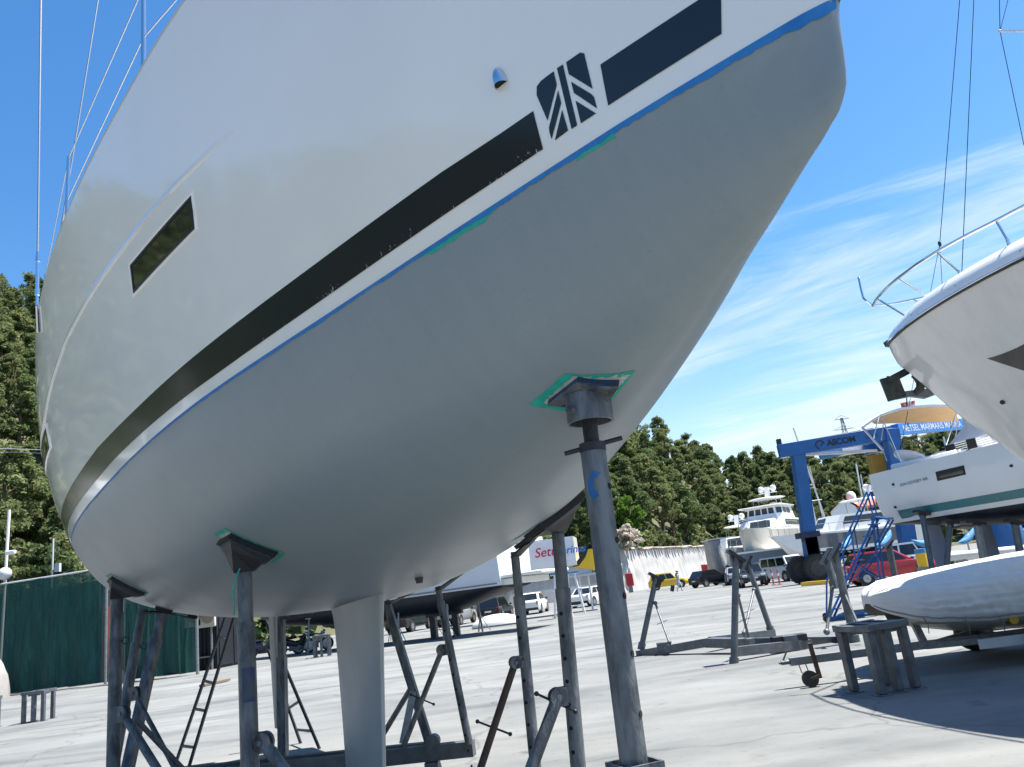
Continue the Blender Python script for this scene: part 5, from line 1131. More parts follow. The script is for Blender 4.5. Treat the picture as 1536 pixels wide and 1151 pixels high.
for s_ in (1, -1): m = MB(); m.box((2.0, s_ * 2.10, 3.45), (1.4, .03, .10)); m.build('window', M_GLASS, nav, local=True)
for k, (x, lb) in enumerate(((5.9, 'bare pale tube prop'), (3.1, 'prop with spread feet'), (8.6, 'prop beside the keel fin'), (11.5, 'prop nearest the motorcycles'))):
    for s_ in (1, -1):
        base = nvM @ V((x, s_ * 1.75, 0)); t = thing('boat_prop', lb + (' on the near side' if s_ > 0 else ' on the far side') + ' of the navy bottomed yacht', 'boat stand', base, 'props under the navy bottomed yacht')
        m = MB(); top = nvM @ V((x, s_ * 1.5, 1.75)); m.tube(base, top, .055, n=10); m.box(top, (.3, .3, .06)); m.build('post', M_STEEL2, t)
        m = MB()
        for q in range(3): an = 2 * PI * q / 3; m.tube(lerp(base, top, .5), base + V((.4 * math.cos(an), .4 * math.sin(an), .02)), .022, n=6)
        m.build('brace', M_STEEL2, t)
kb = thing('keel_support', 'dark stack of timber and steel under the navy bottomed yacht', 'boat stand', nvM @ V((5., 0, 0)))
m = MB()
for x in (3.6, 4.2, 4.9): m.box(nvM @ V((x, 0, .55)), (.28, .9, 1.1))
m.box(nvM @ V((4.2, 0, 1.15)), (1.8, 1.0, .2)); m.build('blocks', M_DARK, kb)
# racing hull with lettering
rcM = Matrix.Translation(P_(868, 848, 52).xy.to_3d()) @ Matrix.Rotation(R(172), 4, 'Z')
rc = sail_hull('white racing boat hull with red and blue sponsor lettering', rcM, 9., 2.5, 3.0, 4.75, 3.0, M_WHITE2, M_WHITE, name='racing_boat', cat='sailboat')
fr_ = rcM @ V((6.75, 1.53, 3.62)); dr_ = (rcM.to_3x3() @ V((-1, 0, 0))).normalized(); up_ = UP
fr_ = P_(802, 837, 50.42); text('Setur', .82, fr_, dr_, up_, mat('red_lettering', (.55, .02, .06), .5), rc, shear=.25, bold=.010); text('Marinas', .66, P_(831, 833, 50.42), dr_, up_, mat('blue_lettering', (.04, .15, .5), .5), rc, shear=.25, bold=.012)
rg = thing('racing_boat', 'stern of a racing hull painted yellow, red and black beside the lettered white hull', 'sailboat', P_(884, 848, 53).xy.to_3d())
yg = 51.0
m = MB(); m.prism([P_(858, 852, yg), P_(880, 824, yg), P_(905, 822, yg), P_(912, 850, yg), P_(890, 854, yg)], (.2, 2.4, 0)); m.build('hull', M_YELLOW, rg)
m = MB(); m.prism([P_(858, 851, yg - .05), P_(879, 824, yg - .05), P_(882, 824, yg - .05), P_(878, 836, yg - .05), P_(868, 849, yg - .05)], (0, .04, 0)); m.build('black_flash', M_BLACK, rg)
m = MB(); m.prism([P_(893, 823, yg - .05), P_(905, 822, yg - .05), P_(908, 838, yg - .05), P_(894, 840, yg - .05)], (0, .04, 0)); m.build('red_panel', M_RED, rg)
for px in (866, 880, 900): m = MB(); a = P_(px, 850, yg + 1); m.tube(a, V((a.x, a.y, 0)), .07, n=8); m.build('stand_leg', M_WHITE2, rg)
m = MB(); m.box(P_(880, 862, yg + .8), (2.6, 1.8, .12)); m.box(P_(868, 856, yg + .8), (1.6, 1.4, .5)); m.build('cradle_pad', M_LGREY, rg)
for px, y_, lb in ((842, 46, 'white tubular trestle under the lettered racing hull, nearer the navy bottomed yacht'), (862, 49, 'white tubular trestle beside the white saloon car')):
    t = thing('trestle', lb, 'trestle', P_(px, 900, y_).xy.to_3d(), 'white trestles'); c = t.location.copy(); m = MB()
    for dx in (-.5, .5):
        for dy in (-.4, .4): m.tube(c + V((dx, dy, 0)), c + V((dx * .4, dy, 2.4)), .05, n=8)
    for z in (.5, 1.5, 2.4): m.tube(c + V((-.45, -.4, z)), c + V((.45, -.4, z)), .04, n=8)
    m.build('frame', M_WHITE2, t); m = MB(); m.box(c + V((0, 0, 2.45)), (.9, 1.0, .1)); m.build('top_pad', M_LBLUE, t)

# ================================================================= vehicles
def car(lab, M, L_, W, H, mt, kind='suv', cat='car', grp=None, name='parked_car', low=M_BLACK):
    t = thing(name, lab, cat, M=M, group=grp); hw = W / 2; zb = .30 if kind != 'sedan' else .22; belt = H * (.60 if kind in ('suv', 'van', 'pickup') else .64)
    hood = {'suv': (.27, .93), 'hatch': (.26, .88), 'sedan': (.28, .86), 'pickup': (.24, .95), 'van': (.12, .9)}[kind]
    prof = [(0, zb + .16, belt * .86), (.015, zb, belt * .97), (.2, zb, belt), (.6, zb, belt), (1 - hood[0], zb, belt * .985), (1 - hood[0] * .4, zb, belt * hood[1]), (.975, zb + .02, belt * hood[1] * .88), (1, zb + .14, belt * .66)]
    rows_ = []
    for u, z0, z1 in prof:
        k = .90 if u in (0, 1) else (.965 if u in (.015, .975) else 1.); h = hw * k
        rows_.append([V((u * L_ - L_ / 2, y, z)) for y, z in ((-h * .94, z0), (-h, z0 + .14), (-h, lerp(z0, z1, .62)), (-h * .955, z1 - .03), (-h * .86, z1), (0, z1 + .02), (h * .86, z1), (h * .955, z1 - .03), (h, lerp(z0, z1, .62)), (h, z0 + .14), (h * .94, z0))])
    m = MB(); m.grid(rows_); m.poly(rows_[0]); m.poly(rows_[-1]); m.build('body', mt, t, local=True, smooth=40)
    cb = {'suv': (.02, .73, .09, .13), 'hatch': (.04, .74, .10, .19), 'sedan': (.10, .74, .16, .17), 'pickup': (.33, .76, .03, .14), 'van': (.01, .90, .02, .12)}[kind]
    x0, x1, d0, d1 = [q * L_ for q in cb]; x0 -= L_ / 2; x1 -= L_ / 2
    lo = [V((x, y, belt - .02)) for x, y in ((x0, -hw * .93), (x1, -hw * .90), (x1, hw * .90), (x0, hw * .93))]; up = [V((x, y, H)) for x, y in ((x0 + d0, -hw * .76), (x1 - d1, -hw * .74), (x1 - d1, hw * .74), (x0 + d0, hw * .76))]
    m = MB(); m.grid([lo, up], wrap=True); m.poly(up); cbn = m.build('cabin', mt, t, local=True, smooth=0, bevel=.05)
    for i, (a, b, fs) in enumerate((((lo[0], lo[1]), (up[0], up[1]), ((.07, .34), (.37, .64), (.67, .96)) if kind in ('suv', 'van') else ((.10, .46), (.50, .93))), ((lo[2], lo[3]), (up[2], up[3]), ((.04, .33), (.36, .63), (.66, .93)) if kind in ('suv', 'van') else ((.07, .50), (.54, .90))), ((lo[1], lo[2]), (up[1], up[2]), ((.06, .94),)), ((lo[3], lo[0]), (up[3], up[0]), ((.08, .92),)))):
        for f in fs: m = MB(); facewin(m, a, b, f[0], f[1], .10, .86, .012); m.build('window', M_GLASS, t, local=True, fix=False)
    r = .33 if kind in ('hatch', 'sedan') else .37
    for x in (-L_ / 2 + L_ * .19, L_ / 2 - L_ * .185):
        for s_ in (-1, 1):
            c = V((x, s_ * (hw - .10), r)); rt = Matrix.Rotation(PI / 2, 3, 'X'); m = MB(); m.lathe(c, [(r * .62, -.11), (r * .95, -.125), (r, -.08), (r, .08), (r * .95, .125), (r * .62, .11)], 20, rt); o = m.build('wheel', M_TYRE, t, local=True)
            m = MB(); m.lathe(c, [(0, -.10), (r * .3, -.118), (r * .64, -.10), (r * .64, .10), (r * .3, .118), (0, .10)], 16, rt); m.build('rim', M_RIM, o, local=True)
            m = MB(); m.tube(V((x, s_ * (hw - .02), r + .03)), V((x, s_ * (hw + .004), r + .03)), r * 1.17, n=18); m.build('wheel_arch', low, t, local=True)
    for s_ in (-1, 1):
        m = MB(); m.box((L_ / 2 - .06, s_ * hw * .70, belt * .80), (.10, hw * .34, .15)); m.build('headlight', M_LAMPW, t, local=True, bevel=.02); m = MB(); m.box((-L_ / 2 + .035, s_ * hw * .80, belt * .80), (.07, hw * .16, .26)); m.build('tail_light', M_LAMPR, t, local=True, bevel=.015)
        m = MB(); m.box((x1 - L_ * .02, s_ * (hw + .06), belt + .05), (.12, .16, .13)); m.build('door_mirror', low, t, local=True, bevel=.02)
    m = MB(); m.box((L_ / 2 - .035, 0, zb + .20), (.08, hw * 1.6, .22)); m.build('bumper', low, t, local=True, bevel=.03); m = MB(); m.box((-L_ / 2 + .03, 0, zb + .17), (.08, hw * 1.7, .20)); m.build('bumper', low, t, local=True, bevel=.03)
    for sgn in (1, -1): m = MB(); m.box((sgn * (L_ / 2 + .012), 0, zb + .32), (.012, .5, .11)); m.build('number_plate', M_WHITE2, t, local=True)
    return t
M_CBLK = mat('black_car_paint', (.012, .013, .015), .2, 0, var=.1, coat=.6); M_CSIL = mat('silver_car_paint', (.42, .44, .46), .3, .4, var=.08, coat=.5); M_CDRK = mat('dark_green_car_paint', (.018, .028, .028), .22, 0, var=.1, coat=.6); M_CWH = mat('white_car_paint', (.72, .73, .73), .25, 0, var=.05, coat=.5)
def gm(px, py, yaw): p = gp(px, py); return pose((p.x, p.y, 0), R(yaw))
car('bright yellow off road car driving past the white wall', pose((14.3, 88.5, 0), R(-8)), 4.35, 1.85, 1.72, M_YELLOW, 'suv')
car('black hatchback showing its rear, leftmost of the parked row before the tarpaulin frame', pose((16.3, 76, 0), R(28)), 4.1, 1.75, 1.5, M_CBLK, 'hatch')
car('silver hatchback half hidden between two dark cars', pose((17.3, 70.5, 0), R(80)), 4.0, 1.72, 1.5, M_CSIL, 'hatch')
car('dark green people carrier facing the camera at the foot of the leaning cradle post', pose((15.55, 58.6, 0), R(-100)), 4.3, 1.8, 1.62, M_CDRK, 'suv')
car('red hatchback behind the blue rolling steps', pose((16.35, 37.6, 0), R(-8), .95), 4.2, 1.8, 1.55, M_RED, 'hatch')
car('white estate car with dark windows behind the red car', pose((19.9, 41.6, 0), R(-18)), 4.7, 1.85, 1.68, M_CWH, 'suv')
kb_ = MB(); kb_.beam(gp(1207, 879) + UP * .1, gp(1246, 876) + UP * .1, .5, .22); tag(kb_.build('kerb_block', M_YELLOW), 'yellow painted kerb block at the foot of the blue hoist leg', 'kerb')
car('small white van under the cream hulled trawler yacht', pose((18.6, 60.5, 0), R(-75)), 4.4, 1.8, 1.85, M_CWH, 'van', cat='van', name='parked_van')
car('white saloon car showing its rear beside the white trestle', pose((3.95, 62.5, 0), R(62)), 4.5, 1.8, 1.45, M_CWH, 'sedan')

# ================================================================= people
def person(lab, M, pose_, cloth, leg, skin, hair, extra=None):
    t = thing('person', lab, 'person', M=M)
    J = pose_; me = bpy.data.meshes.new('body'); names = list(J['v']); idx = {n: i for i, n in enumerate(names)}
    me.from_pydata([J['v'][n][:3] for n in names], [(idx[a], idx[b]) for a, b in J['e']], [])
    o = bpy.data.objects.new('body', me); COL.objects.link(o); adopt(o, t)
    sk = o.modifiers.new('skin', 'SKIN'); sk.use_smooth_shade = True
    for i, n in enumerate(names): r = J['v'][n][3]; me.skin_vertices[0].data[i].radius = (r, r) if n != 'chest' else (r * 1.25, r * .85); me.skin_vertices[0].data[i].use_root = n == 'pelvis'
    ss = o.modifiers.new('sub', 'SUBSURF'); ss.levels = 2; ss.render_levels = 2
    m_, nt, b = newmat('skin_and_clothes'); N = nt.nodes; L = nt.links; tc = N.new('ShaderNodeTexCoord'); sp = N.new('ShaderNodeSeparateXYZ'); L.new(tc.outputs['Object'], sp.inputs[0]); r = N.new('ShaderNodeValToRGB'); r.color_ramp.interpolation = 'CONSTANT'
    mr = N.new('ShaderNodeMapRange'); mr.inputs[2].default_value = 2.; L.new(sp.outputs[2], mr.inputs[0]); L.new(mr.outputs[0], r.inputs[0]); e = r.color_ramp.elements
    stops = [(0, (.03, .03, .03)), (.05, leg), (.47, cloth), (.745, skin)]
    while len(e) < len(stops): e.new(.9)
    for k, (p, c) in enumerate(stops): e[k].position = p; e[k].color = lin(c)
    L.new(r.outputs[0], b.inputs['Base Color']); b.inputs['Roughness'].default_value = .8; me.materials.append(m_)
    h = J['v']['head']; m = MB(); m.ball((h[0] - .015, h[1], h[2] + .035), (.105, .095, .115), 14, 8, -.1, 1.); m.build('hair', hair, t, local=True)
    m = MB(); m.ball((h[0] + .105, h[1], h[2] - .01), (.02, .014, .022), 8, 5); m.build('nose', mat('skin_tone', skin, .6), t, local=True)
    return t
walk = dict(v={'pelvis': (0, 0, .95, .135), 'waist': (.01, 0, 1.12, .12), 'chest': (.03, 0, 1.36, .14), 'neck': (.05, 0, 1.52, .055), 'head': (.06, 0, 1.64, .095),
    'hl': (0, .09, .90, .09), 'kl': (.20, .10, .50, .06), 'al': (.12, .10, .09, .042), 'tl': (.26, .10, .035, .035), 'hr': (0, -.09, .90, .09), 'kr': (-.02, -.10, .48, .06), 'ar': (-.26, -.10, .12, .042), 'tr': (-.14, -.10, .035, .035),
    'sl': (.02, .19, 1.43, .055), 'el': (-.10, .23, 1.16, .042), 'wl': (-.02, .24, .93, .03), 'fl': (.03, .24, .84, .028), 'sr': (.02, -.19, 1.43, .055), 'er': (.04, -.24, 1.15, .042), 'wr': (-.16, -.25, .92, .03), 'fr': (-.20, -.25, .84, .028)},
    e=[('pelvis', 'waist'), ('waist', 'chest'), ('chest', 'neck'), ('neck', 'head'), ('pelvis', 'hl'), ('hl', 'kl'), ('kl', 'al'), ('al', 'tl'), ('pelvis', 'hr'), ('hr', 'kr'), ('kr', 'ar'), ('ar', 'tr'), ('chest', 'sl'), ('sl', 'el'), ('el', 'wl'), ('wl', 'fl'), ('chest', 'sr'), ('sr', 'er'), ('er', 'wr'), ('wr', 'fr')])
stand = dict(v=dict(walk['v'], kl=(.02, .11, .50, .06), al=(0, .11, .09, .042), tl=(.14, .12, .035, .035), kr=(.02, -.11, .50, .06), ar=(0, -.11, .09, .042), tr=(.14, -.12, .035, .035), el=(.0, .25, 1.16, .042), wl=(.08, .22, .94, .03), fl=(.10, .20, .86, .028)), e=walk['e'])
M_HAIR = mat('dark_hair', (.02, .015, .012), .6)
person('person in pale blue clothes walking away from the yellow car with a dark wheeled case', pose((12.25, 70.2, 0), R(-20)), walk, (.30, .38, .50), (.42, .46, .52), (.45, .28, .2), M_HAIR)
person('person dressed in black standing by the white wall behind the yellow car', pose((16.9, 97, 0), R(-140), 1.04), stand, (.012, .012, .014), (.015, .015, .018), (.4, .26, .19), M_HAIR)
wc2 = thing('wheeled_case', 'small dark wheeled case pulled by the walking person', 'suitcase', (11.65, 70.35, 0)); m = MB(); m.box((11.65, 70.35, .36), (.28, .42, .55), Matrix.Rotation(.3, 3, 'Y')); m.build('case', M_BLACK, wc2, bevel=.03); m = MB(); m.tube((11.72, 70.35, .6), (12.02, 70.3, .85), .015, n=6); m.build('handle', M_CHROME, wc2)
# hydrants and posts along the wall
def bollard(px, py, lab, col, h=1.):
    p = gp(px, py); t = thing('marker_post', lab, 'marker post', p, 'red marker posts'); m = MB(); m.lathe(p, [(.16, 0), (.16, .05), (.06, .07), (.055, h), (0, h + .02)], 12); m.build('post', col, t); m = MB(); m.lathe(p, [(.058, h * .55), (.062, h * .56), (.062, h * .72), (.058, h * .73)], 12); m.build('band', M_WHITE2, t)
M_PINK = mat('faded_red_plastic', (.50, .13, .12), .6, 0, var=.2)
bollard(939, 898, 'faded red marker post next to the big steel prop', M_PINK, 1.25); bollard(1161, 878, 'faded red marker post right of the dark green people carrier', M_PINK, 1.1); bollard(1170, 877, 'second faded red marker post right of the dark green people carrier', M_PINK, 1.0)
for px, y_, lb in ((944, 96, 'red fire point standing before the white wall'), (1060, 118, 'red fire point and hose reel at the far end of the white wall')):
    p = P_(px, 870, y_); t = thing('fire_point', lb, 'fire hydrant', (p.x, p.y, 0)); m = MB(); m.box((p.x, p.y, 1.5), (.9, .5, 1.5)); m.build('cabinet', M_RED, t, bevel=.05); m = MB(); m.box((p.x, p.y, .4), (.5, .3, .8)); m.build('pedestal', M_GREY, t)
# ================================================================= white retaining wall, house, screens
M_WWALL = mat('patchy_white_render', (.40, .395, .385), .85, 0, sc=1.1, c2=(.24, .23, .215), bump=.5, bsc=6, stretch=(1, 1, .35), lo=.42, hi=.78)
M_STONE = mat('rough_stone_cap', (.35, .32, .27), .9, 0, var=.5, sc=3, bump=.6)
wa, wb = V((9.5, 98.5, 0)), V((36, 152, 0)); wd = (wb - wa); wL = wd.length; wd.normalize(); wn = V((-wd.y, wd.x, 0))
rw = thing('retaining_wall', 'long whitewashed retaining wall below the wooded slope', 'wall', wa)
m = MB(); rr = []
for i in range(61):
    c = wa + wd * (wL * i / 60); top = 5.3 + .35 * noise.noise(V((i * .3, 0, 0))); rr.append([c + wn * (.9 * k + .25 * noise.noise(V((i * .5, k * 3, 2)))) + UP * (top * k) for k in [q / 8 for q in range(9)]] + [c + wn * 2.2 + UP * top])
m.grid(rr); m.build('render', M_WWALL, rw, fix=False, smooth=60)
m = MB()
for i in range(55):
    c = wa + wd * (wL * (i + .5) / 55) + wn * 1.2 + UP * (5.45 + .35 * noise.noise(V((i * .33, 0, 0)))); m.ball(c, (.95 + .4 * rnd.random(), .5, .16 + .08 * rnd.random()), 7, 4)
m.build('stone_cap', M_STONE, rw, smooth=20)
lw = thing('boundary_wall', 'low white boundary wall behind the navy bottomed yacht', 'wall', (-15, 91, 0)); m = MB(); m.beam((-46, 80, 1.3), (9.2, 98.4, 1.3), .4, 2.6); m.build('render', M_WWALL, lw); m = MB(); m.beam((-46, 80, 2.68), (9.2, 98.4, 2.68), .55, .16); m.build('coping', M_STONE, lw)
for x, y_, yw, kd, mt_, lb in ((-6.2, 58, 75, 'hatch', M_CSIL, 'silver hatchback seen between the keel and the leaning square prop'), (-3.4, 60, 78, 'suv', M_CBLK, 'black estate car under the middle of the navy bottom'), (-.6, 61.5, 80, 'sedan', M_CWH, 'white saloon car seen past the dark keel support'), (-9.4, 57, 72, 'van', M_CDRK, 'dark green van seen beyond the fin of the navy bottomed yacht')):
    car(lb, pose((x, y_, 0), R(yw)), 4.3, 1.8, 1.55 if kd != 'van' else 1.9, mt_, kd, grp='cars parked beyond the navy bottomed yacht')
dg = thing('upturned_dinghy', 'white dinghy lying on the ground beyond the navy bottomed yacht', 'dinghy', (-2.6, 46, 0)); m = MB(); m.ball((-2.6, 46, .05), (1.5, .6, .62), 18, 7, 0, 1); m.build('hull', M_WHITE, dg); m = MB(); m.beam((-4.0, 45.4, .05), (-1.2, 45.4, .05), .06, .08); m.build('gunwale', M_GREY, dg)
# tarpaulin frame
tf = thing('tarpaulin_frame', 'boxy frame wrapped in grey translucent tarpaulin beside the white wall', 'shelter', gp(1088, 872)); yq = 88.
M_TARP = mat('grey_tarpaulin', (.38, .37, .36), .55, 0, var=.35, sc=1.2, bump=1.5, bsc=2)
m = MB(); q0 = P_(1074, 858, yq); m.box((q0.x + 1.35, yq + 2, 2.3), (2.7, 4, 4.6)); m.build('cover', M_TARP, tf, bevel=.25)
m = MB(); m.box((q0.x + 1.35, yq + 2, 4.66), (2.9, 4.2, .12)); m.build('roof_sheet', M_WHITE2, tf)
ct = thing('shed', 'low blue grey shed under the bow of the trawler yacht', 'shed', gp(1140, 862)); p = P_(1140, 850, 72); m = MB(); m.box((p.x + .9, 74, 1.25), (5.2, 3, 2.5)); m.build('wall', mat('blue_grey_sheet', (.13, .17, .21), .5, 0, var=.2, sc=1), ct); m = MB(); m.box((p.x + .9, 74, 2.58), (5.6, 3.4, .16)); m.build('roof', M_WHITE2, ct)
# house with lantern
M_ROOF = mat('orange_red_tiles', (.52, .14, .07), .7, 0, sc=9, c2=(.38, .10, .06)); hs_ = thing('house', 'white house with orange tiled roof and round lantern tower behind the yachts', 'house', gp(1285, 843)); yh = 104.
p0, p1_, p2_ = P_(1249, 775, yh), P_(1265, 748.5, yh), P_(1285, 760, yh); p3_ = P_(1310, 758, yh + 3)
e0_, e1_ = P_(1246, 768, yh), P_(1284, 760, yh); gz = .4
m = MB(); base = [V((e0_.x, yh, 0)), V((e1_.x, yh, 0)), V((e1_.x, yh, e1_.z)), V((p1_.x, yh, p1_.z)), V((e0_.x, yh, e0_.z))]; m.prism(base, (3.5, 9, 0)); m.build('wall', M_WHITE2, hs_)
m = MB(); dz = V((3.5, 9, 0)); a, b, c = base[4] + V((-.3, -.3, -.1)), base[3] + V((0, -.3, .12)), base[2] + V((.4, -.3, -.1)); m.grid([[a, b, c], [a + dz, b + dz, c + dz]]); m.build('roof', M_ROOF, hs_, fix=False)
m = MB(); c = P_(1291, 756, yh); m.prism([P_(1284, 761, yh + .5), P_(1312, 757, yh + .5), P_(1312, 748, yh + 3), P_(1278, 750, yh + 3)], (.3, .5, -.3)); m.build('roof_slope', M_ROOF, hs_)
c = P_(1276.5, 745, yh + 2); m = MB(); m.lathe(V((c.x, c.y, c.z - 1.6)), [(.55, -1.5), (.55, .5), (.68, .55), (.62, .7), (.62, 1.5), (.58, 1.9), (.35, 2.2), (0, 2.3)], 16); m.build('lantern_tower', M_WHITE2, hs_)
m = MB(); m.lathe(V((c.x, c.y, c.z - 1.6)), [(.635, .75), (.635, 1.05)], 16); m.build('window_band', M_GLASS, hs_, fix=False)
# green screens
def screen_mat():
    m, nt, b = newmat('dark_green_shade_net'); N = nt.nodes; L = nt.links; tc = N.new('ShaderNodeTexCoord')
    mp = N.new('ShaderNodeMapping'); mp.inputs['Scale'].default_value = (2.2, 2.2, .25); L.new(tc.outputs['Object'], mp.inputs[0]); n = N.new('ShaderNodeTexNoise'); n.inputs['Scale'].default_value = 2.2; n.inputs['Detail'].default_value = 6; L.new(mp.outputs[0], n.inputs['Vector'])
    r = N.new('ShaderNodeValToRGB'); r.color_ramp.elements[0].position = .3; r.color_ramp.elements[1].position = .7; r.color_ramp.elements[0].color = (.005, .050, .042, 1); r.color_ramp.elements[1].color = (.013, .095, .075, 1); L.new(n.outputs['Fac'], r.inputs[0]); L.new(r.outputs[0], b.inputs['Base Color']); b.inputs['Roughness'].default_value = .85
    b.inputs['Alpha'].default_value = .82; return m
M_NET = screen_mat()
def screen(lab, pts, top_px, seed):
    """pts: two ground points; a net hung on a rail, gathered into folds"""
    a, b = pts; t = thing('screen_fence', lab, 'screen', (a + b) / 2, 'green shade net screens'); n_ = 90; d = b - a; nn = V((-d.y, d.x, 0)).normalized(); rr = []
    for i in range(n_ + 1):
        u = i / n_; c = lerp(a, b, u); zt = lerp(top_px[0], top_px[1], u); row = []
        for k in range(15):
            v = k / 14; z = lerp(.12 + .25 * noise.noise(V((u * 4, seed, 0))), zt + .06 * noise.noise(V((u * 9, seed, 3))), v); f = .17 * math.sin(u * 46 + 3 * noise.noise(V((u * 5, v * 1.5, seed)))) * (1 - .4 * v) + .14 * noise.noise(V((u * 8, v * 2, seed + 1)))
            row.append(c + nn * f + UP * z)
        rr.append(row)
    m = MB(); m.grid(rr); m.build('net', M_NET, t, fix=False, smooth=60)
    m = MB(); m.tube(a + UP * top_px[0] + UP * .05, b + UP * top_px[1] + UP * .05, .045, n=8); m.build('top_rail', M_LGREY, t)
    for q, zt in ((a, top_px[0]), (b, top_px[1])): m = MB(); m.tube(q, q + UP * (zt + .15), .07, n=10); m.build('fence_post', M_STEEL2, t)
    return t
def hz_at(px, py, p): return EYE + (at(px, py, p.y).z - EYE)
F0, F1, F2, F3 = V((-34, 41.5, 0)), V((-20.6, 37.6, 0)), V((-19.6, 37.3, 0)), V((-15.4, 35.6, 0))
z1 = at(126, 858, F1.y).z; zz1 = at(150, 862, F2.y).z
screen('wide dark green shade net screen at the left edge, topped by a pale rail', (F0, F1), (z1 + .1, z1), 2.); screen('narrow dark green shade net screen ending behind the aft props', (F2, F3), (zz1, zz1 - .15), 6.)
# what stands behind the screens
M_CONT = mat('dark_container_paint', (.014, .018, .028), .6, 0, var=.4, sc=.6); M_CRED = mat('faded_container_red', (.33, .08, .055), .6, 0, var=.3, sc=.6)
def container(lab, c, yaw, mt, d=(6.1, 2.4, 2.6)):
    t = thing('shipping_container', lab, 'container', M=pose(c, R(yaw)), group='containers behind the green screens'); m = MB(); m.box((0, 0, d[2] / 2), d)
    for k in range(24): m.box((-d[0] / 2 + .15 + k * (d[0] - .3) / 23, -d[1] / 2 - .02, d[2] / 2), (.11, .05, d[2] - .3))
    m.build('shell', mt, t, local=True); m = MB(); m.box((d[0] / 2 + .02, -.55, d[2] / 2), (.04, 1.0, d[2] - .25)); m.box((d[0] / 2 + .02, .55, d[2] / 2), (.04, 1.0, d[2] - .25)); m.build('door', mt, t, local=True); return t
container('faded red container showing through the gap between the screens', (-21.6, 41.5, 0), -60, M_CRED, (3., 2.4, 3.6)); container('dark container behind the outer part of the wide green screen', (-31.5, 44.3, 0), -16, M_CONT, (6.3, 2.4, 5.0)); container('dark container behind the inner part of the wide green screen', (-25.2, 42.4, 0), -16, M_CONT, (6.3, 2.4, 5.0)); container('dark container behind the narrow green screen', (-18.3, 40.5, 0), -16, M_CONT, (6.1, 2.4, 3.6))
# cctv mast and thin mast
cm_ = thing('camera_mast', 'thin white mast with camera arm and dome at the left edge', 'mast', (-31.6, 43.5, 0)); a = P_(14, 765, 40.); b = P_(5, 880, 40.)
m = MB(); m.tube(V((b.x, 40, 0)), V((a.x, 40, a.z)), .075, n=10); m.build('pole', M_WHITE2, cm_); m = MB(); m.ball(P_(7, 861, 39.7), .33, 14, 10); m.build('dome', M_LGREY, cm_); c = P_(16, 829, 39.8); m = MB(); m.box(c, (.5, .2, .2)); m.build('camera', M_WHITE2, cm_, bevel=.04)
tm = thing('thin_mast', 'thin grey mast behind the wide green screen', 'mast', (P_(79, 860, 42.).x, 42, 0)); a = P_(80, 808, 42.); m = MB(); m.tube((a.x, 42, 0), a, .05, n=8); m.box((a.x + .3, 42, P_(84, 852, 42).z), (.25, .2, .45)); m.build('pole', M_LGREY, tm)
# sheeted heap by the keel stands
sh = MB(); c = gp(-22, 1050); rr = []
for i in range(10):
    a = i / 9 * PI / 2; rr.append([c + V(((1.0 + .25 * noise.noise(V((k, i, 0)))) * math.cos(a) * math.cos(2 * PI * k / 26), (.9 + .25 * noise.noise(V((k, i, 4)))) * math.cos(a) * math.sin(2 * PI * k / 26), 1.9 * math.sin(a) * (1 + .15 * noise.noise(V((k * .7, i, 8)))))) for k in range(26)])
sh.grid(rr, wrap=True); tag(sh.build('sheeted_heap', M_TARP, fix=False, smooth=60), 'heap under a crumpled grey sheet at the left edge by the keel stands', 'covered heap')
# air conditioners, motorcycles, plank, bags
for px, z_, lb in ((292, 2.55, 'cream air conditioner unit on the rack, nearest the green screen'), (312, 2.45, 'cream air conditioner unit with round fan, right one on the rack')):
    p = P_(px, 960, 38.5); t = thing('air_conditioner', lb, 'air conditioner', (p.x, p.y, z_ - .5), 'air conditioner units'); m = MB(); m.box((p.x, p.y, z_ - .02), (.82, .35, .95)); m.build('case', mat('cream_enamel', (.66, .60, .48), .5), t, bevel=.04); m = MB(); m.tube((p.x + .08, p.y - .17, z_), (p.x + .08, p.y - .20, z_), .32, n=22); m.build('fan_grille', mat('beige_grille', (.36, .27, .18), .7), t)
rk = thing('open_rack', 'grey steel rack beside the green screen holding air conditioner units', 'rack', P_(305, 1000, 38.6).xy.to_3d()); m = MB()
for px in (291, 318):
    for dy in (0, .8): p = P_(px, 990, 38.4 + dy); m.tube((p.x, p.y, 0), (p.x, p.y, 3.6), .06, n=8)
a, b = P_(291, 990, 38.4), P_(318, 990, 38.4)
for z_ in (.6, 2.0, 3.5): m.beam((a.x, 38.8, z_), (b.x, 38.8, z_), .9, .06)
m.build('frame', M_STEEL2, rk); m = MB(); m.box(((a.x + b.x) / 2, 39.1, 1.2), (.9, .4, .9)); m.build('crate', M_CREAM, rk)
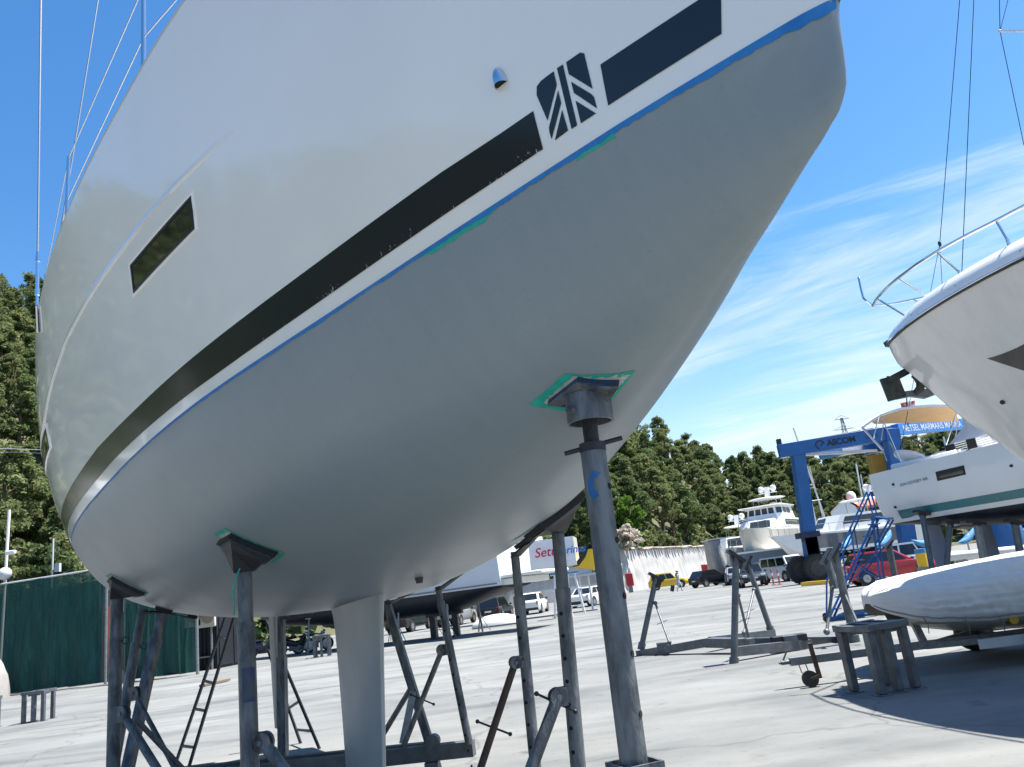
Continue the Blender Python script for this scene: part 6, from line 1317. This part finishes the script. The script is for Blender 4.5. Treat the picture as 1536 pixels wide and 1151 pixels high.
def motorbike(lab, M, col):
    t = thing('motorcycle', lab, 'motorcycle', M=M, group='motorcycles parked in the shade'); rt = Matrix.Rotation(PI / 2, 3, 'X')
    for x in (-.66, .66):
        m = MB(); m.lathe(V((x, 0, .31)), [(.22, -.05), (.30, -.055), (.315, 0), (.30, .055), (.22, .05)], 20, rt); o = m.build('wheel', M_TYRE, t, local=True); m = MB(); m.lathe(V((x, 0, .31)), [(0, -.03), (.23, -.02), (.23, .02), (0, .03)], 14, rt); m.build('rim', M_RIM, o, local=True)
    m = MB(); m.path([V((-.6, 0, .62)), V((-.2, 0, .52)), V((.1, 0, .42)), V((.3, 0, .5)), V((.5, 0, .86))], [.12, .17, .15, .13, .08], 10); m.build('body', col, t, local=True)
    m = MB(); m.ball((-.28, 0, .76), (.42, .14, .07)); m.build('saddle', M_BLACK, t, local=True); m = MB(); m.tube((.66, 0, .31), (.48, 0, 1.0), .03); m.tube((.46, -.32, 1.03), (.46, .32, 1.03), .016); m.ball((.56, 0, .86), (.09, .1, .1)); m.build('handlebar', M_CHROME, t, local=True); m = MB(); m.box((0, 0, .3), (.5, .25, .25)); m.tube((-.75, -.14, .3), (-.1, -.14, .26), .05); m.build('engine', M_STEEL, t, local=True); return t
for px, py, yw, c, lb in ((345, 988, 20, M_RED, 'red scooter behind the step ladder'), (330, 992, 60, M_WHITE2, 'white scooter between the rack and the red scooter'), (443, 982, 8, M_BLACK, 'black motorcycle beside the keel of the navy bottomed yacht'), (470, 978, 25, M_CSIL, 'silver motorcycle half behind the grey keel'), (395, 986, -20, M_GREY, 'grey scooter seen between the midship prop and the rudder')):
    p = gp(px, py); motorbike(lb, pose((p.x, p.y, 0), R(yw), 1.15), c)
ks4 = dup(ks, pose((gp(484, 985).x, gp(484, 985).y, 0), R(8), 1.2), 'grey steel keel stand in the shade under the navy bottomed yacht', 'open steel keel stands')
pk = MB(); a, b = gp(303, 1031), gp(342, 1022); pk.beam(a + UP * .05, b + UP * .05, .22, .07); tag(pk.build('timber_baulk', M_WOOD), 'short timber baulk lying on the concrete behind the step ladder', 'timber')
for px, py, c, lb in ((246, 1008, M_RED, 'red crate lying below the narrow green screen'), (262, 1003, M_WHITE2, 'white tub lying below the narrow green screen'), (278, 1006, M_DARK, 'black bundle at the foot of the narrow green screen')):
    p = gp(px, py); t = thing('yard_crate', lb, 'crate', p); m = MB(); m.box(p + UP * .22, (.6, .5, .06)); m.box(p + V((0, -.24, .3)), (.6, .04, .3)); m.box(p + V((0, .24, .3)), (.6, .04, .3)); m.box(p + V((-.29, 0, .3)), (.04, .5, .3)); m.box(p + V((.29, 0, .3)), (.04, .5, .3)); m.box(p + UP * .1, (.5, .4, .18)); m.build('shell', c, t)
# yachts and kit beyond the teal striped yacht
f1b = sail_hull('white hull with blue deck tarpaulin, beyond the props of the teal striped yacht', Matrix.Translation(V((22.5, 42.5, 0))) @ Matrix.Rotation(R(-14), 4, 'Z'), 13, 1.5, 2.2, 3.9, 4.0, M_NAVY, M_WHITE)
m = MB(); m.grid([[V((x, s_ * 1.5, 4.15 + (.35 if s_ == 0 else 0))) for s_ in (-1, 0, 1)] for x in (.5, 5, 10)]); m.build('tarpaulin', M_LBLUE, f1b, local=True, fix=False)
m = MB()
for x in (3, 7): m.box((x, 0, .75), (.5, 1.2, 1.5))
m.build('keel_block', M_WOOD, f1b, local=True)
def kayak(lab, p, yaw, L_=2.4, tilt=0., col=M_LBLUE):
    t = thing('canoe', lab, 'canoe', M=pose(p, R(yaw)) @ Matrix.Rotation(R(tilt), 4, 'Y'), group='blue covered canoes'); m = MB(); rr = []
    for k in range(13): u = k / 12 * 2 - 1; r = (1 - abs(u) ** 2.4) * .15 * L_ + .01; rr.append([V((u * L_ / 2, r * math.cos(2 * PI * q / 12), r * .8 * math.sin(2 * PI * q / 12) + .16 * u * u)) for q in range(12)])
    m.grid(rr, wrap=True); m.build('hull', col, t, local=True); m = MB(); m.ball((0, 0, .11 * L_), (.2 * L_, .09 * L_, .035 * L_)); m.build('cockpit_cover', M_BLUE2, t, local=True); return t
for px, py, y_, yw, tl_, lb in ((1269, 817, 33, 30, -25, 'light blue covered canoe hanging behind the upper blue steps'), (1328, 812, 30, 20, -30, 'light blue covered canoe by the tilted prop pad'), (1388, 816, 33, -10, 8, 'light blue covered canoe lying behind the first prop'), (1452, 808, 33, 10, -30, 'bright blue covered canoe hanging behind the pale prop')): kayak(lb, P_(px, py, y_), yw, 1.05, tl_)
tw = thing('water_barrel', 'tall blue tank standing behind the far prop of the teal striped yacht', 'tank', P_(1513, 830, 27).xy.to_3d()); p = tw.location.copy(); m = MB(); m.lathe(p, [(.55, 0), (.6, .1), (.6, 2.0), (.5, 2.2), (.12, 2.25), (0, 2.25)], 18); m.build('shell', M_BLUE, tw); m = MB(); m.tube(p + UP * 2.25, p + UP * 2.36, .14); m.build('cap', M_BLACK, tw)
sp_ = thing('spar', 'long white mast lying on trestles behind the props', 'mast', P_(1480, 835, 26).xy.to_3d()); m = MB(); m.tube(P_(1420, 836, 26), P_(1560, 822, 25), .14, n=14); m.build('tube', M_WHITE2, sp_); m = MB()
for px in (1440, 1500): q = P_(px, 834, 26); m.beam(V((q.x, q.y, 0)), V((q.x, q.y, q.z - .1)), .1, .5, up=(0, 1, 0))
m.build('trestle', M_STEEL2, sp_)
yb_ = thing('oil_drum', 'yellow and blue drum behind the first prop', 'drum', P_(1381, 825, 30).xy.to_3d()); p = P_(1381, 830, 30); m = MB(); m.lathe(V((p.x, p.y, p.z - .5)), [(.2, 0), (.2, .5), (0, .5)], 16); m.build('shell', M_YELLOW, yb_); m = MB(); m.lathe(V((p.x, p.y, p.z - .5)), [(.205, .5), (.205, .66), (0, .67)], 16); m.build('lid', M_LBLUE, yb_); m = MB(); m.box((p.x, p.y, (p.z - .5) / 2), (.42, .42, p.z - .5)); m.build('plinth', M_STEEL2, yb_)
# masts standing beyond the hoist
for k, (a, b, r, lb) in enumerate((((1202, 690, 78), (1220, 768, 78), .11, 'white mast close to the blue hoist leg'), ((1214, 700, 80), (1232, 768, 80), .05, 'thin grey mast right of the white mast'), ((1190, 642, 85), (1197, 662, 85), .09, 'mast tip rising above the hoist beam'), ((1284, 696, 80), (1292, 740, 80), .08, 'bare mast in front of the trees by the house'), ((1291, 712, 80), (1297, 742, 80), .06, 'shorter mast right of the bare mast'), ((1415, 655, 45), (1423, 690, 45), .05, 'thin mast seen below the bimini'))):
    q0, q1 = P_(*a), P_(*b); d = (q0 - q1).normalized(); q1 = q0 - d * ((q0.z - .0) / d.z); t = thing('standing_mast', lb, 'mast', q1, 'masts standing beyond the hoist'); m = MB(); m.tube(q1, q0, r, n=8); m.build('tube', M_WHITE2 if k in (0, 3) else M_LGREY, t)
    if k in (0, 3): m = MB(); c = lerp(q1, q0, .62); m.tube(c + V((-1.1, 0, 0)), c + V((1.1, 0, 0)), .04, n=6); m.build('spreader', M_WHITE2, t)
# flag
fg = thing('flag', 'small red and white flag above the bimini', 'flag', P_(1361, 612, 26)); m = MB(); m.tube(P_(1362, 640, 26), P_(1360, 597, 26), .02, n=6); m.build('staff', M_DARK, fg); m = MB(); q = P_(1361, 603, 26); m.grid([[q + V((-.25 + .1 * k + .03 * math.sin(k * 2 + j), .05 * math.sin(k + j), -.14 * j)) for k in range(6)] for j in range(5)]); m.build('cloth', mat('red_white_cloth', (.45, .05, .05), .8, sc=7, c2=(.6, .5, .48), lo=.45, hi=.55), fg, fix=False)

# ================================================================= hills, woods, pylon
def az_par(a):
    """start radius, height and width of the slope at azimuth a (degrees east of north)"""
    H = interp([-180, -120, -75, -50, -38, -30, -20, -5, 5, 12, 20, 30, 60, 120, 180], [26, 40, 54, 62, 66, 62, 52, 34, 25, 24, 22, 21, 14, 16, 26], a); r0 = interp([-180, -90, -60, -38, -20, 0, 6, 12, 14, 20, 34, 60, 180], [70, 66, 60, 60, 70, 95, 101, 118, 155, 160, 165, 170, 70], a)
    if 5.2 < a < 13.6: k = math.tan(R(a)); q = (9.5 - 98.5 * k) / (53.5 * k - 26.5); r0 = math.hypot(9.5 + 26.5 * q, 98.5 + 53.5 * q) + 1.6
    return r0, H, interp([-180, -30, 0, 30, 180], [105, 105, 80, 75, 105], a)
def terr(a, r):
    r0, H, W_w = az_par(a); u = (r - r0) / W_w
    return (-.2 + (5.2 * smoothstep((r - r0) / 6.) if 4 < a < 13.5 else 0) + H * smoothstep(max(u, 0) * .9 + .04 * (u > 0)) * (1 + .10 * noise.noise(V((a * .12, r * .02, 0)))) - H * smoothstep(.036) * (u > 0)) if u > 0 else -.2
M_SOIL = mat('dry_hillside', (.050, .062, .024), .95, 0, sc=.12, c2=(.115, .11, .055), bump=2., bsc=.6)
m = MB(); rr = []
for i in range(121):
    a = -180 + 3 * i; r0 = az_par(a)[0]; row = []
    for k in range(22): r = r0 + 330 * (k / 21) ** 1.5; row.append(V((r * math.sin(R(a)), r * math.cos(R(a)), terr(a, r))))
    rr.append(row)
m.grid(rr); structure(m.build('hills', M_SOIL, fix=False, smooth=60))
def leaf_mat(name, c1, c2):
    m, nt, b = newmat(name); N = nt.nodes; L = nt.links; tc = N.new('ShaderNodeTexCoord'); oi = N.new('ShaderNodeObjectInfo')
    n = N.new('ShaderNodeTexNoise'); n.inputs['Scale'].default_value = .9; n.inputs['Detail'].default_value = 4; L.new(tc.outputs['Object'], n.inputs['Vector'])
    ad = N.new('ShaderNodeMath'); ad.operation = 'MULTIPLY_ADD'; ad.inputs[1].default_value = .35; L.new(oi.outputs['Random'], ad.inputs[0]); L.new(n.outputs['Fac'], ad.inputs[2])
    r = N.new('ShaderNodeValToRGB'); r.color_ramp.elements[0].position = .42; r.color_ramp.elements[1].position = .92; r.color_ramp.elements[0].color = lin(c1); r.color_ramp.elements[1].color = lin(c2); L.new(ad.outputs[0], r.inputs[0]); L.new(r.outputs[0], b.inputs['Base Color']); b.inputs['Roughness'].default_value = .7; b.inputs['Specular IOR Level'].default_value = .25
    tr_ = N.new('ShaderNodeBsdfTranslucent'); L.new(r.outputs[0], tr_.inputs[0]); mx = N.new('ShaderNodeMixShader'); mx.inputs[0].default_value = .42; L.new(b.outputs[0], mx.inputs[1]); L.new(tr_.outputs[0], mx.inputs[2]); L.new(mx.outputs[0], N['Material Output'].inputs[0]); return m
M_LEAF = [leaf_mat('pine_needles_dark', (.066, .102, .037), (.165, .215, .080)), leaf_mat('pine_needles_olive', (.090, .122, .046), (.205, .235, .094)), leaf_mat('fresh_green_leaves', (.075, .15, .018), (.17, .29, .05)), leaf_mat('white_blossom_leaves', (.14, .16, .08), (.70, .62, .55))]
M_BARK = mat('pine_bark', (.12, .075, .05), .9, 0, var=.5, sc=6)
def crown_mesh(b, H, Rr, n, per, leaf, rg, shape='pine', bottom=.28):
    """needle tufts in clumps spread through an uneven crown"""
    for i in range(n):
        v = rg.random() ** .8; z = H * lerp(bottom, 1.0, v)
        if shape == 'cone': rad = Rr * (1 - v) ** .75 + .25
        elif shape == 'umbrella': rad = Rr * math.sin(PI * min(1, .30 + .66 * v)) ** .8
        else: rad = Rr * math.sin(PI * (.16 + .80 * v)) ** .9
        a = rg.random() * 2 * PI; rr_ = rad * math.sqrt(.15 + .85 * rg.random()) * (.78 + .6 * noise.noise(V((math.cos(a) * 2, math.sin(a) * 2, z * .5))))
        c = V((rr_ * math.cos(a), rr_ * math.sin(a), z)); cs = Rr * (.14 + .17 * rg.random())
        for k in range(per):
            d = V((rg.gauss(0, 1), rg.gauss(0, 1), rg.gauss(0, .75))); d.normalize(); p = c + V((d.x, d.y, d.z * .75)) * cs * (rg.random() ** .4)
            t1_ = V((rg.gauss(0, 1), rg.gauss(0, 1), rg.gauss(.3, .8))).normalized(); t2_ = t1_.cross(V((rg.gauss(0, 1), rg.gauss(0, 1), rg.gauss(0, 1)))).normalized(); s_ = leaf * (.6 + .8 * rg.random())
            b.add([p - t1_ * s_ * .5 - t2_ * s_ * .32, p - t1_ * s_ * .5 + t2_ * s_ * .32, p + t1_ * s_ * .6 + t2_ * s_ * .15, p + t1_ * s_ * .6 - t2_ * s_ * .15], [[0, 1, 2, 3]])
def trunk_mesh(b, H, r, rg, lean=.04):
    pts = []; x = y = 0
    for k in range(7): pts.append(V((x, y, H * k / 6))); x += rg.gauss(0, lean) * H * .3; y += rg.gauss(0, lean) * H * .3
    b.path(pts, [r * (1 - .13 * k) for k in range(7)], 7)
    for k in range(7):
        z = H * (.3 + .08 * k); a = rg.random() * 2 * PI; p0 = V((pts[min(int(z / H * 6), 6)].x, pts[min(int(z / H * 6), 6)].y, z)); b.tube(p0, p0 + V((math.cos(a), math.sin(a), .45)) * H * .2, r * .35, r * .1, n=5)
def tree(name, lab, spec, seed, lm):
    rg = random.Random(seed); H, Rr, n, per, leaf, shp, bot = spec; t = thing(name, lab, 'tree', (0, 0, 0), 'trees on the wooded slopes')
    b = MB(); trunk_mesh(b, H * .93, H * .022 + .05, rg); b.build('trunk', M_BARK, t, local=True, smooth=40); b = MB(); crown_mesh(b, H, Rr, n, per, leaf, rg, shp, bot); b.build('crown', lm, t, local=True, fix=False, smooth=0); return t
SP = [('pine_tree', 'dark rounded pine in the dense wood', (10, 3.3, 64, 96, .34, 'pine', .18), M_LEAF[0]), ('pine_tree', 'olive green broad pine in the dense wood', (9, 3.7, 64, 100, .36, 'pine', .14), M_LEAF[1]), ('pine_tree', 'dark pointed pine in the dense wood', (11.5, 2.9, 64, 90, .31, 'cone', .12), M_LEAF[0]), ('pine_tree', 'sparse umbrella shaped pine showing its limbs', (12, 3.4, 30, 90, .32, 'umbrella', .42), M_LEAF[1]), ('pine_tree', 'tall olive pine with open crown', (13, 3.2, 46, 96, .33, 'pine', .30), M_LEAF[1])]
protos = [tree(a, b, c, 20 + i, d) for i, (a, b, c, d) in enumerate(SP)]
placed = []; used = [0] * len(protos); rg = random.Random(5)
def put(a, r, k, s):
    p = V((r * math.sin(R(a)), r * math.cos(R(a)), terr(a, r) - .3)); placed.append((p.x, p.y)); W = pose(p, rg.random() * 6.28, s)
    if not used[k]: used[k] = 1; o = protos[k]; o.matrix_world = W
    else: dup(protos[k], W)
def okd(a, r, d): x, y = r * math.sin(R(a)), r * math.cos(R(a)); return all((x - q) ** 2 + (y - w) ** 2 > d * d for q, w in placed)
n_r = n_l = 0
for _ in range(9000):
    if n_r >= 230: break
    a = rg.uniform(2.6, 30); r0, H, W_w = az_par(a); r = r0 + (7 if a < 13.5 else 2) + rg.random() ** 1.1 * 92
    if okd(a, r, 5.0): put(a, r, rg.choice([0, 0, 1, 1, 2, 4, 3]), rg.uniform(.72, 1.1)); n_r += 1
for _ in range(5000):
    if n_l >= 75: break
    a = rg.uniform(-39.5, -31.2); r0, H, W_w = az_par(a); r = r0 + 2 + rg.random() * 100
    if okd(a, r, 3.9): put(a, r, rg.choice([0, 1, 1, 2, 4, 3]), rg.uniform(.7, 1.0)); n_l += 1
put(19.3, 205, 3, 1.15); put(10.4, 205, 4, 1.1)
gt = tree('leafy_tree', 'bright green leafy tree at the foot of the wood, left of the yellow car', (7, 2.6, 40, 60, .42, 'pine', .1), 71, M_LEAF[2]); q = P_(945, 800, 112); gt.matrix_world = pose((q.x, q.y, 5.0), 0, 1.1); gt['group'] = 'leafy tree'
ol = thing('oleander_bush', 'pale flowering bush on top of the white wall', 'bush', (0, 0, 0)); b = MB(); crown_mesh(b, 3.2, 2.0, 40, 60, .30, random.Random(9), 'pine', .05); b.build('crown', M_LEAF[3], ol, local=True, fix=False, smooth=0); b = MB(); trunk_mesh(b, 2.4, .12, random.Random(3)); b.build('trunk', M_BARK, ol, local=True); q = P_(945, 822, 104); ol.matrix_world = pose((q.x, q.y, 5.2), 0, 1.)
# the rest of the woods, out of the frame or hidden: one mass (it shows in the gloss of the hull)
b = MB(); rg2 = random.Random(8); cntw = 0
for _ in range(9000):
    if cntw > 820: break
    a = rg2.choice([rg2.uniform(-110, -40), rg2.uniform(-31, 2.4), rg2.uniform(-180, 180), rg2.uniform(-85, -40)])
    if 2.4 < a < 31 or -40 < a < -31: continue
    r0, H, W_w = az_par(a); r = r0 + 3 + rg2.random() * 100
    if not okd(a, r, 4.6): continue
    x, y = r * math.sin(R(a)), r * math.cos(R(a)); placed.append((x, y)); cntw += 1
    o_ = len(b.v); crown_mesh(b, rg2.uniform(7, 11), rg2.uniform(2.8, 3.8), *((34, 15, .80) if -100 < a < -38 else (20, 8, 1.25)), rg2, 'pine', .1); off = V((x, y, terr(a, r) - .3))
    for k in range(o_, len(b.v)): b.v[k] = b.v[k] + off
tag(b.build('woodland', M_LEAF[0], fix=False, smooth=0), 'dense pine wood covering the slope outside the picture', 'wood', kind='stuff')
# undergrowth on the slope
b = MB(); rg3 = random.Random(12)
for _ in range(700):
    a = rg3.choice([rg3.uniform(-31, 2), rg3.uniform(2, 31), rg3.uniform(-40, -31), rg3.uniform(4, 14)]); r0, H, W_w = az_par(a); r = r0 + (6 if 4 < a < 13.5 else 1) + rg3.random() ** 1.6 * 80; o_ = len(b.v); crown_mesh(b, rg3.uniform(1.2, 2.6), rg3.uniform(.9, 1.7), 9, 16, .42, rg3, 'pine', .0); off = V((r * math.sin(R(a)), r * math.cos(R(a)), terr(a, r) - .1))
    for k in range(o_, len(b.v)): b.v[k] = b.v[k] + off
tag(b.build('undergrowth', M_LEAF[1], fix=False, smooth=0), 'scrubby olive undergrowth between the pines', 'undergrowth', kind='stuff')
# pylon
pt = P_(1262, 627, 260); pbz = terr(22.8, 260); py_ = thing('power_pylon', 'lattice power pylon on the ridge above the blue hoist', 'pylon', (pt.x, pt.y, pbz)); hh = pt.z - pbz
m = MB(); b0 = V((pt.x, pt.y, pbz)); wdt = lambda u: lerp(1.9, .25, u)
for sx_ in (-1, 1):
    for sy_ in (-1, 1): m.tube(b0 + V((sx_ * wdt(0), sy_ * wdt(0), 0)), b0 + V((sx_ * wdt(1), sy_ * wdt(1), hh)), .10, n=5)
for k in range(9):
    u0_, u1_ = k / 9, (k + 1) / 9
    for sx_ in (-1, 1): m.tube(b0 + V((sx_ * wdt(u0_), -wdt(u0_), hh * u0_)), b0 + V((-sx_ * wdt(u1_), -wdt(u1_), hh * u1_)), .06, n=4); m.tube(b0 + V((wdt(u0_) * sx_, wdt(u0_), hh * u0_)), b0 + V((wdt(u1_) * sx_, -wdt(u1_), hh * u1_)), .06, n=4)
m.build('tower', M_STEEL, py_); m = MB()
for z_, hwid in ((.98, 2.6), (.83, 3.6), (.70, 2.8)): m.tube(b0 + V((-hwid, 0, hh * z_)), b0 + V((hwid, 0, hh * z_)), .11, n=5); m.tube(b0 + V((-hwid, 0, hh * z_)), b0 + V((0, 0, hh * (z_ + .06))), .07, n=4); m.tube(b0 + V((hwid, 0, hh * z_)), b0 + V((0, 0, hh * (z_ + .06))), .07, n=4)
m.build('cross_arm', M_STEEL, py_)
# wires along the left hillside
m = MB(); m.path([P_(-60, 671, 55), P_(0, 673, 55), P_(62, 675, 55), P_(200, 676, 55)], .02, 5); m.path([P_(-60, 676, 55), P_(0, 678, 55), P_(62, 680, 55), P_(200, 680, 55)], .02, 5); tag(m.build('overhead_cable', M_LGREY), 'pair of thin pale cables across the wooded slope at the left edge', 'cable')
# boats standing out of the picture to the left: they show in the hull gloss
for x, y_, yw, s_, lb in ((-24, 8, 70, .8, 'white motor yacht standing out of the picture to the left, nearer'), (-34, 17, 60, .9, 'white motor yacht standing out of the picture to the left, farther')): dup(my3, pose((x, y_, 0), R(yw), s_), lb, 'motor yachts out of the picture')
